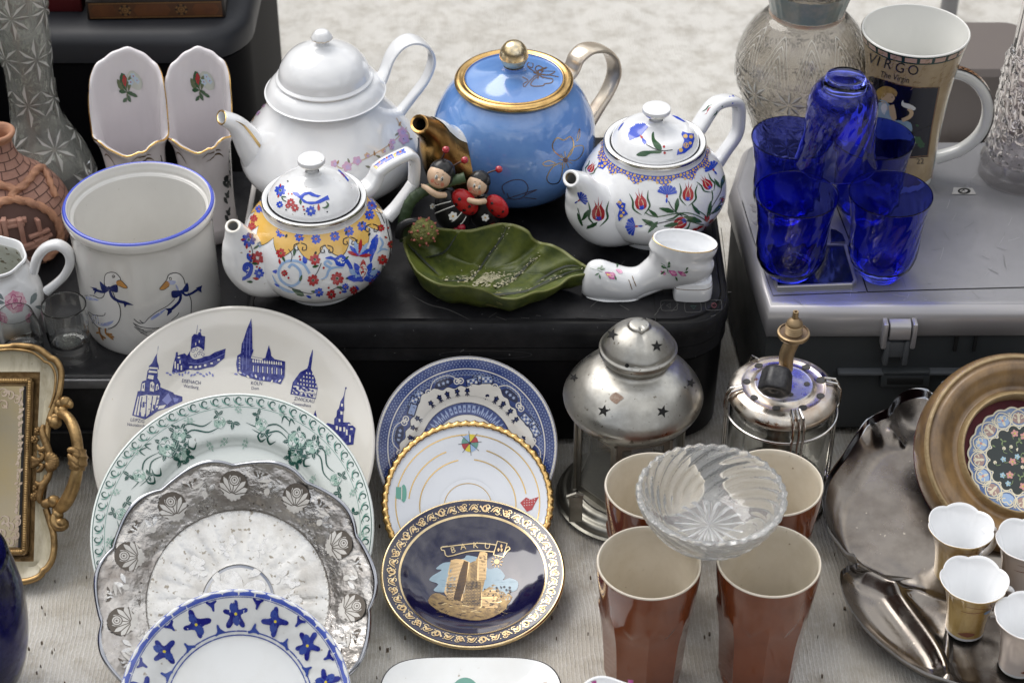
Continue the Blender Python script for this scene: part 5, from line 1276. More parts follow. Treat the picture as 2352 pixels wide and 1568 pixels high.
# ---- willow plate
T, R, m = plate_root('willow_plate', 'blue and white transfer saucer with dark latticed border, leaning on the black printer front', 1071, 818, 209, 42)
mb = MB(); f = plate_mesh(mb, R, [(0, -.014), (.40, -.014), (.52, -.0125), (.66, -.008), (.85, -.003), (.97, 0), (1, 0)], .0034)
ch = PlateChart(m, f); U = Ink(mb, ch, lambda x, y: (x * R, y * R), edge=.06)
U.ring(0, 0, .90, .195, 1, 150); U.ring(0, 0, .70, .20, 1, 130)
for j, r in enumerate((.97, .945, .92, .895)):
    for i in range(150): a = 2 * pi * (i + .5 * (j % 2)) / 150; U.disc(r * cos(a), r * sin(a), .0068, 3, 4)
U.ring(0, 0, .865, .012, 0, 140)
rnd = random.Random(3)
for i in range(130):
    a = 2 * pi * i / 130; U.stroke([(.845 * cos(a), .845 * sin(a)), (.79 * cos(a + .06), .79 * sin(a + .06))], .004, 3, 0); U.stroke([(.845 * cos(a), .845 * sin(a)), (.79 * cos(a - .06), .79 * sin(a - .06))], .004, 3, 0)
# white scalloped inner field with cell-blocks and blossoms
pts = []
for i in range(241):
    a = 2 * pi * i / 240; pts.append((.70 + .055 * sin(a * 6 + .8) * (1 if sin(a * 6 + .8) > 0 else .4) + .012 * sin(a * 31), a))
V = []
for r, a in pts: V += [(r * cos(a), r * sin(a)), (.585 * cos(a), .585 * sin(a))]
U.tris(V, [t for i in range(240) for t in ((2 * i, 2 * i + 1, 2 * i + 3), (2 * i, 2 * i + 3, 2 * i + 2))], 0)
U.stroke([(r * cos(a), r * sin(a)) for r, a in pts], .008, 2, 0)
for k in range(6):
    a = 2 * pi * k / 6 + .35
    for r, d in ((.77, .0), (.73, .09), (.78, -.12)):
        q = U.at(r * cos(a + d), r * sin(a + d), a + d - pi / 2 + .3); q.poly([(-.07, -.045), (.07, -.045), (.07, .045), (-.07, .045)], 2); q.poly([(-.058, -.033), (.058, -.033), (.058, .033), (-.058, .033)], 3)
        for x in range(4):
            for y in range(2): q.poly([(-.05 + x * .027, -.026 + y * .028), (-.03 + x * .027, -.026 + y * .028), (-.03 + x * .027, -.006 + y * .028), (-.05 + x * .027, -.006 + y * .028)], 0 if (x + y) % 2 else 1)
    b = a + pi / 6
    q = U.at(.755 * cos(b), .755 * sin(b), b - pi / 2); q.poly([(-.11, -.02), (-.06, .035), (.0, .045), (.08, .03), (.11, -.02), (.04, -.045), (-.05, -.045)], 2, 3)
    for x in (-.05, 0, .05): q.flower(x, -.002, .02, 5, 3, 0, x)
    q.stroke([(-.17, -.03), (-.10, .05), (0, .07), (.1, .05), (.17, -.03)], .010, 0, 4)
    for d in (-.26, .26, -.20): q = U.at(.74 * cos(b + d), .74 * sin(b + d), b); q.ring(0, 0, .030, .012, 0, 12); q.disc(0, 0, .012, 0, 6)
    for d in (-.36, -.18, 0, .15, .33):
        q = U.at(.635 * cos(b + d), .635 * sin(b + d), b + d); q.flower(0, 0, .032, 5, 2, 1, d * 9)
        for e in (-.6, 0, .6): q.petal(-.02, 0, pi + e, .045, .012, 2)
U.ring(0, 0, .44, .125, 1, 110); U.ring(0, 0, .505, .008, 2, 110); U.ring(0, 0, .375, .006, 2, 110)
for i in range(54):
    a = 2 * pi * i / 54; q = U.at(.44 * cos(a), .44 * sin(a), a)
    if (i // 6) % 3 == 2: q.poly([(-.04, -.016), (.04, -.016), (.04, .016), (-.04, .016)], 3); q.poly([(-.02, -.01), (.02, -.01), (.02, .01), (-.02, .01)], 1)
    else: q.petal(-.05, 0, 0, .10, .022, 3); q.petal(-.05, .024, 0, .05, .016, 3)
mb.build('dish', ['plate_cream', 'willow_blue', 'willow_dark', M('willow_pale', (.30, .38, .60), .15, coat=.5)], T)

# ---- gilt scalloped saucer
T, R, m = plate_root('saucer', 'white saucer with fluted gilt edge and a small striped beach umbrella', 1074, 968, 195, 29, cat='saucer')
mb = MB(); ns = 60
def gmod(a, i, r, h):
    t = max(0, (r / R - .93) / .07); s_ = .5 + .5 * sin(a * ns)
    return r * (1 + .012 * t * s_), h + .0014 * t * s_ * (1 if h > -.004 else 0)
f = plate_mesh(mb, R, [(0, -.013), (.30, -.013), (.36, -.0125), (.55, -.0105), (.80, -.0045), (.92, -.0015), (.935, -.0004), (.955, .0012), (.985, .0008), (1, 0)], .003, seg=240, edge=(.94, 1), mod=gmod)
ch = PlateChart(m, f); U = Ink(mb, ch, lambda x, y: (x * R, y * R), edge=.05)
for i in range(ns):
    a = 2 * pi * i / ns; q = U.at(.962 * cos(a), .962 * sin(a), a + .7); q.ell(0, 0, .034, .009, 1, 0, 8)
    q.ell(.0, .014, .022, .006, 6, 0, 7)
rm = [(.85, 0, 2 * pi), (.70, radians(112), radians(175)), (.70, radians(10), radians(72)), (.57, radians(102), radians(190)), (.57, radians(-10), radians(83)), (.28, 0, 2 * pi), (.70, radians(200), radians(330))]
for r, a, b in rm: U.ring(0, 0, r, .014 if r > .3 else .010, 5, 90, a, b)
q = U.at(.02, .755, 0)
cols = [2, 4, 3, 7, 2, 4, 3, 7]
for i in range(8): wedge(q, 0, 0, .10, i * pi / 4 + .1, (i + 1) * pi / 4 + .1, cols[i])
for i in range(8): q.stroke([(0, 0), (.14 * cos(i * pi / 4 + .1), .14 * sin(i * pi / 4 + .1))], .006, 8, 0)
q.disc(0, 0, .015, 8)
q = U.at(-.80, .12, 0); q.ell(.04, 0, .035, .11, 9, 0); q.poly([(-.05, -.07), (.04, -.075), (.04, .075), (-.05, .07)], 9); q.poly([(.005, -.075), (.03, -.075), (.03, .075), (.005, .075)], 7); q.poly([(.012, -.075), (.022, -.075), (.022, .075), (.012, .075)], 10)
q = U.at(.74, .02, 0); q.poly([(-.12, .0), (-.05, .06), (0, .03), (.10, .05), (.06, -.02), (.02, -.10), (-.04, -.12), (-.08, -.06)], 2)
for i in range(14): q.disc(-.07 + (i % 5) * .03, .025 - (i // 5) * .032, .006, 0, 5)
mb.build('dish', [M('saucer_white', (.74, .77, .82), .12, coat=.6, mot=(7, .3, (.80, .82, .84))), 'gold', 'red_print', 'pale_blue', 'bright_yellow', 'gold_line', M('gold_dark', (.22, .11, .03), .3, metal=.8), 'green_mid_print', 'line_dark', M('hat_green', (.15, .42, .33), .2), 'chalk_white'], T)

# ---- navy souvenir saucer
T, R, m = plate_root('navy_plate', 'glossy navy dish with gold scroll rim, gold tower picture and the word BAKU', 1086, 1146, 211, 9, .013)
mb = MB(); f = plate_mesh(mb, R, [(0, -.017), (.30, -.0165), (.50, -.0135), (.66, -.0085), (.78, -.0035), (.82, -.002), (.95, .0), (.985, .0008), (1, 0)], .0032, edge=(.975, 1))
ch = PlateChart(m, f); U = Ink(mb, ch, lambda x, y: (x * R, y * R), edge=.05)
U.ring(0, 0, .800, .022, 1, 140)
NS = 44; rnd = random.Random(8)
for i in range(NS):
    a = 2 * pi * i / NS; q = U.at(.885 * cos(a), .885 * sin(a), a - pi / 2); k = i % 4
    if k == 0:
        for b in range(4): q.stroke([(0, 0), (.026 * cos(b * 1.571 + .3), .026 * sin(b * 1.571 + .3)), (.04 * cos(b * 1.571 + 1.1), .04 * sin(b * 1.571 + 1.1))], .019, 2, 3, taper=True)
    elif k == 2:
        q.ell(0, 0, .03, .04, 2, .2, 10); q.ell(0, 0, .016, .024, 3, .2, 8); q.petal(-.03, 0, 2.6, .04, .02, 1); q.petal(.03, 0, .5, .04, .02, 1)
    else:
        q.petal(-.03, -.03, .9, .07, .03, 2); q.petal(.0, .0, -.5, .05, .026, 1)
    sg = 1 if i % 2 else -1
    q.stroke([(-.055, -.03 * sg), (-.02, .03 * sg), (.02, .035 * sg), (.04, .01 * sg), (.022, -.006 * sg), (.012, .01 * sg)], .010, 1, 4)
    q.stroke([(.0, -.04 * sg), (.03, -.05 * sg), (.05, -.03 * sg), (.038, -.018 * sg)], .009, 1, 4)
    for d in (-.05, .045): q.disc(d, .045 * (1 if i % 2 else -1) * .9, .007, 1, 6)
E = Ink(mb, ch).px(ZE)
# clouds
E.poly([(1535, 690), (1560, 650), (1640, 600), (1590, 590), (1650, 540), (1720, 530), (1830, 500), (1850, 475), (1900, 480), (1960, 500), (2040, 590), (2120, 580), (2180, 650), (2160, 690), (2220, 670), (2290, 700), (2280, 770), (2200, 800), (2230, 850), (2100, 860), (1800, 800), (1620, 790), (1570, 770), (1610, 720)], 4, 3)
E.poly([(1522, 860), (1560, 805), (1620, 800), (1680, 830), (1760, 820), (1900, 840), (2080, 720), (2130, 770), (2180, 790), (2245, 830), (2200, 900), (2180, 940), (2080, 1000), (1960, 1030), (1800, 1015), (1640, 960), (1550, 905)], 5, 2)
E.poly([(1690, 640), (1718, 515), (1760, 505), (1830, 510), (1880, 535), (1862, 660), (1850, 700), (1810, 870), (1700, 850), (1660, 790)], 2)
E.poly([(1850, 700), (1880, 540), (1925, 520), (1950, 490), (1965, 445), (2000, 440), (2030, 455), (2020, 640), (1985, 790), (1970, 920), (1880, 910), (1812, 890)], 5)
E.poly([(1950, 490), (1968, 445), (2000, 440), (2030, 455), (2018, 680), (1940, 690)], 2); E.poly([(1980, 790), (2060, 770), (2125, 780), (2120, 920), (1970, 920)], 2)
E.poly([(1790, 640), (1830, 520), (1868, 532), (1850, 700), (1800, 870), (1740, 850)], 6)
for i in range(22):
    y = 545 + i * 12; E.stroke([(1712 - i * 1.6, y - 8), (1780 - i, y - 2), (1850 - i, y + 6)], 3, 3, 0)
    if i < 18: E.stroke([(1955, 480 + i * 12), (2020, 478 + i * 12)], 3, 3, 0); E.stroke([(1885, 560 + i * 12), (1945, 540 + i * 12)], 3, 3, 0)
for i in range(16):
    E.stroke([(1850 - i * 2, 700 + i * 13), (1975, 705 + i * 13)], 3, 3, 0)
    for j in range(5): x = 1855 + j * 26 + (i % 2) * 12; E.stroke([(x, 700 + i * 13), (x, 713 + i * 13)], 3, 3, 0)
    if i < 11: E.stroke([(1985, 790 + i * 12), (2120, 785 + i * 12)], 3, 3, 0)
    if i < 12:
        for j in range(4): x = 1690 + j * 28 + (i % 2) * 12; E.stroke([(x, 720 + i * 12), (x, 732 + i * 12)], 3, 3, 0)
        E.stroke([(1680, 720 + i * 12), (1800, 725 + i * 12)], 3, 3, 0)
for i in range(70): x, y = rnd.uniform(1550, 2220), rnd.uniform(850, 1000); E.stroke([(x, y), (x + rnd.uniform(10, 50), y + rnd.uniform(-14, 14))], 4, 3 if i % 3 else 1, 0)
for i in range(30): x, y = rnd.uniform(2000, 2230), rnd.uniform(740, 850); E.disc(x, y, rnd.uniform(5, 12), 5 if i % 2 else 3, 6)
E.disc(2112, 530, 23, 2, 14)
for i in range(10): E.stroke([(2112 + 32 * cos(i * .628), 530 + 32 * sin(i * .628)), (2112 + 52 * cos(i * .628), 530 + 52 * sin(i * .628))], 5, 2, 0)
E.stroke([(1690, 395), (1635, 405), (1640, 430), (1662, 435), (1690, 485), (1850, 445), (1960, 435), (2085, 445)], 9, 1, 3); E.stroke([(1635, 405), (1800, 385), (1960, 370), (2110, 385)], 9, 1, 4); E.stroke([(2170, 480), (2200, 440), (2225, 420), (2210, 400), (2190, 415)], 9, 1, 3)
E.stroke([(2118, 352), (2200, 372), (2168, 490), (2082, 470)], 9, 1, 0, True)
for x, y in ((2150, 398), (2125, 430), (2152, 432)): E.petal(x, y + 14, -1.5, 34, 20, 2)
for c_, x, y, r in (('B', 1742, 452, -.28), ('A', 1825, 424, -.14), ('K', 1930, 412, 0), ('U', 2028, 418, .12)): E.text(c_, x, y, 74, 1, r, 'CENTER', 1.0, -1)
mb.build('dish', ['navy_glaze', 'gold_pale', M('gold_matte', (.60, .42, .22), .35, metal=.7), M('navy_line', (.01, .01, .03), .3), 'sky_print', M('gold_dim', (.36, .25, .12), .4, metal=.6, mot=(200, .8, (.08, .06, .06))), M('bronze_shadow', (.10, .06, .03), .35, metal=.5)], T)

# ---- white square plate, bottom edge
c = G(1080, 1700, .0); kk = km(c); 
T = thing('square_plate', 'white rounded-square plate with thin black rim and green spot, at the bottom edge', 'plate', c)
w2 = 216 * kk
def sq(a, s_): # superellipse
    e = .42; x = abs(cos(a)) ** e * (1 if cos(a) >= 0 else -1); y = abs(sin(a)) ** e * (1 if sin(a) >= 0 else -1); return Vector((x * s_ * (1 + .0 * y), y * s_, 0))
mb = MB(); rings = []; prof_ = [(.0, .005), (.3, .005), (.55, .006), (.68, .008), (.86, .013), (.965, .0165), (.985, .017), (1.0, .0165), (1.0, .0150), (.86, .0105), (.6, .0025), (.55, .0), (.5, .0)]
for s_, z in prof_: rings.append([c + sq(2 * pi * i / 96, w2 * s_) + Vector((0, 0, z)) for i in range(96)])
mb.loft(rings, mats=[0] * 6 + [1, 1, 0, 0, 0, 0])
mb.build('dish', ['plate_white', 'line_dark'], T)
gp = G(1068, 1588, .009) - c
def zsq(x, y):
    s_ = (abs(x) ** (2 / .42) + abs(y) ** (2 / .42)) ** .21 / w2
    for (a, za), (b, zb_) in zip(prof_, prof_[1:8]):
        if a <= s_ <= b: return lerp(za, zb_, (s_ - a) / (b - a))
    return .017
mb = MB(); rings = []
for q in (1, .75, .5, .25, .01):
    ring = []
    for t in [2 * pi * i / 40 for i in range(40)]:
        x, y = gp.x + q * 34 * kk * cos(t), gp.y + q * 40 * kk * sin(t); ring.append(c + Vector((x, y, zsq(x, y) + .0006)))
    rings.append(ring)
mb.loft(rings, 0, cap1=True)
mb.build('green_spot', ['green_mid_print'], T)
# ---- lobed bowl peeping in at the bottom edge
cx = AY(1425, 1560, 1.0).x; c = Vector((cx, .998, 0))
T = thing('lobed_bowl', 'white lobed bowl with a magenta mark, only its rim showing at the bottom edge', 'bowl', c)
mb = MB(); Rr = .058
lp = catmull([(.0, .002), (.45, .002), (.47, .0), (.5, .003), (.66, .030), (.84, .066), (.98, .0915), (1.0, .093), (.985, .0935), (.95, .090), (.80, .066), (.60, .032), (.4, .012), (.0, .010)], 5)
mb.lathe([(r * Rr, z) for r, z in lp], c, 140, mod=lambda a, i, r, h: (r * (1 + .045 * cos(7 * a) * min(1, h / .05)), h + .0015 * cos(7 * a) * max(0, h / .09)))
U = Ink(mb, LatheChart(c, [(r * Rr * .955 if False else r * Rr, z) for r, z in lp[20:34]]))
for b in (-1.75, -1.3, 1.3, 1.8): U.at(b, .05, .8, 20, 1).petal(0, 0, .4, .012, .005, 1); U.at(b, .05, 0, 20, 1).petal(0, 0, 2.2, .010, .004, 1)
for b in (1.25, 1.75): 
    p0 = Vector((c.x + Rr * .9 * cos(b), c.y + Rr * .9 * sin(b), .0822))
mb.build('body', ['white_clean', 'magenta_print'], T)

# ================================================================ left group
Z0 = zf(0, 0); Z5 = zf(0, 650)
# ---- goose jar
ax = Ax(352, 733, ZL); ax.p.y += .006
T = thing('jar', 'tall off-white jar with blue rim painted with two geese wearing navy bows', 'jar', ax.p)
prof = ax.prof([(132, 738), (140, 736), (152, 722), (157, 690), (159, 640), (161, 560), (163, 510), (167, 492), (172, 484), (174, 478), (174, 478), (175, 472), (174, 467), (170, 463), (164, 464), (161, 470), (158, 476), (157, 482), (152, 486), (150, 500), (148, 600), (144, 700), (120, 712), (0, 714)], 5)
mb = MB(); mb.lathe([(0, .001)] + prof, ax.p, 128, mats=[0] + [1 if 56 <= i < 64 else 0 for i in range(len(prof))])
chart = LatheChart(ax.p, prof[:45]); D = Ink(mb, chart).px(Z5)
W_, BK, NV, OR, BL = 2, 3, 4, 5, 6
# goose 1
D.poly([(735, 1135), (790, 1135), (860, 1160), (895, 1130), (905, 1070), (893, 1010), (900, 965), (925, 940), (965, 938), (1005, 955), (1030, 1000), (1000, 1040), (965, 1030), (965, 1100), (990, 1160), (1025, 1230), (1032, 1300), (1010, 1370), (960, 1410), (880, 1420), (820, 1390), (780, 1330), (750, 1260), (735, 1200)], W_, 3)
D.stroke([(725, 1138), (790, 1136), (850, 1160), (885, 1145), (900, 1100)], 7, BK); D.stroke([(897, 1065), (893, 1005), (905, 955), (945, 938), (990, 945), (1025, 980), (1032, 1000)], 6, BK)
D.stroke([(962, 1100), (990, 1165), (1025, 1230), (1030, 1310), (1005, 1375), (955, 1412), (925, 1418)], 7, BK); D.stroke([(740, 1250), (780, 1330), (825, 1395), (870, 1418)], 6, BK)
D.stroke([(900, 1283), (893, 1305), (850, 1308), (800, 1300), (760, 1275)], 6, BK)
D.poly([(740, 1145), (800, 1155), (850, 1178), (800, 1180), (740, 1165)], BL, 2); D.poly([(840, 1375), (900, 1370), (975, 1350), (930, 1395), (860, 1395)], BL, 2)
for i in range(16): D.stroke([(775 + (i % 4) * 18 + (i // 4) * 4, 1300 + (i // 4) * 20), (785 + (i % 4) * 18 + (i // 4) * 4, 1316 + (i // 4) * 20)], 5, BL if i % 3 else BK, 0)
D.poly([(1000, 1010), (1030, 1002), (1060, 1030), (1092, 1068), (1060, 1072), (1010, 1050), (995, 1030)], OR, 2); D.stroke([(1000, 1012), (1032, 1002), (1062, 1032), (1093, 1068), (1060, 1072), (1000, 1042)], 5, BK, 2)
D.ring(972, 972, 11, 5, BK, 12); D.disc(974, 973, 5, BK, 6)
D.poly([(930, 1072), (885, 1040), (855, 1014), (862, 1060), (875, 1095), (905, 1090)], NV, 2); D.poly([(930, 1070), (975, 1045), (1005, 1048), (1008, 1105), (975, 1105), (940, 1090)], NV, 2); D.disc(932, 1073, 17, NV)
D.stroke([(925, 1085), (890, 1105), (840, 1095), (800, 1080)], 22, NV, 4); D.poly([(772, 1062), (830, 1072), (830, 1100), (805, 1128), (812, 1085)], NV)
D.stroke([(940, 1090), (960, 1145), (1010, 1180), (1070, 1195)], 24, NV, 4); D.poly([(1055, 1178), (1100, 1195), (1145, 1218), (1085, 1215), (1068, 1240), (1058, 1205)], NV)
for a in ([(850, 1408), (852, 1440), (865, 1475), (905, 1500)], [(855, 1450), (825, 1455)], [(905, 1415), (905, 1450), (925, 1475), (975, 1490)], [(865, 1475), (885, 1515)], [(920, 1470), (968, 1510)], [(915, 1460), (960, 1468)]): D.stroke(a, 15, OR, 3); D.stroke([(x + 5, y + 3) for x, y in a], 4, BK, 3)
# goose 2
D.poly([(1425, 1000), (1440, 965), (1475, 945), (1520, 945), (1560, 975), (1580, 1030), (1575, 1090), (1610, 1110), (1635, 1180), (1630, 1290), (1500, 1370), (1330, 1415), (1250, 1420), (1180, 1390), (1215, 1375), (1270, 1330), (1330, 1285), (1420, 1230), (1490, 1170), (1520, 1110), (1500, 1040), (1470, 1045), (1440, 1035)], W_, 3)
D.stroke([(1425, 1005), (1440, 962), (1485, 943), (1530, 950), (1565, 985), (1582, 1040)], 7, BK); D.stroke([(1605, 1110), (1633, 1180), (1632, 1290)], 7, BK); D.stroke([(1495, 1165), (1430, 1225), (1340, 1275), (1270, 1330), (1230, 1370), (1195, 1345)], 6, BK)
D.poly([(1290, 1325), (1350, 1285), (1420, 1245), (1380, 1290), (1300, 1345)], BL, 2); D.poly([(1430, 1010), (1500, 1010), (1490, 1040), (1450, 1040)], BL, 2); D.poly([(1500, 1040), (1520, 1060), (1530, 1100), (1512, 1085)], BL, 2)
D.poly([(1418, 1010), (1450, 1030), (1440, 1060), (1405, 1082), (1372, 1088), (1365, 1078), (1385, 1050)], OR, 2); D.stroke([(1420, 1008), (1385, 1050), (1364, 1080), (1400, 1086), (1445, 1055)], 5, BK, 3)
D.ring(1456, 992, 10, 5, BK, 12); D.stroke([(1440, 985), (1460, 980), (1468, 1000)], 4, BK)
D.poly([(1550, 1100), (1580, 1050), (1600, 1025), (1612, 1065), (1608, 1100), (1575, 1108)], NV, 2); D.poly([(1548, 1095), (1500, 1092), (1465, 1100), (1470, 1150), (1510, 1155), (1545, 1125)], NV, 2); D.disc(1552, 1103, 17, NV)
D.stroke([(1560, 1110), (1590, 1132), (1640, 1115), (1690, 1082)], 20, NV, 4); D.poly([(1675, 1070), (1728, 1048), (1718, 1080), (1722, 1112), (1695, 1095)], NV)
D.stroke([(1545, 1120), (1535, 1180), (1490, 1230), (1450, 1262)], 24, NV, 4); D.poly([(1465, 1240), (1408, 1248), (1435, 1265), (1425, 1312), (1470, 1275)], NV)
D.stroke([(1530, 1280), (1510, 1310), (1465, 1345)], 5, BK); D.stroke([(1145, 1335), (1190, 1370), (1230, 1370)], 6, BK); D.stroke([(1140, 1370), (1200, 1400), (1300, 1415), (1360, 1410)], 6, BK)
for a in ([(1150, 1380), (1190, 1420), (1230, 1430)], [(1150, 1400), (1200, 1440), (1260, 1455)], [(1180, 1410), (1240, 1440), (1300, 1440)], [(1200, 1450), (1260, 1475)]): D.stroke(a, 5, BK)
mb.build('body', ['jar_glaze', M('rim_blue', (.055, .085, .50), .14, coat=.5), M('goose_white', (.78, .77, .75), .16, coat=.5), 'line_dark', M('bow_navy', (.012, .02, .12), .15, coat=.4, mot=(90, .7, (.03, .05, .22))), M('bill_orange', (.60, .30, .09), .2, coat=.4, mot=(90, .7, (.40, .17, .05))), M('goose_shade', (.30, .36, .66), .2, coat=.4, mot=(90, .9, (.60, .63, .75)))], T)

# ---- boot-shaped vases
def boot_vase(name, label, X, Y, top, lip, rx, turn, flip=1):
    a0 = Ax(X, Y, ZL); p = a0.p; t = thing(name, label, 'vase', p, group=None); t['_o'] = tuple(p)
    k = a0.k(.1); hl = a0.h(lip); ht = top
    mb = MB(); N = 72; rings = []
    def sec(f):        # f 0..1 of height: half widths and centre shift
        w_ = lerp(.052, .0, 0); 
        c = catmull([(0, .80, .95, -.010), (.08, .84, 1.0, -.010), (.2, .80, .92, -.006), (.45, .80, .84, .0), (.75, .88, .90, .0), (1, 1.0, 1.0, 0)], 6)
        for q0, q1 in zip(c, c[1:]):
            if q0[0] <= f <= q1[0] + 1e-9: u = (f - q0[0]) / max(q1[0] - q0[0], 1e-9); return [lerp(a, b, u) for a, b in zip(q0[1:], q1[1:])]
        return c[-1][1:]
    R = rx * k
    def H(a):          # rim height round the opening: tall tongue at the back
        b = sin(a - turn); h = hl + (ht - hl) * max(0, (b + .30) / 1.30) ** .40 * (1 if b > -.30 else 0) - .011 * max(0, -b - .2) ** 1.5
        h += .0030 * sin(5 * a) * (1 if b < .2 else .5) + .0006 * sin(13 * a) + (.0 if abs(sin(a * .5 + .6)) > .05 else -.002)
        return h
    lv = [i / 26 for i in range(27)]
    def pt(a, f, ins=0, flare=True):
        wx, wy, dy = sec(min(f, 1)); h = H(a) * f; back = sin(a - turn)
        fl = 1 + (.22 * max(0, .1 - back) + .02) * max(0, (f - .80) / .20) ** 2
        squeeze = 1 - .36 * max(0, back) * max(0, (f - .6) / .4) ** 2       # tongue rounds over
        xx = cos(a) * (R * wx - ins) * fl; yy = sin(a) * (R * .86 * wy - ins) * fl
        tt = max(0, sin(a - turn)); hh = h
        return p + Vector((xx, yy + dy, hh))
    for f in lv: rings.append([pt(2 * pi * j / N, f) for j in range(N)])
    rings.append([pt(2 * pi * j / N, 1, .0012) + Vector((0, 0, .0014)) for j in range(N)])
    for f in [1, .97, .9, .8, .65, .5, .35, .2, .1]: rings.append([pt(2 * pi * j / N, f, .0038) for j in range(N)])
    mats = [0] * 26 + [1] + [2] * 20
    mb.loft(rings, mats=mats[:len(rings)], cap1=True)
    # decoration: rose spray inside the tongue, gilt strokes outside
    def inner(u, v): return pt(u, v, .0042)
    sc = SurfChart(lambda u, v: pt(u, v, .0044)); 
    class InC:
        def map(s, u, v):
            e = 1e-3; q = pt(u, v, .0040); n = (pt(u + e, v, .0040) - q).cross(pt(u, v + e, .0040) - q).normalized(); n = -n
            return q, n
    class OutC:
        def map(s, u, v):
            e = 1e-3; q = pt(u, v); n = (pt(u + e, v) - q).cross(pt(u, v + e) - q).normalized(); return q, n
    ic = Ink(mb, InC(), lambda x, y: (pi / 2 + turn - x / R, .80 + y / ht), edge=.004)
    q = ic
    q.ell(.006, .006, .010, .010, 3, 0, 12); q.petal(-.006, -.004, 1.7, .020, .010, 4); q.petal(-.009, -.006, 1.9, .018, .006, 5); q.petal(-.003, -.006, 1.3, .017, .006, 5); q.petal(-.006, .0, 1.6, .013, .006, 6)
    for x, y in ((.005, .010), (.001, .003), (.009, .007)): q.flower(x, y, .0038, 5, 7, 6)
    for x, y, a, l in ((-.006, -.006, -.5, .012), (-.006, -.008, -1.2, .011), (-.006, -.006, 2.7, .010), (-.002, -.010, -.1, .010), (-.006, -.012, 3.6, .007)): q.petal(x, y, a, l, .0046, 4)
    q.stroke([(-.006, .0), (-.005, -.009), (-.008, -.016)], .0012, 5)
    oc = Ink(mb, OutC(), lambda x, y: (-pi / 2 + turn * 0 + x / R, 1 + y / hl), edge=.004)
    for x, y, s_ in ((.012, -.010, 1), (.016, -.019, 1), (-.030, -.012, 1), (-.026, -.022, .8)):
        oc.stroke([(x - .010 * s_, y), (x - .002, y + .004), (x + .004, y + .001), (x + .011 * s_, y - .006)], .0022, 8, 4, taper=True)
    # dark leaves and berries low on the side
    for i in range(9):
        oc.petal(.026 + .002 * (i % 3), -.050 - i * .006, (-.7, .9, 2.2)[i % 3], .010, .005, 9)
    oc.disc(.030, -.052, .0042, 9); oc.disc(.033, -.060, .0040, 9)
    for i in range(8): oc.stroke([(.036 + .001 * (i % 2), -.020 - i * .006), (.040, -.032 - i * .006)], .0011, 9, 0)
    mb.build('body', ['boot_glaze', 'gold', M('boot_inside', (.74, .70, .715), .18, coat=.5, mot=(10, .5, (.64, .60, .61))), M('ghost_grey', (.56, .58, .52), .2, coat=.4), 'green_print', M('olive_stem', (.14, .17, .09), .2), 'red_print', M('petal_blue', (.50, .62, .74), .2, coat=.4), M('bronze_stroke', (.16, .10, .045), .3, metal=.6), M('dark_leaf_print', (.03, .035, .035), .2, coat=.4)], t)
    mb = MB(); foot = []
    for z, s_ in ((.0, .97), (.002, 1.02), (.012, 1.03), (.016, .99)):
        foot.append([p + Vector((cos(a) * R * .84 * s_, -.010 + sin(a) * R * .86 * s_, z)) for a in [2 * pi * j / 48 for j in range(48)]])
    mb.loft(foot, cap0=True); mb.build('sole', ['boot_glaze'], t)
    return t
boot_vase('boot_vase', 'pink-white porcelain boot vase with rosebud inside, left of two behind the goose jar', 334, 522, .187, 290, 84, .04)
boot_vase('boot_vase', 'pink-white porcelain boot vase with rosebud inside, right of two, beside the white teapot', 488, 516, .187, 288, 75, -.10)

# ---- cut-glass vases
def cut(n, m, amp, sh=.5):
    def f(a, i, r, h):
        return r, h
    return f
def facet_mod(n, h0, h1, amp, rows=3, twist=.5):
    """star-cut facets: rows of pointed bosses"""
    def f(a, i, r, h):
        if h < h0 or h > h1: return r, h
        v = (h - h0) / (h1 - h0) * rows; row = int(v); fv = v - row; u = (a / (2 * pi) * n + (row % 2) * twist) % 1
        x, y = (u - .5) * 2, (fv - .5) * 2; d = hypot(x, y); th = atan2(y, x)
        e = max(0, 1 - abs(x) - abs(y)); g = min(abs(x), abs(y), abs(x - y) * .7, abs(x + y) * .7); c_ = max(0, 1 - max(abs(x), abs(y)))
        return r * (1 + amp * (.45 * e + 2.2 * min(g, .16) * min(1, 3 * c_) - .25 * (1 - min(1, 5 * abs(1 - abs(x) - abs(y)))) * .5)), h
    return f
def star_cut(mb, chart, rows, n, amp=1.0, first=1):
    """cut stars: every ray pairs a lit and a shaded facet, both put into the colour"""
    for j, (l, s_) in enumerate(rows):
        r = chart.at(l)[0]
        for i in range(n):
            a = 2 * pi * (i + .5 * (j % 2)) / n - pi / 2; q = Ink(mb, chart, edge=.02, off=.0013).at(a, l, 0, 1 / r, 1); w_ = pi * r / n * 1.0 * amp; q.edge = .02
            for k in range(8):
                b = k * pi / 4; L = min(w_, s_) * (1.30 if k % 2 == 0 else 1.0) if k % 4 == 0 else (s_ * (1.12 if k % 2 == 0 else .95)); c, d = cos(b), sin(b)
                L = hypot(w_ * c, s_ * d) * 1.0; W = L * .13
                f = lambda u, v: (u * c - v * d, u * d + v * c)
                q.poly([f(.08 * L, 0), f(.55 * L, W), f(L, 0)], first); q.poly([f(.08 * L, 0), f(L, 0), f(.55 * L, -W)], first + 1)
def facet_lines(mb, chart, l0, l1, n, mat): pass
ax = Ax(112, 432, ZL)
T = thing('crystal_vase', 'tall narrow-waisted cut-glass vase with flared foot beside the brick jug', 'vase', ax.p)
o = ax.prof([(0, 436), (92, 436), (110, 430), (116, 420), (112, 395), (98, 350), (74, 305), (58, 270), (53, 230), (54, 170), (58, 110), (64, 50), (70, 0), (76, -60)], 22)
inn = [(max(r - .008, .012), h) for r, h in o[::-1] if h > .03]
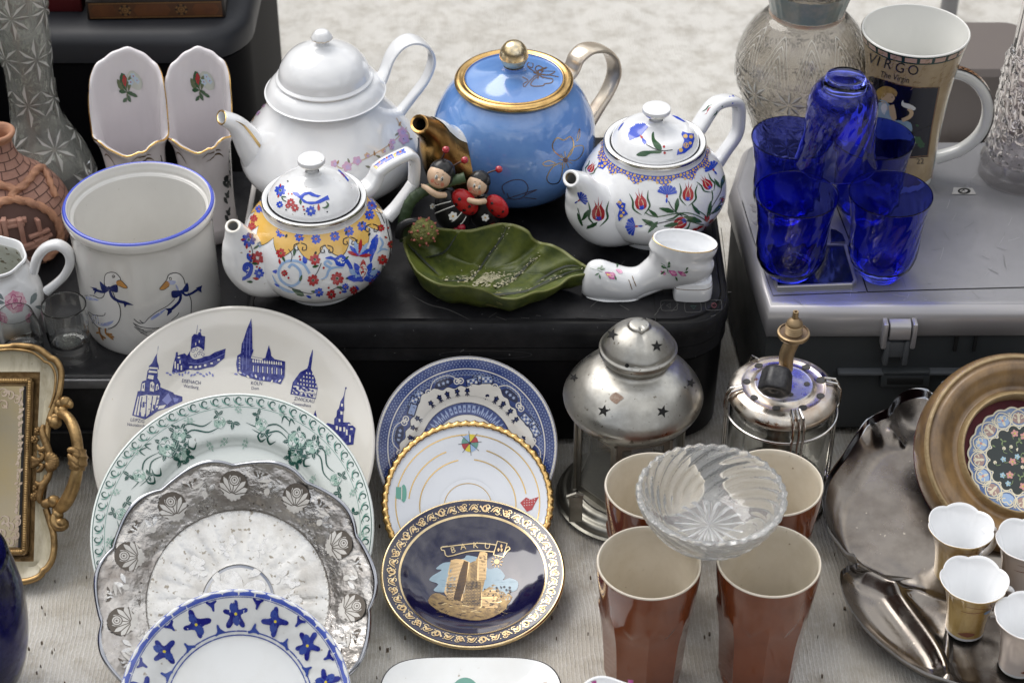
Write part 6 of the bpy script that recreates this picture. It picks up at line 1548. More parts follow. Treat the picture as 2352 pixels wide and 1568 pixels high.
fm = facet_mod(7, .012, ax.h(-60), .035, 5)
nO = len(o)
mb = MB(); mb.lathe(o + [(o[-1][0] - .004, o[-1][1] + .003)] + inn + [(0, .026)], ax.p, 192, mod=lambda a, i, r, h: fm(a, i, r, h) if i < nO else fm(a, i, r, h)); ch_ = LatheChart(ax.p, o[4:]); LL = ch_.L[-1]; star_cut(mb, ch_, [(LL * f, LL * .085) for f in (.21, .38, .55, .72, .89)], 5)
mb.build('body', ['crystal', 'cut_lit', 'cut_shaded'], T, ang=32)
ax = Ax(1820, 352, ZS); ax.p.y -= .0
T = thing('crystal_vase', 'big bulging smoky cut-glass vase behind the blue glasses', 'vase', ax.p)
o = ax.prof([(0, 356), (60, 356), (74, 352), (76, 345), (84, 330), (102, 280), (126, 225), (144, 185), (151, 150), (146, 110), (128, 72), (102, 42), (84, 28), (82, 20), (84, 10), (92, -15), (104, -50)], 22)
def fm2(a, i, r, h):
    H = o[-1][1]; v = h / H
    if v < .05 or v > .80: 
        if v > .82: return r * (1 + .02 * abs(sin(a * 14)) ), h
        return r, h
    n = 12
    if v < .55: return facet_mod(10, H * .05, H * .55, .025, 3)(a, i, r, h)
    u = (a / (2 * pi) * n) % 1; x = abs(u - .5) * 2; w = (v - .55) / .25
    g = abs(((w + x * .9) * 3.2) % 1 - .5) * 2
    return r * (1 + .012 * g * (1 - w * .5)), h
inn = [(max(r - .006, .01), h) for r, h in o[::-1] if h > .018]; nO = len(o)
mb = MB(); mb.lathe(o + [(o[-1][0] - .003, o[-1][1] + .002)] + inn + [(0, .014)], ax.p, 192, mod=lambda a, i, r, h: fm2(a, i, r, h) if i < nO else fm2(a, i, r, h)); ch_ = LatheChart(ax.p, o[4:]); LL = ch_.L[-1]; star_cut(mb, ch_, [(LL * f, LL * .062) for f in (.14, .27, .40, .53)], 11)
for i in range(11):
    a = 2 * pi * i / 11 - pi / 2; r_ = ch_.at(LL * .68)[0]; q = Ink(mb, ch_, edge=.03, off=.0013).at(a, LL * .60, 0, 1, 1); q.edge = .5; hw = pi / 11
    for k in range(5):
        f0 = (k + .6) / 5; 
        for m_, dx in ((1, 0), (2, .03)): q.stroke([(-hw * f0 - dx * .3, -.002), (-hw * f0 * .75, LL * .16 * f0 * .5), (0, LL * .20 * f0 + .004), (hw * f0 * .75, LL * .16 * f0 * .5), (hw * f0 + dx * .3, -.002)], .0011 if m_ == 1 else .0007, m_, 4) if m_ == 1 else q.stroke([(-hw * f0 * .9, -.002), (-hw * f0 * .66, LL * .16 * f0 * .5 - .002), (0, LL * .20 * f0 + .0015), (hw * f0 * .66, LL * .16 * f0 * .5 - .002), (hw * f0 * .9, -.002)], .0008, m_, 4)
mb.build('body', ['crystal_amber', 'cut_lit', 'cut_shaded'], T, ang=32)
ax2 = Ax(1846, 34, ZS)
mb = MB(); hh = ax.h(15); rr = ax.k(hh)
for j, (nm, col) in enumerate((('teal_reflection', (.27, .33, .31)), ('orange_reflection', (.48, .32, .23)))):  # faint teal and orange reflection on the neck, painted as bands
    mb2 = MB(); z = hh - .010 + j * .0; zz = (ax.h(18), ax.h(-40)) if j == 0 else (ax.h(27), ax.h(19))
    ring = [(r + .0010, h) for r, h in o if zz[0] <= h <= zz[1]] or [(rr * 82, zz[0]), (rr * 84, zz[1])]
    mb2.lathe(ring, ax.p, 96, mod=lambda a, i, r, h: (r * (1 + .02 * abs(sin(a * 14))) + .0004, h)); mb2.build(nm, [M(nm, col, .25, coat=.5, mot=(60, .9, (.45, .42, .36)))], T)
ax = Ax(2343, 398, ZS)
T = thing('crystal_vase', 'straight knobbly cut-glass vase standing at the right edge on the silver scanner', 'vase', ax.p)
o = ax.prof([(0, 402), (80, 402), (94, 397), (96, 388), (94, 372), (88, 360), (84, 340), (82, 280), (80, 200), (76, 130), (70, 122), (70, 118), (68, 60), (66, 0), (66, -60)], 8)
def fm3(a, i, r, h):
    h0, h1 = .012, ax.h(128)
    if h < h0 or h > h1: return (r * (1 + .012 * cos(10 * a)), h)
    n = 13; rows = 9; v = (h - h0) / (h1 - h0) * rows; row = int(v); fv = v - row; u = (a / (2 * pi) * n + (row % 2) * .5) % 1
    d = max(abs(u - .5), abs(fv - .5)) * 2; return r * (1 + .10 * (1 - d)), h
inn = [(max(r - .007, .01), h) for r, h in o[::-1] if h > .02]; nO = len(o)
mb = MB(); mb.lathe(o + [(o[-1][0] - .003, o[-1][1] + .002)] + inn + [(0, .018)], ax.p, 156, mod=lambda a, i, r, h: fm3(a, i, r, h)); mb.build('body', [glass('crystal_rose', (.92, .89, .89), .02, 1.46)], T)

# ---- terracotta brick jug
ax = Ax(40, 560, ZL)
T = thing('brick_jug', 'terracotta jug modelled as a brick tower house with clay ropes and a little doorway', 'jug', ax.p)
prof = ax.prof([(96, 566), (104, 562), (120, 545), (134, 515), (138, 485), (128, 450), (100, 415), (66, 388), (42, 362), (33, 340), (31, 325), (35, 315), (41, 308), (42, 303), (38, 300), (31, 302), (24, 312), (22, 330), (22, 345), (0, 348)], 6)
mb = MB(); mb.lathe([(0, .001)] + prof, ax.p, 96, mats=[0] + [1 if i > 62 else 0 for i in range(len(prof))])
chart = LatheChart(ax.p, prof[:72]); U = Ink(mb, chart, edge=.25)
L = chart.L[-1]; row = 0; l = .006
while l < L - .010:
    r = chart.at(l)[0]; n = max(8, int(2 * pi * r / .017)); hgt = .0088
    U.ring_ = None
    U.stroke([(2 * pi * i / 60, l) for i in range(61)], .0009, 2, 0)
    for i in range(n):
        a = 2 * pi * (i + .5 * (row % 2)) / n; w_ = .0009 / r
        U.tris([(a - w_ / 2, l), (a + w_ / 2, l), (a + w_ / 2, l + hgt), (a - w_ / 2, l + hgt)], [(0, 1, 2), (0, 2, 3)], 2)
    l += hgt; row += 1
mb.build('body', ['terracotta', 'terracotta_orange', 'terracotta_dark'], T)
# hollow behind the doorway: its shade put into a dark patch
mb = MB(); D = Ink(mb, chart, off=.0012).px(Z5)
D.poly([(-120, 640), (-90, 480), (0, 370), (110, 345), (250, 370), (380, 430), (450, 520), (470, 620), (430, 720), (330, 790), (200, 800), (60, 800), (-60, 760)], 0, 3)
mb.build('cave_shade', ['terracotta_dark'], T)
def onjug(px, w, h, d, name, mat, fr=Z5):
    X, Y = fr(*px); u, l = chart.from_px(X, Y); q, n = chart.map(u, l); return q, n
mb = MB()
for (x, y, wx, hz) in ((110, 500, .026, .005), (50, 590, .005, .030), (185, 590, .005, .030), (120, 530, .020, .004), (330, 600, .022, .004), (330, 560, .004, .022), (360, 640, .020, .004), (300, 680, .026, .005), (250, 720, .03, .004), (-60, 600, .02, .028)):
    q, n = onjug((x, y), 0, 0, 0, '', ''); s_ = Vector((-n.y, n.x, 0)).normalized()
    a = atan2(s_.y, s_.x); mb.box(q - Vector((wx / 2, .004, hz / 2)), q + Vector((wx / 2, .004, hz / 2)), 0, .0012, Euler((0, 0, a)), q)
mb.build('doorway', ['terracotta'], T)
mb = MB()
def rope(ptsz, r, mb):
    P = catmull(ptsz, 5); Q = []
    for x, y in P:
        X, Y = Z5(x, y); u, l = chart.from_px(X, Y); q, n = chart.map(u, l); Q.append((q + n * r * .5, n))
    pts = [q for q, n in Q]
    rings = []; tot = 0; N = 14
    for i, (q, n) in enumerate(Q):
        t = (pts[min(i + 1, len(pts) - 1)] - pts[max(i - 1, 0)]).normalized(); b = t.cross(n).normalized(); m = b.cross(t)
        if i: tot += (q - pts[i - 1]).length
        rings.append([q + (m * cos(a) + b * sin(a)) * r * (.62 + .46 * abs(cos(1.5 * a - tot / r * 1.1))) for a in [2 * pi * j / N for j in range(N)]])
    mb.loft(rings, 0, cap0=True, cap1=True)
rope([(-130, 620), (-100, 460), (0, 350), (120, 320), (260, 350), (390, 410), (470, 500), (500, 620), (460, 740), (360, 820)], .0042, mb)
rope([(-40, 180), (60, 210), (130, 240), (200, 200), (260, 130), (310, 70), (360, 60)], .0040, mb)
rope([(130, 240), (100, 290), (120, 320)], .0036, mb); rope([(360, 60), (400, 130), (430, 210), (470, 300)], .0034, mb)
mb.build('rope', ['terracotta_orange'], T)

# ---- creamer
ax = Ax(6, 756, ZL)
T = thing('creamer', 'white porcelain creamer with pink rose and looped handle at the left edge', 'creamer', ax.p)
prof = ax.prof([(62, 760), (74, 758), (76, 752), (84, 738), (102, 706), (108, 676), (100, 645), (88, 622), (80, 608), (84, 598), (86, 594), (85, 590), (81, 590), (76, 600), (74, 612), (84, 640), (94, 672), (88, 706), (66, 730), (0, 736)], 6)
mb = MB(); mb.lathe([(0, .001)] + prof, ax.p, 96, mod=lambda a, i, r, h: (r * (1 + (.02 * cos(8 * a) if h > ax.h(625) else 0)), h), mats=[0] + [1 if 54 <= i <= 58 else (2 if 80 < i else 0) for i in range(len(prof))])
chart = LatheChart(ax.p, prof[:48]); D = Ink(mb, chart).px(Z5)
def pinkrose(D, x, y, r, c1, c2, c3):
    D.disc(x, y, r, c1, 16)
    for i in range(7): D.petal(x, y, i * .9, r * 1.12, r * .8, c1 if i % 2 else c2)
    for i in range(5): D.stroke([(x + r * .5 * cos(i * 1.26), y + r * .5 * sin(i * 1.26)), (x + r * .75 * cos(i * 1.26 + .6), y + r * .75 * sin(i * 1.26 + .6)), (x + r * .45 * cos(i * 1.26 + 1.2), y + r * .45 * sin(i * 1.26 + 1.2))], r * .10, c3, 3)
    D.disc(x, y - r * .1, r * .26, c3, 10); D.ring(x, y - r * .1, r * .16, r * .06, c1, 8)
for x, y, a, l in ((260, 1210, -1.1, 110), (300, 1230, .2, 90), (40, 1200, 3.3, 90), (30, 1170, 3.9, 80), (230, 1300, .8, 80), (380, 1190, -1.3, 60)): D.petal(x, y, a, l, l * .48, 6)
pinkrose(D, 130, 1190, 90, 3, 4, 5); pinkrose(D, 0, 1340, 60, 3, 4, 5); pinkrose(D, 265, 1330, 46, 3, 4, 5)
mb.build('body', ['white_clean', 'silver_line', M('creamer_inside', (.62, .64, .60), .2, coat=.4, mot=(30, .7, (.30, .27, .18)), speck=(160, .62, (.15, .11, .06))), M('rose_pink', (.70, .34, .45), .16, coat=.5), M('rose_light', (.80, .56, .62), .16, coat=.5), M('rose_deep', (.50, .13, .26), .16, coat=.5), M('grey_leaf', (.20, .25, .26), .16, coat=.5)], T)
mb = MB(); handle(mb, ax, -.1, [(78, 622, 11, 15), (86, 592, 12, 15), (104, 570, 12, 15), (132, 562, 12, 15), (156, 578, 12, 14), (161, 604, 11, 13), (148, 632, 10, 12), (128, 652, 10, 12), (108, 668, 11, 13)], sq=2.2); mb.build('handle', ['white_clean'], T)

# ---- two shot glasses
def shot(label, X, Y, pr, inn_):
    ax = Ax(X, Y, ZL); t = thing('shot_glass', label, 'glass', ax.p, group=None)
    o = ax.prof(pr, 6); i_ = ax.prof(inn_, 6); mb = MB(); mb.lathe(o + i_, ax.p, 72); mb.build('bowl', ['shot_glass'], t); return t
shot('clear shot glass with a belly, left of the two by the goose jar', 58, 846, [(0, 848), (40, 848), (47, 842), (48, 826), (50, 806), (53, 780), (50, 750), (44, 730), (41, 721), (40, 719)], [(39, 720), (42, 732), (47, 752), (50, 780), (47, 800), (30, 808), (0, 810)])
shot('clear straight shot glass with thick base, right of the two by the goose jar', 165, 812, [(0, 815), (40, 815), (45, 811), (44, 800), (42, 793), (46, 785), (49, 760), (51, 725), (52, 702), (51, 699)], [(49.5, 701), (49, 725), (47, 758), (43, 776), (30, 783), (0, 784)])

# ================================================================ blue glasses on the scanner
ax = Ax(1810, 632, ZS)
k0 = ax.k(.04)
oz = [(0, .0006), (38, .0), (44, .001), (50, .005), (62, .0105), (74, .019), (80, .030), (81, .045), (83, .062), (88, .077), (94, .0885), (95.2, .0905), (94.6, .0915)]
iz_ = [(93, .0905), (86, .077), (81, .062), (79, .045), (77, .030), (70, .0195), (56, .0125), (40, .0105), (0, .0100)]
o = [(r * k0, h) for r, h in catmull(oz, 6)]; i_ = [(r * k0, h) for r, h in catmull(iz_, 6)]; nO = len(o)
def swirl(a, i, r, h):
    env = max(0, min(1, (h - .008) / .012)) * max(0, min(1, (.084 - h) / .02)); return r * (1 + (.008 if i < nO else .005) * env * sin(16 * (a - h * 16))), h
proto = thing('blue_glass', 'cobalt blue tumbler standing on the scanner display, front left of the pyramid', 'glass', ax.p, group='cobalt blue swirled tumblers stacked in a pyramid')
mb = MB(); mb.lathe(o + i_, ax.p, 192, mod=swirl); mb.build('bowl', ['cobalt_glass'], proto)
for X, Y, lab in ((2020, 630, 'cobalt blue tumbler standing upright, front right of the pyramid'), (1800, 498, 'cobalt blue tumbler, back left of the pyramid, nearest the big crystal vase'), (1984, 500, 'cobalt blue tumbler, back right of the pyramid, in front of the zodiac mug')):
    q = G(X, Y, ZS); c = copy_tree(proto, loc=q); c['label'] = lab; c.rotation_euler.z = X * .01
q = G(1923, 560, ZS); q = AY(1919, 375, 1.563); 
c = copy_tree(proto, loc=Vector((q.x, 1.562, ZS + .0925 + .0905))); c.rotation_euler = (pi, 0, .4); c['label'] = 'cobalt blue tumbler turned upside down on top of the other four'

# ---- zodiac mug
ax = Ax(2057, 400, ZS)
T = thing('mug', 'tall flared white mug with Virgo picture panel and patterned ring handle', 'mug', ax.p)
prof = ax.prof([(74, 404), (80, 402), (83, 396), (84, 380), (86, 320), (92, 240), (101, 170), (112, 115), (121, 82), (124, 72), (124, 70), (122, 68), (119, 70), (115, 84), (106, 118), (96, 170), (88, 240), (82, 320), (78, 385), (0, 388)], 6)
mb = MB(); mb.lathe([(0, .001)] + prof, ax.p, 112)
chart = LatheChart(ax.p, prof[:58]); U = Ink(mb, chart); Z4 = zf(2996, 0); D = U.px(lambda x, y: Z4(x, y + 52 * max(0, 1 - (y - 420) / 900)))
# panel built in (angle, height) of the mug so that it wraps
l1 = chart.from_px(2069, 126)[1]; l0 = .004; aR = chart.from_px(*Z4(1720, 800))[0]; 
aR0 = chart.from_px(*Z4(1600, 1300))[0]; aL = aR - 3.3
def grid(a0, a1, b0, b1, mat, n=40): 
    U.band([(lerp(a0, a1, i / n), b0) for i in range(n + 1)], [(lerp(a0, a1, i / n), b1) for i in range(n + 1)], mat, 14)
aE = aR
grid(aL, aE, l0, l1, 1); tb = l1 - .009
grid(aL, aE, tb, l1, 2); grid(aE - .16, aE, l0, l1, 2); grid(aL, aL + .16, l0, l1, 2)
for i in range(12):
    a = aE - .16 - .16 - i * .28
    if a > aL + .3: grid(a - .10, a + .12, tb + .0018, l1 - .0018, 3, 4)
for i in range(9): grid(aE - .125, aE - .035, l0 + .005 + i * .0165, l0 + .0165 + i * .0165, 3 if i % 2 == 0 else 4, 2)
rnd = random.Random(6)
for i in range(60):
    a = rnd.uniform(aL + .2, aE - .2); l = rnd.uniform(tb - .045, tb - .003); W = Ink(mb, chart, edge=.3, cnt=U.c)
    W.stroke([(a, l), (a + .05, l + .004), (a + .03, l + .009), (a + .09, l + .011)], .0009, 8, 3)
D.poly([(1050, 610), (1280, 680), (1450, 710), (1630, 708), (1570, 1050), (1530, 1340), (1300, 1360), (1060, 1330), (1000, 1300), (1000, 620)], 6); D.stroke([(1050, 612), (1280, 684), (1450, 714), (1622, 712), (1565, 1050), (1526, 1330), (1300, 1350)], 9, 7, 0)
for s_, x, y, h, r, al in (('VIRGO', 1040, 510, 150, .22, 'LEFT'),): 
    for j, c_ in enumerate('VIRGO'): D.text(c_, (1045, 1100, 1180, 1285, 1400)[j], (495, 515, 540, 575, 597)[j], 128, 5, (.30, .27, .24, .20, .12)[j], 'CENTER', .95, -1)
D.text('The Virgin', 1118, 612, 78, 5, .24, 'LEFT', .78, -1)
D.text('Virgo', 1250, 430, 40, 5, .06, 'LEFT', 1, -1); D.text('Libra', 1590, 440, 40, 5, -.04, 'LEFT', 1, -1); D.text('22', 1430, 1400, 66, 5, -.02, 'LEFT', 1, -1)
# figure of the girl
D.poly([(1100, 860), (1180, 850), (1215, 890), (1240, 1000), (1300, 1010), (1380, 1030), (1395, 1100), (1370, 1130), (1420, 1160), (1420, 1200), (1300, 1180), (1100, 1170), (1090, 1000)], 9, 3); D.poly([(1150, 810), (1180, 820), (1190, 860), (1160, 880), (1140, 860)], 8 + 2, 2)
D.poly([(1140, 860), (1135, 800), (1160, 765), (1210, 760), (1245, 790), (1246, 820), (1222, 850), (1190, 848), (1180, 880)], 10, 2); D.poly([(1100, 815), (1096, 745), (1130, 712), (1180, 700), (1235, 718), (1268, 755), (1258, 795), (1225, 768), (1185, 772), (1155, 800), (1125, 815)], 11, 3); D.disc(1225, 800, 6, 5, 6)
D.stroke([(1190, 880), (1215, 940), (1245, 1000), (1240, 940), (1225, 870)], 34, 10, 4); D.stroke([(1310, 1010), (1370, 980), (1390, 940), (1365, 900)], 34, 10, 4); D.poly([(1150, 860), (1190, 870), (1160, 960), (1130, 900)], 0, 2)
D.poly([(1305, 850), (1320, 825), (1325, 850), (1370, 860), (1425, 895), (1410, 920), (1350, 900), (1310, 880)], 12, 2); D.stroke([(1200, 960), (1180, 850), (1120, 830)], 10, 9)
for x, y, r in ((1440, 1190, 40), (1470, 1230, 34), (1440, 1050, 18), (1420, 1080, 14), (1470, 1090, 16)): D.flower(x, y, r, 6, 4, None, x)
mb.build('body', ['mug_white', 'mug_tan', 'mug_green', 'mug_pink', 'green_print', 'line_dark', 'mug_night', M('panel_edge', (.26, .15, .08), .2), M('tan_scroll', (.33, .22, .10), .2, coat=.4), 'dress_print', 'skin_print', 'hair_print', 'chalk_white'], T)
mb = MB(); az = -.02; hp, hr = handle(mb, ax, az, [(2158, 168, 13, 14), (2190, 166, 13, 14), (2226, 178, 13, 14), (2254, 204, 13, 14), (2268, 240, 13, 14), (2264, 280, 13, 14), (2245, 314, 13, 14), (2210, 342, 13, 14), (2176, 355, 13, 15), (2148, 362, 14, 16)], sq=3)
tcx = TubeChart(hp, hr, Vector((-sin(az), cos(az), 0))); mb2 = mb
# patterned band along the outer edge of the handle
rings = []; side = Vector((-sin(az), cos(az), 0))
for i in range(7, len(hp) - 20):
    t = (hp[i + 1] - hp[i - 1]).normalized(); nn = t.cross(side); ra, rb = hr[i]; out_ = nn if nn.dot(hp[i] - (hp[10] + hp[-10]) / 2) > 0 else -nn
    rings.append([hp[i] + out_ * (ra + .0004) + side * (rb * .72 * s_) for s_ in (-1, -.5, 0, .5, 1)])
mb.loft(rings, 1, closed=False)
b = []
for i in range(1, len(rings) - 1, 2):
    for q, w_ in ((0, 0),): 
        c0 = rings[i][2]; o_ = (rings[i][0] - hp[i + 7]); n_ = (c0 - hp[i + 7]).normalized(); t = (rings[i + 1][2] - rings[i - 1][2]).normalized()
        vs = [c0 + n_ * .0003 + (t * cos(a) + side * sin(a)) * .0032 for a in [2 * pi * j / 10 for j in range(10)]]; vi = [c0 + n_ * .0003 + (t * cos(a) + side * sin(a)) * .0018 for a in [2 * pi * j / 10 for j in range(10)]]
        mb.loft([vs, vi], 2)
mb.build('handle', ['mug_white', 'mug_night', M('scroll_rust', (.45, .22, .10), .2, coat=.4)], T)

# ================================================================ little white boot on the printer
cb = G(1500, 697, ZP); yb = cb.y + .016
T = thing('porcelain_boot', 'small white porcelain ankle boot with pink flower sprays on the black printer corner', 'boot ornament', (cb.x, yb, ZP))
kb = km(Vector((cb.x, yb, ZP + .02)))
def bp(X, Y, dy=0.0): p = AY(X, Y, yb); return Vector((p.x, yb + dy, p.z))
def bh(Y): return AY(PX, Y, yb).z
# outline of foot and shaft: stations from the toe to the opening; top and bottom lines of the side view
st = [((1336, 664), (1336, 670), 7), ((1338, 636), (1348, 680), 20), ((1352, 606), (1372, 688), 31), ((1378, 600), (1400, 689), 37), ((1410, 610), (1430, 688), 38), ((1440, 618), (1456, 684), 35), ((1462, 616), (1484, 672), 32), ((1480, 602), (1520, 660), 34), ((1490, 590), (1572, 654), 38), ((1492, 578), (1622, 640), 44), ((1492, 570), (1640, 610), 47), ((1490, 562), (1638, 590), 46), ((1495, 552), (1646, 575), 46), ((1498, 545), (1650, 562), 46)]
S = catmull([(a[0], a[1], b[0], b[1], w_) for a, b, w_ in st], 5)
mb = MB(); rings = []
for tx_, ty_, bx_, by_, w_ in S:
    a = bp(tx_, ty_); b = bp(bx_, by_); c = (a + b) / 2; u = (a - b) / 2; rings.append([c + u * cos(t) + Vector((0, 1, 0)) * (w_ * kb * sin(t)) for t in [2 * pi * j / 40 for j in range(40)]])
n1 = len(rings)
for s_, back_ in ((.97, 0), (.90, 0), (.88, -3), (.86, -8), (.78, -14)):
    base = rings[n1 - 1 + back_]; c = sum(base, Vector()) / 40; rings.append([c + (p - c) * s_ + (Vector((0, 0, .0008)) if back_ == 0 and s_ > .95 else Vector()) for p in base])
mb.loft(rings, mats=[0] * (n1 - 1) + [1] * 1 + [0] * 10, cap0=True, cap1=True)
bchart = TubeChart([(sum(r, Vector()) / 40) for r in rings[:n1]], [1] * n1, Vector((0, 1, 0)))
class BootC:
    def map(s, u, v):
        i = min(max(u, 0), n1 - 1.001); k = int(i); t = i - k; v = v % 40; j = int(v); f = v - j; g = lambda r: r[j].lerp(r[(j + 1) % 40], f)
        p = g(rings[k]).lerp(g(rings[k + 1]), t); c = (sum(rings[k], Vector()) / 40); n = (p - c).normalized(); return p, n
    def from_px(s, X, Y):
        if not hasattr(s, 'g'):
            s.g = []
            for i in range(2 * (n1 - 1)):
                for j in range(80):
                    p, n = s.map(i / 2, j / 2)
                    if n.dot(CAM - p) > 0: s.g.append((*proj(p), i / 2, j / 2))
        b = sorted(s.g, key=lambda e: (e[0] - X) ** 2 + (e[1] - Y) ** 2)[:4]; W = 0; u = v = 0; j0 = b[0][3]
        for x, y, i, j in b:
            d = 1 / ((x - X) ** 2 + (y - Y) ** 2 + .3); jj = j + (40 if j < j0 - 20 else 0) - (40 if j > j0 + 20 else 0); u += i * d; v += jj * d; W += d
        return u / W, v / W
D = Ink(mb, BootC(), off=.0005).px(zf(2000, 650))
for x, y, s_ in ((930, 960, 1), (1010, 935, .6), (1465, 940, .8), (1545, 950, .7), (1390, 950, .45)):
    D.petal(x - 30 * s_, y - 20, .5, 110 * s_, 56 * s_, 2); D.petal(x, y, .1, 60 * s_, 50 * s_, 3); 
    if s_ == 1: D.petal(x - 20, y - 10, .6, 50, 24, 5)
for x, y, a in ((860, 920, -1.2), (860, 920, -.3), (850, 945, 2.6), (850, 955, 1.4), (870, 900, 2.9), (1000, 900, -1.3), (980, 965, 1.2), (1420, 900, -2.8), (1430, 900, -.5), (1440, 890, -1.4), (1500, 970, 1.2), (1580, 930, -1.0), (1570, 940, -.2), (1410, 930, 2.5)): D.petal(x, y, a, 44, 17, 4)
D.stroke([(770, 905), (820, 920), (880, 940)], 4, 4); D.stroke([(1380, 860), (1420, 890), (1440, 940)], 4, 4)
D.stroke([(1130, 970), (1145, 1010), (1165, 1060)], 6, 6); D.stroke([(1100, 1000), (1115, 1040), (1130, 1085)], 5, 6)
mb.build('body', ['white_clean', 'gold_line', 'magenta_print', 'pink_print', 'green_print', 'yellow_print', 'bronze_stroke'], T)
def slab(path, hw, mats, name, z0, z1, bulge=.0016):
    """sole or heel: plan outline round a centre line"""
    mb = MB(); up = [(p, w_) for p, w_ in path]; ol = []
    pts = [(p, -w_) for p, w_ in up] + [(p, w_) for p, w_ in up[::-1]]
    ol = [(p, yb + w_) for p, w_ in pts]; ol = catmull(ol, 4, closed=True)
    A = sum(ol[i - 1][0] * ol[i][1] - ol[i][0] * ol[i - 1][1] for i in range(len(ol)))
    if A < 0: ol = ol[::-1]
    h = z1 - z0
    mb.rslab(ol, [(z0, .0015), (z0 + .001, 0), (z0 + h * .35, -bulge * .6), (z0 + h * .75, -bulge * .3), (z0 + h * .78, 0), (z0 + h, .001)], 0, mats=[0, 0, 0, 1, 0]); return mb.build(name, mats, T)
xx = lambda X, Y: bp(X, Y).x
slab([(xx(1346, 670), .004), (xx(1356, 680), .008), (xx(1384, 690), .0125), (xx(1420, 690), .0128), (xx(1452, 690), .0115), (xx(1468, 690), .006)], 0, ['white_clean', 'bronze_stroke'], 'sole', ZP, bh(672))
slab([(xx(1545, 690), .0105), (xx(1562, 690), .0145), (xx(1598, 690), .0155), (xx(1620, 690), .0135), (xx(1631, 690), .007)], 0, ['white_clean', 'bronze_stroke'], 'heel', ZP, bh(634), .0008)
# arch between sole and heel
mb = MB(); P = catmull([bp(1452, 672)[:], bp(1490, 656)[:], bp(1530, 642)[:], bp(1570, 640)[:]], 5); mb.tube([Vector(p) for p in P], [(.0065, .011)] * len(P), side=Vector((0, 1, 0)), seg=20); mb.build('arch', ['white_clean'], T)

# ================================================================ leaf dish with ladybirds
Z6 = zf(1000, 650); Z7 = zf(2000, 650); ZR = zf(1550, 550, 900 / 1882)
rim_px = [(925, 552, .030), (936, 590, .034), (945, 606, .036), (956, 622, .037), (980, 640, .036), (1006, 652, .035), (1040, 657, .033), (1066, 656, .036), (1098, 662, .036), (1125, 672, .030), (1150, 684, .026), (1180, 687, .028), (1202, 682, .028), (1230, 672, .026), (1256, 668, .024), (1285, 656, .022), (1310, 638, .022), (1335, 632, .024), (1361, 625, .026), (1345, 610, .030), (1323, 596, .032), (1296, 576, .034), (1268, 562, .036), (1240, 556, .032), (1224, 546, .036), (1213, 530, .042), (1185, 517, .044), (1148, 513, .044), (1111, 521, .043), (1080, 528, .042), (1050, 528, .042), (1010, 524, .042), (975, 520, .042), (940, 524, .038)]
rim = [Vector(p) for p in catmull([tuple(G(X, Y, ZP + h)) for X, Y, h in rim_px], 5, closed=True)]
cc = G(1125, 632, ZP); T = thing('leaf_dish', 'green leaf-shaped resin dish with worn pale middle, two ladybird figures on its back edge', 'dish', (cc.x, cc.y, ZP))
c0 = Vector((cc.x, cc.y, ZP + .008)); n = len(rim); rings = []
cen = sum(rim, Vector()) / n
foot = [Vector((lerp(c0.x, p.x, .62), lerp(c0.y, p.y, .62), ZP)) for p in rim]
def inner_pt(p, t):
    w_ = t ** 1.0; q = Vector((lerp(c0.x, p.x, w_), lerp(c0.y, p.y, w_), 0)); q.z = lerp(c0.z, p.z, t ** 2.3); return q
mb = MB()
rings = [foot]
for t, z in ((.80, .12), (.92, .42), (.985, .80), (1.0, .96)): rings.append([Vector((lerp(c0.x, p.x, t), lerp(c0.y, p.y, t), lerp(ZP, p.z, z))) for p in rim])
rings.append([p + Vector((0, 0, .0006)) for p in rim]); n_out = len(rings)
veins = [[(952, 640), (1000, 660), (1080, 676), (1150, 676), (1210, 668), (1270, 640), (1320, 622), (1350, 622)], [(1010, 634), (965, 590), (935, 560)], [(1010, 645), (1080, 640), (1120, 590), (1150, 550), (1165, 520)], [(975, 592), (1020, 580), (1052, 535)], [(1140, 660), (1180, 640), (1215, 606), (1235, 590)], [(1225, 655), (1260, 630), (1300, 612), (1330, 612)]]
def cpx(p): 
    return proj(p)
def vein_d(X, Y):
    b = 1e9
    for v in veins[:]:
        for (x0, y0), (x1, y1) in zip(v, v[1:]):
            dx, dy = x1 - x0, y1 - y0; t = max(0, min(1, ((X - x0) * dx + (Y - y0) * dy) / (dx * dx + dy * dy))); b = min(b, hypot(X - x0 - t * dx, Y - y0 - t * dy))
    return b
for i in range(1, 30):
    t = 1 - i / 30; ring = []
    for p in rim:
        q = inner_pt(p, max(t, .02)); X, Y = cpx(q); d = vein_d(X, Y)
        q.z += -.0024 * exp(-(d / 4.5) ** 2) + .0013 * exp(-((d - 10) / 6) ** 2) + .0012 * noise.noise(q * 60) * (1 - t * .5); q.z = max(q.z, ZP + .003); ring.append(q)
    rings.append(ring)
mb.loft(rings, mats=[0] * (n_out - 2) + [1, 1] + [0] * 40, cap0=True, cap1=True)
class LeafC:
    def map(s, u, v):
        i = (u / (2 * pi) * n) % n; k = int(i); p = rim[k].lerp(rim[(k + 1) % n], i - k); q = inner_pt(p, max(0.0, min(v, 1))); return q, Vector((0, -.25, 1)).normalized()
    def from_px(s, X, Y):
        if not hasattr(s, 'g'): s.g = [(*proj(inner_pt(rim[k], j / 40)), k, j / 40) for k in range(n) for j in range(1, 41)]
        b = sorted(s.g, key=lambda e: (e[0] - X) ** 2 + (e[1] - Y) ** 2)[:4]; W = u = v = 0; k0 = b[0][2]
        for x, y, k, j in b:
            d = 1 / ((x - X) ** 2 + (y - Y) ** 2 + .3); kk_ = k + (n if k < k0 - n / 2 else 0) - (n if k > k0 + n / 2 else 0); u += kk_ * d; v += j * d; W += d
        return u / W * 2 * pi / n, v / W
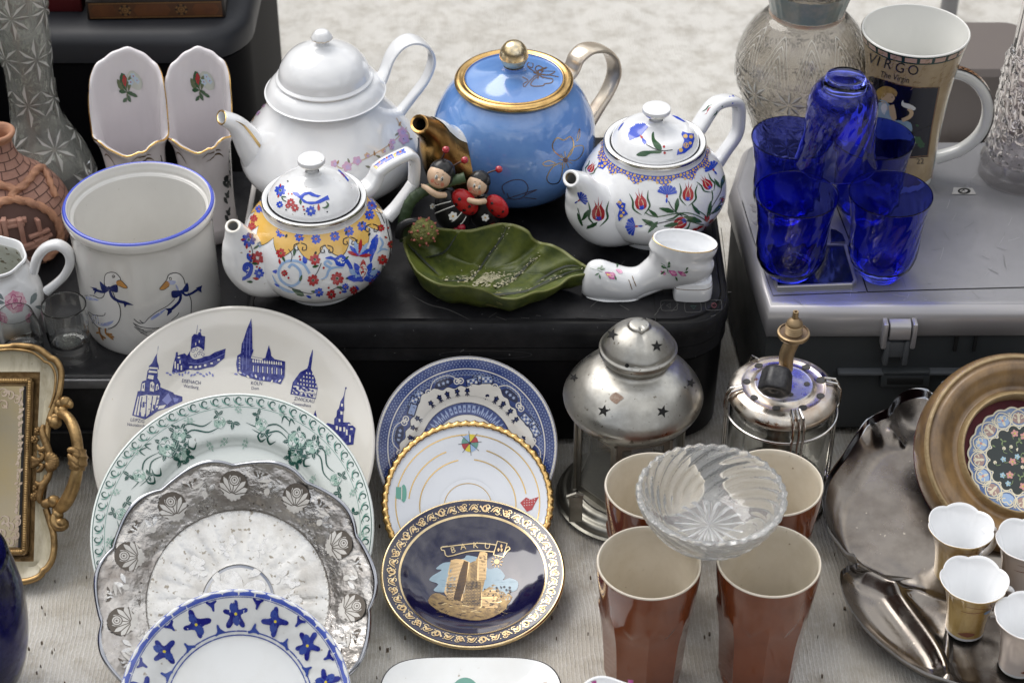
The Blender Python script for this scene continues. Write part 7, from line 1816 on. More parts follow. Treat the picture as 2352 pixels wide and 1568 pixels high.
D = Ink(mb, LeafC(), off=.0006).px()
for v in veins: D.stroke(v, 4.6, 2, 5, taper=True)
rnd = random.Random(11)
for _ in range(330):
    x, y = rnd.gauss(1122, 30), rnd.gauss(641, 8); D.ell(x, y, rnd.uniform(.8, 5.5), rnd.uniform(.5, 2.2), 3 if rnd.random() < .7 else 4, rnd.uniform(-.5, .3), 6)
for _ in range(120):
    k = rnd.choice([0, 2, 4]); v = veins[k]; i = rnd.randrange(len(v) - 1); t = rnd.random(); x = lerp(v[i][0], v[i + 1][0], t) + rnd.gauss(4, 4); y = lerp(v[i][1], v[i + 1][1], t) - rnd.gauss(5, 4); D.ell(x, y, rnd.uniform(.8, 3), .7, 3, -.4, 6)
mb.build('leaf', ['leaf_green', 'leaf_light', 'leaf_line', 'leaf_worn', M('leaf_rub', (.24, .23, .13), .5)], T)
# stalk
ysk = G(940, 500, ZP + .05).y
mb = MB(); P = catmull([(930, 552, 13), (926, 530, 14), (929, 500, 14.5), (936, 475, 14), (950, 455, 13.5), (968, 442, 13), (990, 432, 12.5), (1012, 424, 12), (1040, 416, 12), (1068, 408, 13)], 9)
pts = []; rd = []
for i, (X, Y, r) in enumerate(P):
    p = AY(X, Y, ysk + .012 * i / len(P)); pts.append(p); rd.append(r * km(p) * (1 + .035 * sin(i * 2.1) + .04 * sin(i * 5.3)))
mb.tube(pts, rd, side=Vector((0, 1, 0)), seg=18); mb.build('stalk', ['stem_green'], T)
mb = MB(); P = catmull([(916, 545, 9), (920, 524, 10), (935, 512, 10), (955, 508, 8), (968, 512, 5)], 5); pts = [AY(X, Y, ysk - .012) for X, Y, r in P]; mb.tube(pts, [r * km(p) for p, (X, Y, r) in zip(pts, P)], seg=14); mb.build('calyx', ['bug_black'], T)
# bur
yb2 = ysk - .016; bc = AY(973, 532, yb2); br = 31 * km(bc)
mb = MB(); mb.ball(bc, br, 56, 0, mod=lambda d, q: q * (1 + .05 * noise.noise(d * 9) + .03 * noise.noise(d * 24)))
BUR = mb.build('bur', ['bur_green'], T)
mb = MB(); rnd = random.Random(4)
for i in range(34):
    z = 1 - 2 * (i + .5) / 34; a = i * 2.4; d = Vector((sqrt(1 - z * z) * cos(a), sqrt(1 - z * z) * sin(a), z)); b = bc + d * br * .98; s_ = d.orthogonal().normalized(); s2 = d.cross(s_)
    mb.loft([[b + (s_ * cos(t) + s2 * sin(t)) * r for t in [2 * pi * j / 8 for j in range(8)]] if True else 0 for r in (.0013,)] + [[b + d * .0014 + (s_ * cos(t) + s2 * sin(t)) * .0011 for t in [2 * pi * j / 8 for j in range(8)]], [b + d * .0024 + (s_ * cos(t) + s2 * sin(t)) * .0003 for t in [2 * pi * j / 8 for j in range(8)]]], 0, cap1=True)
mb.build('bur_spikes', ['bur_spike'], BUR)

def ladybird(label, yw, head, hr, body, wing, arm, armb, ants, footp, daisies, stripes):
    t = thing('ladybird', label, 'figurine', AY(body[0][0], body[-1][1], yw)); P3 = lambda X, Y, dy=0: AY(X, Y, yw + dy); k = km(P3(*head[:2]))
    # body: egg-shaped belly along a leaning axis, head on top, one continuous skin
    mb = MB(); Q = catmull([(x, y, r) for x, y, r in body], 6); pts = [P3(x, y) for x, y, r in Q]; mb.tube(pts, [(r * k, r * k * .85) for x, y, r in Q], seg=32)
    W = len(mb.v)
    class Sk:
        def from_px(s, X, Y): return X, Y
        def map(s, X, Y):
            d = ray(X, Y); best = None
            for p, (x, y, r) in zip(pts, Q):
                q = CAM + d * (p.y / d.y); e = hypot(q.x - p.x, (q.z - p.z)); R_ = r * k
                if e < R_:
                    f = sqrt(R_ * R_ - e * e) * .87
                    if best is None or f > best[0]: best = (f, p, q)
            if best is None: p = min(pts, key=lambda p: (proj(p)[0] - X) ** 2 + (proj(p)[1] - Y) ** 2); q = CAM + d * ((p.y - .002) / d.y); return q, Vector((0, -1, .4)).normalized()
            f, p, q = best; q2 = CAM + d * ((p.y - f) / d.y); n_ = Vector((q2.x - p.x, (q2.y - p.y) * 1.2, q2.z - p.z)).normalized(); return q2, n_
    D = Ink(mb, Sk(), lambda x, y: (x, y), edge=5, off=.0007).px(ZR)
    for s_ in stripes: D.stroke(s_, 7, 1, 4)
    for x, y, r in daisies: D.flower(x, y, r, 6, 1, 2, .3, .8)
    mb.build('body', ['bug_black', 'chalk_white', 'yellow_print'], t)
    # wing case
    mb = MB(); wc = P3(wing[0], wing[1], -.006); mb.ball(wc, (wing[2] * k, wing[2] * k * .8, wing[3] * k), 32, 0, Euler((0, wing[4], 0)), mod=lambda d, q: q * (1 - .06 * abs(d.z) ** 3))
    R_ = Euler((0, wing[4], 0)).to_matrix()
    for u, v, s_ in wing[5]:
        d = Vector((u, -sqrt(max(0, 1 - u * u - v * v)), v)); q = wc + R_ @ Vector((d.x * wing[2] * k, d.y * wing[2] * k * .8, d.z * wing[3] * k)) * 1.004; n_ = (R_ @ Vector((d.x, d.y, d.z))).normalized(); s1 = n_.orthogonal().normalized(); s2 = n_.cross(s1)
        b_ = mb.add([q + n_ * .0009] + [q + n_ * .0002 + (s1 * cos(a) + s2 * sin(a)) * s_ * k for a in [2 * pi * j / 14 for j in range(14)]], [(0, 1 + j, 1 + (j + 1) % 14) for j in range(14)], 1)
    mb.build('wing_case', ['bug_red', 'bug_black'], t)
    # head with face and cap of black hair
    hx, hy = head[:2]; hc = P3(hx, hy, -.003); R = hr * k
    hd = MB(); hd.ball(hc, (R, R * .95, R * 1.0), 40, 0, mod=lambda d, q: q * (1 + .07 * max(0, -d.z) * max(0, -d.y) + .05 * exp(-((d.x + .55) ** 2 + (d.z + .35) ** 2) / .06)))
    class Hc:
        def map(s, X, Y):
            o = CAM - hc; d = ray(X, Y).normalized(); b = o.dot(d); c_ = o.dot(o) - (R * 1.035) ** 2; ds = b * b - c_
            q = CAM + d * (-b - (sqrt(ds) if ds > 0 else 0)); return q, (q - hc).normalized()
    F = Ink(hd, Hc(), lambda x, y: ZR(x, y), edge=12, off=.0003)
    fx, fy, fs, tilt = head[2:]
    q = F.at(fx, fy, tilt, fs)
    q.ell(-.52, .42, .17, .20, 3, 0, 12); q.ell(.50, .50, .17, .20, 3, 0, 12)
    for sx in (-.27, .30):
        q.ell(sx, -.03, .135, .23, 1, 0, 14); q.ell(sx + .03, .01, .095, .19, 2, 0, 14); q.ell(sx + .05, -.08, .035, .06, 1, 0, 8)
        q.stroke([(sx - .12, -.42), (sx, -.47), (sx + .10, -.43)], .035, 2, 3)
    q.ell(.0, .28, .10, .07, 4, 0, 10); q.stroke([(-.26, .48), (-.12, .61), (.03, .63), (.20, .54)], .055, 5, 4)
    # small snub nose
    nzp, nn_ = Hc().map(*ZR(fx, fy + fs * .24)); hd.ball(nzp - nn_ * .0006, .0016, 12, 0)
    hd.build('head', ['bug_skin', 'chalk_white', 'bug_black', 'bug_blush', M('nose_tone', (.70, .44, .28), .4), 'red_print'], t)
    hm = MB(); 
    hr_c = hc + Vector((.20 * R, .30 * R, .22 * R))
    hm.ball(hr_c, (R * 1.03, R * .98, R * 1.02), 32, 0, mod=lambda d, q: q * (1 + .03 * noise.noise(d * 4)))
    ex = hc + Vector((.70 * R, -.10 * R, -.20 * R)); hm.ball(ex, (R * .38, R * .45, R * .75), 20, 0)
    hm.build('hair', ['bug_black'], t)
    for a, b, r in ants:
        am = MB(); p0 = P3(*a, .004); p1 = P3(*b, .006); am.tube([p0, (p0 + p1) / 2 + Vector((0, 0, .0006)), p1], .0008, seg=8); am.ball(p1, r * k, 16, 1, mod=lambda d, q: q * (1 + .04 * cos(d.x * 9) * cos(d.z * 9))); am.build('antenna', ['wire_dark', 'bead_red'], t)
    for path in (arm, armb):
        am = MB(); Q2 = catmull(path, 5); pts2 = [P3(x, y, dy) for x, y, r, dy in Q2]; am.tube(pts2, [r * k for x, y, r, dy in Q2], seg=16)
        # hand: palm end with four curled fingers and a thumb
        e = pts2[-1]; dr = (pts2[-1] - pts2[-3]).normalized(); sd = dr.cross(Vector((0, 1, 0))).normalized(); r = Q2[-1][2] * k
        for j in range(4): 
            b0 = e + sd * r * (.6 - .4 * j); am.tube([b0 - dr * r * .4, b0 + dr * r * .6 + Vector((0, -.0002, 0)), b0 + dr * r * .95 + Vector((0, .0008, 0))], [r * .28, r * .27, r * .2], seg=8)
        b0 = e - dr * r * .5 + sd * r * .8; am.tube([b0, b0 + sd * r * .5 + dr * r * .4, b0 + sd * r * .55 + dr * r * .9], [r * .3, r * .28, r * .2], seg=8)
        am.build('arm', ['bug_skin'], t)
    for x, y, r in footp:
        fm_ = MB(); fm_.ball(P3(x, y, -.012), r * k, 20, 0); fm_.build('foot', [M('foot_red', (.36, .012, .03), .3)] if 'foot_red' not in MATS else ['foot_red'], t)
    return t
ladybird('larger ladybird figure hugging the green stalk, left of the two on the leaf dish', ysk + .014, (1010, 404, 430, 340, 86, .30), 29, [(1028, 432, 12), (1027, 445, 23), (1030, 462, 33), (1038, 484, 41), (1047, 502, 40), (1054, 518, 24)], (1068, 464, 25, 41, -.62, [(-.55, .35, 4.6), (.05, .55, 4), (-.30, -.18, 4.6), (.35, -.15, 4), (.1, -.65, 4)]),
    [(1022, 448, 7, -.012), (1005, 448, 7.5, -.018), (990, 440, 7, -.02), (980, 432, 6, -.018), (972, 428, 5.5, -.014)], [(1010, 436, 6, .004), (985, 440, 6, .004), (962, 437, 5.5, .0), (956, 440, 5, -.004)],
    [((1010, 380), (1024, 344), 8.5), ((1034, 386), (1067, 368), 8.5)], [(1059, 523, 10.5), (1048, 528, 8)], [(548, 658, 40), (378, 575, 26)], [[(390, 575), (450, 555), (530, 535)], [(400, 635), (480, 600), (560, 570)], [(495, 715), (560, 690), (620, 625)], [(570, 740), (620, 715), (655, 660)]])
ladybird('smaller ladybird figure holding the larger one from behind on the leaf dish', ysk + .020, (1097, 424, 745, 410, 76, .28), 24.5, [(1108, 448, 11), (1110, 458, 20), (1112, 474, 29), (1114, 492, 34), (1116, 508, 31), (1118, 520, 16)], (1142, 474, 22, 36, -.58, [(-.45, .15, 4), (.0, .6, 3.4), (-.25, -.40, 3.8), (.4, -.3, 3.4)]),
    [(1113, 462, 7, -.012), (1098, 464, 7, -.018), (1082, 461, 6.5, -.018), (1068, 455, 6, -.014)], [(1096, 448, 6, .0), (1082, 446, 6, .0), (1070, 444, 5.5, .0), (1062, 446, 5, .0)],
    [((1110, 402), (1146, 389), 8.5)], [(1133, 522, 9.5), (1146, 518, 7)], [(818, 670, 33)], [])

# ================================================================ star lantern
ax = Ax(1440, 1132, 0); ax.p.y -= .003
T = thing('star_lantern', 'tarnished tin lantern with star-pierced domed roof and dark glass panes', 'lantern', ax.p)
kk = ax.k(.0)
mb = MB(); b = [(0, .0005), (152, .0005), (156, .002), (156, .006), (150, .0095), (138, .011), (130, .015), (118, .0165), (110, .019), (0, .019)]; mb.lathe([(r * kk, h) for r, h in catmull(b, 4)], ax.p, 96); mb.build('base', ['steel_dark'], T)
# six-sided glazed body
hb, htp = .019, ax.h(946) ; rb = 124 * kk
mb = MB(); gl = MB()
for i in range(6):
    a0 = radians(60 * i + 12); a1 = radians(60 * (i + 1) + 12); p0 = Vector((cos(a0), sin(a0), 0)) * rb; p1 = Vector((cos(a1), sin(a1), 0)) * rb
    t = (p1 - p0).normalized(); nn = Vector((t.y, -t.x, 0)); q = lambda s_, z, o: ax.p + p0.lerp(p1, s_) + nn * o + Vector((0, 0, z))
    def frame(s0, s1, z0, z1): 
        vs = [q(s, z, o) for o in (0, -.0015) for s, z in ((s0, z0), (s1, z0), (s1, z1), (s0, z1))]
        mb.add(vs, [(0, 1, 2, 3), (7, 6, 5, 4), (0, 4, 5, 1), (1, 5, 6, 2), (2, 6, 7, 3), (3, 7, 4, 0)])
    frame(0, .12, hb, htp + .004); frame(.88, 1, hb, htp + .004); frame(.12, .88, hb, hb + .007); frame(.12, .88, htp - .006, htp + .004)
    mb.tube([ax.p + p0 * 1.01 + Vector((0, 0, hb)), ax.p + p0 * 1.01 + Vector((0, 0, htp))], .0018, seg=8)
    gl.add([q(s, z, -.0018) for s, z in ((.1, hb + .004), (.9, hb + .004), (.9, htp), (.1, htp))], [(0, 1, 2, 3)])
mb.build('frame', ['steel_dark'], T); 
pane = M('smoky_pane', (.22, .22, .195), .10, alpha=.5, rv=(40, .3)); 
gl.build('panes', [pane], T)
# sheet roof: dark star patches laid on it stand for the shade in piercings
def star(D, x, y, r, mat, rot=0): D.poly([(x + r * (1 if i % 2 == 0 else .42) * cos(rot + i * pi / 5), y + r * (1 if i % 2 == 0 else .42) * sin(rot + i * pi / 5)) for i in range(10)], mat)
tiltv = Vector((.055, .0, 0))
def leanm(p): z = p.z - ax.p.z; return Vector((p.x + max(0, z - .10) * .05, p.y, p.z))
mb = MB(); R1 = [(124, 944), (136, 938), (150, 926), (158, 915), (161, 907), (161, 904), (158, 897), (150, 885), (128, 862), (104, 846), (84, 838), (72, 832), (66, 822)]
pr = [(r * ax.k(ax.h(Y)), ax.h(Y)) for r, Y in catmull(R1, 6)]
mb.lathe(pr, ax.p, 128, mod=lambda a, i, r, h: (r * (1 + .004 * noise.noise(Vector((cos(a) * 2, sin(a) * 2, h * 40)))), h)); chart = LatheChart(ax.p, pr); D = Ink(mb, chart, off=.0004).px(zf(2000, 1300))
for x, y, r, ro in ((868, 732, 54, .2), (1370, 738, 56, .25), (616, 448, 38, .5), (1612, 494, 42, .3)): star(D, x, y, r, 1, ro - pi / 2)
D.poly([(925, 600), (965, 575), (1010, 600), (1035, 625), (1000, 650), (975, 675), (940, 655), (915, 630)], 2, 2)
for i in (0, 1, 2, 3): 
    a = radians(40 + 36 * i); U = Ink(mb, chart, edge=9).at(a, chart.L[-1] * .60, 0, 1 / .055, 1); star(U, 0, 0, .010, 1)
mb.v = [leanm(p) for p in mb.v]; mb.build('roof', ['steel', 'gap_black', M('rust_spot', (.26, .17, .12), .6, mot=(300, .9, (.45, .38, .32)))], T)
mb = MB(); R2 = [(64, 838), (74, 826), (84, 815), (92, 806), (93, 800), (93, 797), (88, 793), (86, 790), (81, 783), (62, 765), (43, 755), (28, 749), (26, 745), (20, 742), (0, 741)]
pr2 = [(r * .97 * ax.k(ax.h(Y)), ax.h(Y)) for r, Y in catmull(R2, 6)]; c2 = ax.p + Vector((.0035, 0, 0))
mb.lathe(pr2, c2, 96, mod=lambda a, i, r, h: (r, h - (.0022 * max(0, 1 - abs(a - 4.9) * 3)) * (1 if 40 < i < 80 else 0))); chart = LatheChart(c2, pr2); D = Ink(mb, chart, off=.0004).px(zf(2000, 1300))
for x, y, r, ro in ((960, 80, 52, .35), (1340, 180, 52, 0)): star(D, x, y, r, 1, ro - pi / 2)
D.disc(1086, 346, 18, 1, 14); Dz = Ink(mb, chart, off=.0004).px(zf(2000, 650)); star(Dz, 1232, 1318, 40, 1, -.3)
mb.build('cap', ['steel', 'gap_black'], T)
mb = MB(); mb.tube([ax.p + Vector((.012, -.0, .019)), ax.p + Vector((.012, 0, .055))], .010, seg=20); mb.build('candle_stub', ['cream_glaze'], T)
p = ax.inpl(1290, 1185, radians(200)); mb = MB(); q0 = G(1322, 1190, .02); mb.box(q0 + Vector((-.006, -.001, -.004)), q0 + Vector((.006, .004, .026)), 0, .001); mb.tube([q0 + Vector((-.008, 0, .026)), q0 + Vector((.0, 0, .030)), q0 + Vector((.006, 0, .027))], .002, seg=8); mb.build('door_hinge', ['steel_dark'], T)

# ================================================================ gas lamp
class TopChart(LatheChart):
    """a nearly level top: pixels are dropped on it by radius"""
    def from_px(s, X, Y):
        h = s.P[-1][1]
        for _ in range(3):
            p = G(X, Y, s.c.z + h); r = hypot(p.x - s.c.x, p.y - s.c.y); l = s.l_r(r); h = s.at(l)[1]
        return atan2(p.y - s.c.y, p.x - s.c.x), l
    def l_r(s, r):
        for i in range(len(s.P) - 1, 0, -1):
            a, b = s.P[i - 1], s.P[i]
            if min(a[0], b[0]) <= r <= max(a[0], b[0]) and a[0] != b[0]: return lerp(s.L[i - 1], s.L[i], (r - a[0]) / (b[0] - a[0]))
        return 0
ax = Ax(1830, 1250, 0); 
pt = Vector((0, 1.372, .125)); X0 = 1799; pt.x = (X0 - PX) * km(pt); ax.p = Vector((pt.x, 1.372, 0)); ax.z0 = 0
T = thing('gas_lamp', 'chromed camping gas lamp with glass cylinder, brass valve and black knob', 'gas lamp', ax.p)
kg = km(pt); z = .125
mb = MB(); gr = 118 * kg; mb.lathe([(gr, .012), (gr, z - .006), (gr - .0012, z - .006), (gr - .0012, .012)], ax.p, 96); mb.build('glass_cylinder', ['lantern_glass'], T)
mb = MB(); mb.lathe([(0, .0005), (gr + .004, .0005), (gr + .005, .004), (gr + .004, .014), (gr - .004, .018), (0, .018)], ax.p, 72); mb.build('base', ['chrome'], T)
mb = MB(); mb.lathe([(0, .018), (34 * kg, .018), (34 * kg, .060), (26 * kg, .066), (26 * kg, z - .004), (0, z - .004)], ax.p, 36); mb.build('burner', ['steel_dark'], T)
mb = MB(); L_ = [(gr - .001, z - .010), (gr + .0025, z - .009), (gr + .0035, z - .005), (gr + .0015, z - .001), (gr - .002, z + .0025), (100 * kg, z + .004), (96 * kg, z + .0042), (90 * kg, z + .0030), (78 * kg, z + .0030), (72 * kg, z + .0042), (66 * kg, z + .0062), (62 * kg, z + .0062), (40 * kg, z + .006), (12 * kg, z + .006), (0, z + .006)]
pr = catmull(L_, 4); mb.lathe(pr, ax.p, 112, mats=[1 if r < 68 * kg else 0 for r, h in pr]); chart = TopChart(ax.p, pr); D = Ink(mb, chart, off=.0005).px(zf(2850, 1200, 550 / 1232)); D.edge = 30
for x, y, r in ((415, 585, 36), (838, 600, 38), (305, 730, 36), (975, 715, 48), (375, 872, 36), (968, 858, 38), (572, 968, 38), (810, 965, 40), (845, 752, 28), (700, 848, 26)): D.ell(x, y, r, r * .62, 2, 0, 18)
mb.build('top_plate', ['chrome_worn', 'chrome_blue', M('hole_dark', (.05, .048, .045), .7)], T)
# wire cage
mb = MB()
for a in (radians(205), radians(200 + 8)): pass
mb.tube([ax.p + Vector((cos(2 * pi * j / 64) * (gr + .004), sin(2 * pi * j / 64) * (gr + .004), z - .022)) for j in range(65)], .0013, seg=8, side=Vector((0, 0, 1)), cap=False)
for aa in (-175, -168, -86, -80, -75, 2, 10, 120):
    a = radians(aa); d = Vector((cos(a), sin(a), 0)); mb.tube([ax.p + d * (gr + .005) + Vector((0, 0, .008)), ax.p + d * (gr + .005) + Vector((0, 0, z - .024)), ax.p + d * (gr + .0065) + Vector((0, 0, z - .014)), ax.p + d * (gr + .0055) + Vector((0, 0, z - .002)), ax.p + d * (gr + .002) + Vector((0, 0, z + .004)), ax.p + d * (gr - .008) + Vector((0, 0, z + .0066))], .0013, seg=8, side=Vector((-sin(a), cos(a), 0)))
mb.build('wire_cage', ['chrome'], T)
yv = ax.p.y
V_ = lambda X, Y, dy=0: AY(X, Y, yv + dy)
mb = MB(); P = catmull([(1803, 886, 10), (1803, 866, 11), (1806, 848, 13), (1806, 848, 15), (1806, 820, 17), (1812, 800, 17), (1820, 786, 16), (1822, 778, 14)], 5); pts = [V_(x, y) for x, y, r in P]; mb.tube(pts, [r * kg for x, y, r in P], seg=24)
c = V_(1822, 770); up = Vector((-.04, .0, 1)).normalized()
fl = MB(); kq = km(c); prf = [(0, -.004), (14, -.004), (30, -.0016), (36, .0), (38, .002), (37, .0038), (33, .0042), (33, .0030), (24, .0028), (0, .0028)]
fl.lathe([(r * kq, h) for r, h in prf], c, 56, mats=[0] * 6 + [1] * 4)
th = [(20, .0028)] + [q for i in range(5) for q in ((20.5, .004 + .0018 * i), (18, .0049 + .0018 * i))] + [(19, .0135), (17, .0155), (10, .018), (7, .019), (7, .0225), (6.5, .026), (3.5, .026), (3.0, .023), (0, .023)]
fl.lathe([(r * kq, h) for r, h in th], c, 40, mats=[0] * len(th))
mb.v += []; VS = mb.build('valve_stem', ['brass'], T); fl.build('valve_flange', ['brass', 'brass_dark'], VS)
mb = MB(); a0 = V_(1806, 846, -.002); a1 = V_(1786, 872, -.030); dv = (a1 - a0).normalized(); hexr = 13 * kg; s1 = dv.orthogonal().normalized(); s2 = dv.cross(s1)
mb.tube([a0, a1], .0035, seg=16); hc_ = a0 + dv * .007; mb.loft([[hc_ + dv * o + (s1 * cos(t) + s2 * sin(t)) * hexr for t in [2 * pi * j / 6 for j in range(6)]] for o in (0, .006)], 0, cap0=True, cap1=True); mb.build('hex_nut', ['brass'], VS)
mb = MB(); kc = V_(1782, 876, -.026); ax_d = Vector((-.18, -.72, -.42)).normalized(); s1 = Vector((1, 0, 0)) - ax_d * ax_d.x; s1.normalize(); s2 = ax_d.cross(s1); rk = 36 * kg
def kring(o, f, lob=1): return [kc + ax_d * o + (s1 * cos(t) + s2 * sin(t)) * rk * f * (1 + .045 * lob * math.copysign(abs(cos(6 * t)) ** .6, cos(6 * t))) for t in [2 * pi * j / 96 for j in range(96)]]
mb.loft([kring(-.012, .55, 0), kring(-.011, .82, .3), kring(-.008, .92), kring(.004, 1.0), kring(.009, .99), kring(.0105, .90, .8), kring(.0105, .62, 0), kring(.0095, .55, 0), kring(.0095, .20, 0), kring(.0105, .15, 0)], 0, cap0=True, cap1=True)
D = Ink(mb, FlatChart(Matrix.Translation(kc + ax_d * .0107) @ Matrix((s1, s2, ax_d)).transposed().to_4x4())); s_ = rk
D.stroke([(-.09 * s_, -.75 * s_), (.09 * s_, -.75 * s_)], .0004, 1, 0); D.stroke([(0, -.66 * s_), (0, -.84 * s_)], .0004, 1, 0)
mb.build('knob', ['knob_plastic', 'slate_light'], T)

# ================================================================ tumblers and ashtray
zt = .135
def tumb(X, Y, r, label, first=None):
    p = G(X, Y, zt); p.z = 0
    if first is not None: c = copy_tree(first, loc=p); c['label'] = label; return c
    k = km(Vector((p.x, p.y, zt))); R = r * k; t = thing('tumbler', label, 'tumbler', p, group='four glazed brown tumblers with cream insides')
    o = [(.68, .0), (.71, .001), (.73, .004), (.75, .02), (.795, .055), (.83, .070), (.875, .082), (.925, .100), (.975, .118), (.995, .130), (1.0, .1335)]
    o = [(a * R, h) for a, h in catmull(o, 6)]; nO = len(o)
    def fac(a, i, r_, h):
        if i >= nO: return r_, h
        e = max(0, min(1, (h - .004) / .006)) ; top_ = .084 + .012 * abs(cos(4 * a)) ; e *= max(0, min(1, (top_ - h) / .004))
        u = ((a / (pi / 4)) % 1 - .5) * (pi / 4); flat = cos(pi / 8) / cos(u) * 1.045; sc = min(1.05, flat); return r_ * lerp(1, sc, e * .95), h
    lipo = [(R * .998, .1342), (R * .985, .1352), (R * .965, .1352), (R * .945, .1342)]; inn = [(R * .935, .130), (R * .87, .10), (R * .765, .07), (R * .71, .05), (R * .675, .030), (R * .65, .014), (R * .58, .0095), (R * .4, .008), (0, .008)]
    allp = o + lipo + catmull(inn, 5)
    mb = MB(); mb.lathe([(0, .002), (R * .55, .002)] + allp, p, 160, mod=lambda a, i, r_, h: fac(a, i - 2, r_, h), mats=[0] * (nO + 2) + [1] * 60); mb.build('body', ['brown_glaze', 'brown_inside'], t)
    return t
t1 = tumb(1491, 1290, 121, 'brown glazed tumbler with cream inside, front left under the cut-glass ashtray')
tumb(1766, 1285, 121, 'brown glazed tumbler with cream inside, front right under the cut-glass ashtray', t1)
tumb(1504, 1114, 114, 'brown glazed tumbler with cream inside, back left beside the star lantern', t1)
tumb(1776, 1106, 114, 'brown glazed tumbler with cream inside, back right beside the gas lamp', t1)
p = G(1633, 1150, .166); za = .1356; c = Vector((p.x, p.y, za)); ka = km(Vector((p.x, p.y, .17)))
T = thing('ashtray', 'round swirl-cut clear glass ashtray balanced on top of the four brown tumblers', 'ashtray', c)
R = 172 * ka
o = catmull([(0, 0), (.50, 0), (.60, .001), (.72, .007), (.86, .019), (.96, .031), (1.0, .037), (1.0, .0385)], 6); i_ = catmull([(.94, .0395), (.85, .034), (.74, .024), (.60, .013), (.46, .0085), (.3, .0075), (0, .0075)], 7)
o = [(a * R, h) for a, h in o]; i_ = [(a * R, h) for a, h in i_]; nO = len(o)
def swc(a, i, r, h):
    if i < nO:
        f = r / R
        if f < .52:
            return r, h + .0022 * (abs(cos(8 * a)) ** 2.5) * min(1, f / .12) * (1 if f < .5 else 0)
        e = min(1, (f - .52) / .1) ; s_ = abs(sin(9.5 * (a + 1.5 * h / .04))) ; sc = abs(cos(19 * a)) * .5 + .25
        return r * (1 + .050 * e * (s_ - .5) * (1 - .6 * max(0, (h - .030) / .008)) + .022 * max(0, (h - .030) / .008) * (sc - .5)), h + .003 * max(0, (h - .030) / .008) * (sc - .5)
    f = r / R
    if .48 < f < .93 and h < .037: return r * (1 + .05 * (abs(sin(9.5 * (a + 1.5 * h / .04))) ** .6 - .6) * min(1, (f - .48) / .1)), h
    if h > .037: sc = abs(cos(19 * a)); return r * (1 + .012 * (sc - .5)), h + .0014 * (sc - .5)
    return r, h
mb = MB(); mb.lathe(o + i_, c, 224, mod=swc); mb.build('bowl', ['ashtray_glass'], T, ang=60)

# ================================================================ gilded mirror tray
zf_ = zf(0, 1350, 420 / 627)
yb_, th = 1.254, radians(45.5)
Mt = Matrix.Translation((0, yb_, .004)) @ Matrix.Rotation(th, 4, 'X'); ch = FlatChart(Mt)
def tp(x, y, h=0): u, v = ch.from_px(*zf_(x, y)); return Vector((u, v, h))
W3 = lambda p: Mt @ p
o_ = tp(-380, 1455); T = thing('mirror_tray', 'ornate gilt and ivory tray with mirror bottom and scrolled handle, leaning at the left edge', 'tray', W3(o_))
outline = [(-1100, 60), (-500, 60), (0, 62), (90, 52), (165, 55), (235, 70), (290, 108), (302, 122), (302, 122), (340, 140), (366, 185), (372, 240), (360, 330), (335, 400), (308, 470), (296, 520), (285, 600), (290, 740), (282, 860), (268, 960), (280, 1020), (305, 1100), (325, 1170), (330, 1250), (318, 1320), (290, 1370), (262, 1392), (262, 1392), (250, 1415), (210, 1440), (140, 1456), (60, 1450), (-20, 1452), (-500, 1455), (-1100, 1455)]
ol = [tuple(tp(x, y).xy) for x, y in catmull(outline, 5)]
A = sum(ol[i - 1][0] * ol[i][1] - ol[i][0] * ol[i - 1][1] for i in range(len(ol)))
if A < 0: ol = ol[::-1]
mb = MB(); mb.rslab(ol, [(-.006, .003), (-.004, .0), (.004, -.001)], 0, xf=W3, cap1=False); mb.build('back', ['tray_gilt'], T)
inr = [tuple(tp(x, y).xy) for x, y in ((-1100, 290), (152, 288), (118, 1250), (-1100, 1250))]
def ringto(s_, z, n=None):
    return
mb = MB(); cx_ = tp(-400, 760)
cl = []
for (u, v) in ol: # clamp each outline point to the mirror rectangle
    xr_ = lerp(inr[1][0], inr[2][0], min(1, max(0, (inr[1][1] - v) / (inr[1][1] - inr[2][1])))) + .012
    uu = min(u, xr_); vv = min(max(v, inr[2][1] - .012), inr[1][1] + .012); cl.append((uu, vv))
def mixr(t, z): return [W3(Vector((lerp(a[0], b[0], t), lerp(a[1], b[1], t), z))) for a, b in zip(ol, cl)]
mb.loft([mixr(.0, .004), mixr(.10, .0035), mixr(.35, .000), mixr(.7, -.002), mixr(.97, -.0005)], 0); mb.build('ivory_border', ['tray_ivory'], T)
def along(pts, r, mb, mat=0, z=.004, tap=False, seg=12, flat=1.0):
    Q = [W3(Vector((p[0], p[1], z))) for p in pts]; N_ = len(Q); mb.tube(Q, [((r * (sin(pi * (i + .4) / N_) ** .5 if tap else 1)) * flat, r * (sin(pi * (i + .4) / N_) ** .5 if tap else 1)) for i in range(N_)], side=(Mt.to_3x3() @ Vector((0, 0, 1))), seg=seg, mat=mat)
P2 = lambda L, n_=5: [tuple(tp(x, y).xy) for x, y in (catmull(L, n_) if len(L) > 2 else L)]
mb = MB(); along(P2(outline[1:18]), .0030, mb); along(P2(outline[20:-1]), .0030, mb); along([(a - .0045, b - .0035) for a, b in P2(outline[2:14])], .0012, mb, 0, .006); mb.build('outer_moulding', ['tray_gilt_bright'], T)
mb = MB()
def fr(a, b, w_, z0, z1, m=0):
    a = tp(*a); b = tp(*b); d = (b - a).normalized(); n_ = Vector((-d.y, d.x, 0)) * w_ / 2
    vs = [W3(p + Vector((0, 0, z))) for z in (z0, z1) for p in (a + n_, b + n_, b - n_, a - n_)]; mb.add(vs, [(3, 2, 1, 0), (4, 5, 6, 7), (0, 1, 5, 4), (1, 2, 6, 5), (2, 3, 7, 6), (3, 0, 4, 7)], m)
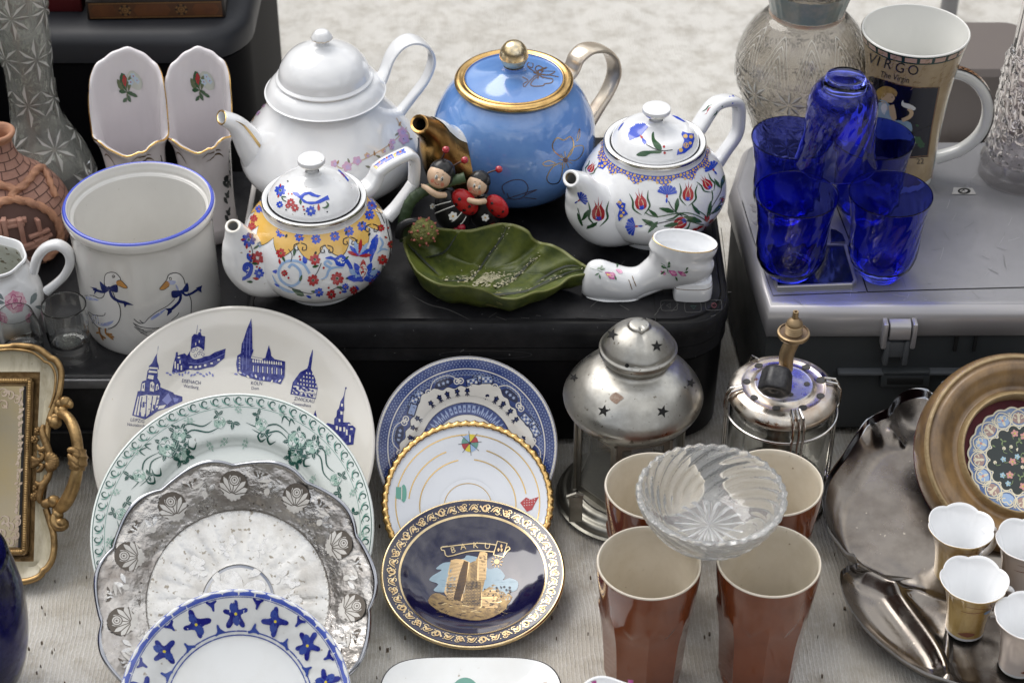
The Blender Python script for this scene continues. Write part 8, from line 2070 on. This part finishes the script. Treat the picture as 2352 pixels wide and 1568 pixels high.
for w_, z1 in ((.0075, .000), (.0022, .0030)):
    o1 = {.0075: 0, .0022: 14}[w_]
    fr((174 + o1 * .9, 262 - o1), (142 + o1 * .9, 1276 + o1), w_, -.004, z1); fr((-1100, 262 - o1), (172 + o1, 264 - o1), w_, -.004, z1); fr((-1100, 1276 + o1), (140 + o1, 1276 + o1), w_, -.004, z1)
mb.build('inner_moulding', ['tray_gilt_dark'], T)
mb = MB()
def beads(a, b, nb):
    for i in range(nb): t = (i + .5) / nb; p = tp(lerp(a[0], b[0], t), lerp(a[1], b[1], t), .0022); mb.ball(W3(p), (.0021, .0021, .0021), 10)
beads((181, 262), (147, 1276), 72); beads((-40, 258), (170, 260), 14); beads((-40, 1278), (140, 1278), 13); mb.build('beading', ['tray_gilt_bright'], T)
mb = MB(); mb.add([W3(tp(x, y, .0005)) for x, y in ((-1100, 290), (152, 290), (120, 1250), (-1100, 1250))][::-1], [(0, 1, 2, 3)], 0)
FC = FlatChart(Mt @ Matrix.Translation((0, 0, .0007))); D = Ink(mb, FC, edge=80).px(zf_); D.edge = 300
D.poly([(140, 290), (156, 290), (124, 1252), (108, 1252)], 1)
rnd = random.Random(12)
for i in range(46):
    y = 300 + i * 20; x = lerp(128, 100, i / 46); D.petal(x, y, rnd.uniform(1.2, 2.6) + (pi if i % 2 else 0), 30, 16, 2); D.disc(x - 6, y + 6, 6, 2, 7)
for cx2, cy2 in ((60, 345), (20, 330), (95, 370), (60, 1130), (90, 1180), (30, 1090), (10, 1170), (60, 1220), (20, 400), (100, 1100)):
    D.stroke([(cx2 - 30, cy2), (cx2 - 10, cy2 - 26), (cx2 + 20, cy2 - 16), (cx2 + 18, cy2 + 14), (cx2 - 4, cy2 + 16), (cx2 - 6, cy2 - 4)], 9, 2, 4, taper=True); D.petal(cx2, cy2, rnd.uniform(0, 6), 34, 18, 2)
mb.build('mirror', ['mirror', 'gap_black', 'mirror_etch'], T)
# scrollwork and bow handle
mb = MB()
for L, r in (([(270, 520), (262, 560), (280, 620), (305, 690), (320, 730)], .0035), ([(320, 760), (300, 830), (262, 890), (245, 960), (262, 990)], .0035), ([(290, 500), (310, 495), (325, 515), (320, 540)], .0045), ([(232, 640), (250, 670), (285, 655), (275, 610), (250, 600)], .0028), ([(225, 720), (250, 735), (265, 705), (240, 690)], .0024), ([(225, 800), (250, 790), (262, 765), (235, 760)], .0024), ([(220, 860), (245, 880), (275, 860), (280, 820)], .0028), ([(255, 985), (290, 990), (320, 965)], .0045)): along(P2(L, 6), r, mb, 0, .006, True)
for b_ in range(9):
    a = radians(-64 + 16 * b_); along(P2([(288, 745), (288 + 40 * cos(a), 745 + 40 * sin(a)), (288 + 76 * cos(a), 745 + 62 * sin(a))], 5), .0036, mb, 0, .007, True)
for b_ in range(5):
    a = radians(150 + 15 * b_); along(P2([(250, 745), (225, 745 + 20 * sin(a)), (198, 745 + 60 * sin(a))], 4), .0026, mb, 0, .006, True)
for cx2, cy2 in ((235, 560), (215, 610), (225, 900), (212, 950), (236, 925)):
    for q in range(5): a = q * 1.257; p = tp(cx2 + 13 * cos(a), cy2 + 13 * sin(a), .005); mb.ball(W3(p), .0021, 8)
    mb.ball(W3(tp(cx2, cy2, .007)), .0016, 8)
mb.build('scrollwork', ['tray_gilt'], T)
mb = MB(); Hh = catmull([(352, 470, 8, .004), (385, 462, 11, .010), (425, 480, 13, .016), (462, 525, 14, .022), (490, 590, 14, .026), (505, 670, 14, .028), (508, 740, 14, .029), (500, 810, 15, .028), (478, 880, 16, .024), (445, 940, 17, .018), (410, 985, 17, .012), (375, 1015, 15, .007), (335, 1030, 10, .004)], 5)
Q = [tp(x, y, z) for x, y, r, z in Hh]; mb.tube([W3(q) for q in Q], [(r * .00031 * 1.15, r * .00031 * 1.1) for x, y, r, z in Hh], side=(Mt.to_3x3() @ Vector((0, 0, 1))), seg=20)
for x, y, r, z in ((396, 392, 26, .005), (365, 400, 20, .005), (340, 512, 24, .006), (330, 980, 26, .006), (372, 1115, 28, .004), (345, 1100, 22, .004), (380, 440, 20, .006), (350, 1060, 22, .005), (300, 985, 18, .005)): mb.ball(W3(tp(x, y, z)), (r * .00024, r * .0002, r * .00024), 14, mod=lambda d, q: q * (1 + .12 * noise.noise(d * 2.5)))
for L, r in (([(352, 410), (350, 440), (365, 470), (330, 480), (318, 500)], .004), ([(400, 380), (425, 400), (420, 425)], .0035), ([(330, 1010), (340, 1050), (330, 1090), (350, 1130), (390, 1130), (400, 1100)], .004)): along(P2(L, 6), r, mb, 0, .006, True)
BOW = mb.build('bow_handle', ['tray_gilt_bright'], T)
mb = MB(); base = [i for i, (x, y, r, z) in enumerate(Hh) if 675 < y < 800]
Qk = [W3(Q[i]) for i in base]; Rk = [.0085 * (.80 + .20 * sin(pi * j / (len(base) - 1))) * (1 + .09 * math.cos(j * 2.2)) for j in range(len(base))]
mb.tube(Qk, Rk, side=(Mt.to_3x3() @ Vector((0, 0, 1))), seg=24)
for j, (dx, dy) in enumerate(((-25, -40), (10, -20), (-20, 20), (15, 30), (-5, 50))): along(P2([(480 + dx, 700 + dy * .4), (505 + dx * .3, 730 + dy), (525, 745 + dy * .6)], 5), .0034, mb, 0, .036, True)
mb.build('handle_knot', ['tray_gilt'], BOW)

# ================================================================ cobalt vase at the lower left
pz = .10; p = G(-92, 1385, pz); p.z = 0; kv = km(Vector((p.x, p.y, pz))); R = 146 * kv
T = thing('blue_vase', 'deep cobalt glass bowl with streaks, half out of frame at lower left', 'bowl', p)
o = catmull([(0, .0), (.40, .0), (.5, .002), (.72, .018), (.94, .055), (1.0, .09), (.97, .122), (.90, .148)], 7); nO = len(o); i_ = catmull([(.86, .1495), (.93, .122), (.96, .09), (.90, .056), (.68, .022), (.4, .008), (0, .008)], 6)
mb = MB(); mb.lathe([(a * R, h) for a, h in o + i_], p, 96, mod=lambda a, i, r, h: (r * (1 + .008 * sin(5 * a + h * 60)), h)); mb.build('bowl', ['vase_blue_glass'], T)

# ================================================================ metal leaf dish, right
ZT = zf(3200, 1450, 896 / 1097)
def hb_(y): return .006 + max(0, (y - 1.15)) * .18
def onb(x, y, lift=0):
    d = ray(*ZT(x, y)); t = .5
    lo, hi = .5, 3.0
    for _ in range(40):
        m_ = (lo + hi) / 2; q = CAM + d * m_
        if q.z > hb_(q.y) + lift: lo = m_
        else: hi = m_
    return CAM + d * lo
out_px = [(700, 130), (655, 188), (610, 166), (550, 163), (495, 182), (458, 215), (440, 245), (418, 268), (370, 292), (320, 330), (280, 375), (242, 430), (205, 490), (160, 550), (125, 610), (106, 690), (110, 770), (125, 830), (155, 885), (200, 935), (240, 985), (268, 1018), (262, 1030), (225, 1030), (196, 1055), (190, 1100), (205, 1170), (240, 1240), (290, 1310), (350, 1375), (420, 1435), (500, 1495), (580, 1540), (660, 1568), (760, 1600), (900, 1640), (1100, 1690), (1350, 1600), (1500, 1300), (1550, 900), (1500, 500), (1350, 250), (1100, 120), (850, 90)]
OUT = [onb(x, y, .006) for x, y in catmull(out_px, 9, closed=True)]; N_ = len(OUT); C = onb(760, 1050)
T = thing('metal_dish', 'big tarnished silver leaf-shaped dish under the golden cups and round frame', 'dish', (C.x, C.y, .0))
ridge = [[(268, 1018), (330, 1048), (400, 1082), (455, 1118), (500, 1180), (550, 1250), (610, 1330), (670, 1420), (705, 1500), (720, 1560)], [(470, 1110), (560, 1125), (640, 1160), (720, 1180)]]
RID = [[onb(x, y) for x, y in catmull(r, 4)] for r in ridge]
bump_ = [onb(340, 380), onb(450, 370), onb(490, 395), onb(560, 280)]
def dseg(p, L): 
    b = 1e9; s_ = 0
    for a, c_ in zip(L, L[1:]):
        dx, dy = c_.x - a.x, c_.y - a.y; t = max(0, min(1, ((p.x - a.x) * dx + (p.y - a.y) * dy) / (dx * dx + dy * dy + 1e-12))); d = hypot(p.x - a.x - t * dx, p.y - a.y - t * dy)
        if d < b: b = d; s_ = (p.x - a.x) * dy - (p.y - a.y) * dx
    return b, s_
rings = []
ts = [1.0, .992, .984, .975, .96] + [.95 - .0152 * i for i in range(61)]
def zprof(t): return .013 * max(0, (t - .80) / .20) ** 1.5 + (.004 if t > .985 else 0) - .004 * max(0, (t - .80) / .2) * (1 - max(0, (t - .80) / .2))
for t in ts:
    ring = []
    for p in OUT:
        x, y = lerp(C.x, p.x, t), lerp(C.y, p.y, t); q = Vector((x, y, hb_(y) + zprof(t)))
        d, s_ = dseg(q, RID[0]); q.z += .0075 * exp(-(d / .006) ** 2) - .0022 * exp(-((d - .014) / .009) ** 2)
        d, s_ = dseg(q, RID[1]); q.z += .004 * exp(-(d / .006) ** 2)
        for b_, r_, hgt in zip(bump_, (.008, .007, .004, .020), (.006, .005, .003, -.006)): q.z += hgt * exp(-(((q.x - b_.x) ** 2 + (q.y - b_.y) ** 2) / r_ ** 2))
        q.z += .0022 * noise.noise(q * 16) * (.6 if t < .9 else .3); ring.append(q)
    rings.append(ring)
under = [[p - Vector((0, 0, .003)) for p in rings[0]], [Vector((p.x, p.y, max(p.z - .004, .0006))) for p in rings[4]], [Vector((p.x, p.y, max(p.z - .004, .0006))) for p in rings[14]], [Vector((p.x, p.y, max(p.z - .004, .0006))) for p in rings[-1]]]
mb = MB(); allr = under[::-1] + rings; mb.loft(allr, mats=[0, 0, 0, 1, 1, 1, 1] + [0] * 90, cap0=True, cap1=True); mb.build('dish', ['dish_metal', 'dish_edge'], T, ang=60)

# ================================================================ round gilt frame with flower miniature
fa = radians(38); 
pc = AY(2348, 1040, 1.335); Rf = 240 * km(pc); Mf = Matrix.Translation(pc) @ Matrix.Rotation(fa, 4, 'X') @ Matrix.Rotation(radians(4), 4, 'Y')
T = thing('round_frame', 'round turned gilt-brown frame holding a blue and white flower miniature on dark red', 'picture frame', pc)
mb = MB(); F_ = [(.99, -.022), (1.0, -.016), (1.0, -.008), (.985, -.001), (.955, .004), (.93, .0055), (.90, .004), (.86, .0055), (.80, .0045), (.73, .0), (.67, -.0045), (.625, -.004), (.60, .000), (.58, .002), (.565, .0005), (.555, -.006), (.55, -.014)]
pr = [(a * Rf, z) for a, z in catmull(F_, 4)]; mm = [1 if (a / Rf < .618 or .925 < a / Rf < .965) else 0 for a, z in pr]
mb.lathe(pr, Vector((0, 0, 0)), 144, mats=mm); mb.v = [Mf @ p for p in mb.v]; mb.build('moulding', ['frame_wood', 'frame_gilt'], T)
mb = MB(); mb.lathe([(0, -.0135), (.565 * Rf, -.0135), (.565 * Rf, -.0125)], Vector((0, 0, 0)), 72); mb.v = [Mf @ p for p in mb.v]; mb.build('red_velvet', ['velvet'], T)
mb = MB(); mb.lathe([(.99 * Rf, -.024), (0, -.024)], Vector((0, 0, 0)), 72); mb.lathe([(.985 * Rf, -.021), (.99 * Rf, -.024)], Vector(), 72); mb.v = [Mf @ p for p in mb.v]; mb.build('backing', ['velvet'], T)
mb = MB(); cm_ = Vector((.03 * Rf, -.045 * Rf, 0)); FCm = FlatChart(Mf @ Matrix.Translation(cm_ + Vector((0, 0, -.0125)))); U = Ink(mb, FCm, lambda x, y: (x * Rf * 1.16, y * Rf * 1.16), edge=9)
def lobed(r, n_, amp, N=160): return [((r + amp * abs(sin(n_ * t / 2))) * cos(t), (r + amp * abs(sin(n_ * t / 2))) * sin(t)) for t in [2 * pi * i / N for i in range(N)]]
U.poly(lobed(.44, 24, .018), 1); U.poly(lobed(.425, 24, .018), 0)
rnd = random.Random(5)
for k in range(16):
    a = 2 * pi * k / 16; q = U.at(.36 * cos(a), .36 * sin(a), a - pi / 2)
    q.poly([(-.05, -.03), (0, -.05), (.05, -.03), (.035, .03), (0, .05), (-.035, .03)], 7 if k % 2 else 8, 2)
    for sg in (1, -1):
        q.stroke([(0, -.07), (.05 * sg, -.05), (.075 * sg, .0), (.04 * sg, .05), (0, .07)], .011, 1, 4); q.stroke([(0, .02), (.03 * sg, .035), (.045 * sg, .01), (.02 * sg, -.005)], .009, 1, 4); q.stroke([(.07 * sg, -.04), (.09 * sg, .0), (.07 * sg, .045)], .008, 1, 3)
    q.petal(0, .045, -pi / 2, .045, .03, 1); q.petal(0, -.05, pi / 2, .05, .026, 1); q.disc(0, 0, .012, 4 if k % 2 else 1, 7)
pts = lobed(.27, 16, .035); U.poly(pts, 1); U.poly([(x * .965, y * .965) for x, y in pts], 2)
for k in range(16): a = 2 * pi * (k + .0) / 16; U.petal(.265 * cos(a), .265 * sin(a), a + pi, .035, .02, 2); U.ring(.275 * cos(a), .275 * sin(a), .012, .006, 1, 8)
for i in range(44):
    r = .24 * sqrt((i + .5) / 44); a = i * 2.4; x, y = r * cos(a), r * sin(a)
    if i % 4 == 0: U.flower(x, y, .034, 5, 4, 6, a)
    elif i % 4 == 1: U.flower(x, y, .026, 5, 5, 1, a)
    elif i % 4 == 2: U.flower(x, y, .017, 6, 1, 4, a)
    else:
        for b_ in (0, 2, 4): U.petal(x, y, a + b_, .032, .014, 3)
    U.stroke([(x, y), (x + .03 * cos(a + 2), y + .03 * sin(a + 2)), (x + .05 * cos(a + 2.7), y + .05 * sin(a + 2.7))], .005, 3, 3)
mb.build('miniature', ['miniature_blue', 'miniature_cream', 'miniature_dark', M('mini_green', (.22, .30, .13), .3), M('mini_pink', (.66, .33, .30), .3), M('mini_sky', (.36, .55, .66), .3), 'bright_yellow', 'pale_blue', M('mini_rust', (.42, .28, .25), .3)], T)

# ================================================================ small gilded cups
def cup(X, Y, r, label, glaze, base_z, h, ang, first=None, sc=1):
    top = base_z + h; p = G(X, Y, top); p.z = base_z
    if first is not None: c = copy_tree(first, loc=p); c['label'] = label; c.rotation_euler.z = ang; return c
    k = km(Vector((p.x, p.y, top))); R = r * k
    t = thing('coffee_cup', label, 'cup', p, group='little gilded coffee cups standing on the metal dish')
    o = catmull([(.55, .0), (.58, .001), (.59, .004), (.605, .014), (.66, .030), (.75, .044), (.86, .054), (.96, .0605), (1.0, .0625)], 6); o = [(a * R, hh / .0625 * h) for a, hh in o]; nO = len(o)
    lip = [(R * .995, h + .0008), (R * .975, h + .0010)]; i_ = [(a * R, hh / .0625 * h) for a, hh in catmull([(.93, .0605), (.82, .0535), (.70, .043), (.61, .030), (.54, .012), (.42, .008), (0, .007)], 5)]
    def lob(a, i, r_, hh):
        f = max(0, min(1, hh / h)); return r_ * (1 + (.012 + .050 * f ** 2) * (abs(cos(3 * a)) ** .7 - .6)), hh + .0022 * f ** 4 * (abs(cos(3 * a)) - .6)
    allp = [(0, .0012), (R * .46, .0012)] + o + lip + i_
    m_ = [1, 1] + [1 if hh < .003 else 0 for a, hh in o] + [1] * 60
    mb = MB(); mb.lathe(allp, p, 120, mod=lob, mats=m_); ch_ = LatheChart(p, o)
    U = Ink(mb, ch_, lambda x, y: (-pi / 2 + .6 + x / (R * .6), y), edge=.006, off=.0012)
    for b_ in (-.2, .5, 1.2, 1.9, 2.6, 3.5): U.stroke([(0, .045), (.012 * cos(b_), .045 + .010 * sin(b_)), (.022 * cos(b_), .045 + .012 * sin(b_))], .0011, 2, 3, taper=True)
    U.disc(-.002, .040, .0028, 3, 10); U.petal(-.02, .010, .1, .014, .006, 2)
    mb.build('body', [glaze, 'white_clean', M('vine_brown', (.30, .10, .05), .2, coat=.4) if 'vine_brown' not in MATS else 'vine_brown', 'pale_blue'], t)
    # ear handle
    mb = MB(); a_ = radians(-4); d = Vector((cos(a_), sin(a_), 0)); pts = [p + d * (R * q) + Vector((0, 0, z * h)) for q, z in catmull([(.80, .80), (.98, .86), (1.16, .80), (1.24, .62), (1.14, .44), (.92, .34), (.66, .30)], 5)]
    mb.tube(pts, [(.0022, .0034)] * len(pts), side=Vector((-sin(a_), cos(a_), 0)), seg=14); mb.build('handle', ['white_clean', 'gold_line'], t)
    return t
cA = cup(2238, 1330, 78, 'small gilded cup with lobed white rim, nearest the camera of the two golden ones', 'cup_gold_glaze', .014, .058, 0)
c2_ = cup(2208, 1208, 76, 'small gilded cup with lobed white rim, behind the nearest one and touching the round frame', None, .018, .058, .3, cA)
cP = cup(2362, 1240, 74, 'small pinkish cup at the right edge between the round frame and the golden cups', 'cup_pink_glaze', .014, .058, .9)
cQ = cup(2362, 1415, 84, 'small pinkish cup in the lower right corner, half out of frame', None, .010, .058, .5, cP)

for _o in bpy.data.objects:
    if '_o' in _o: del _o['_o']
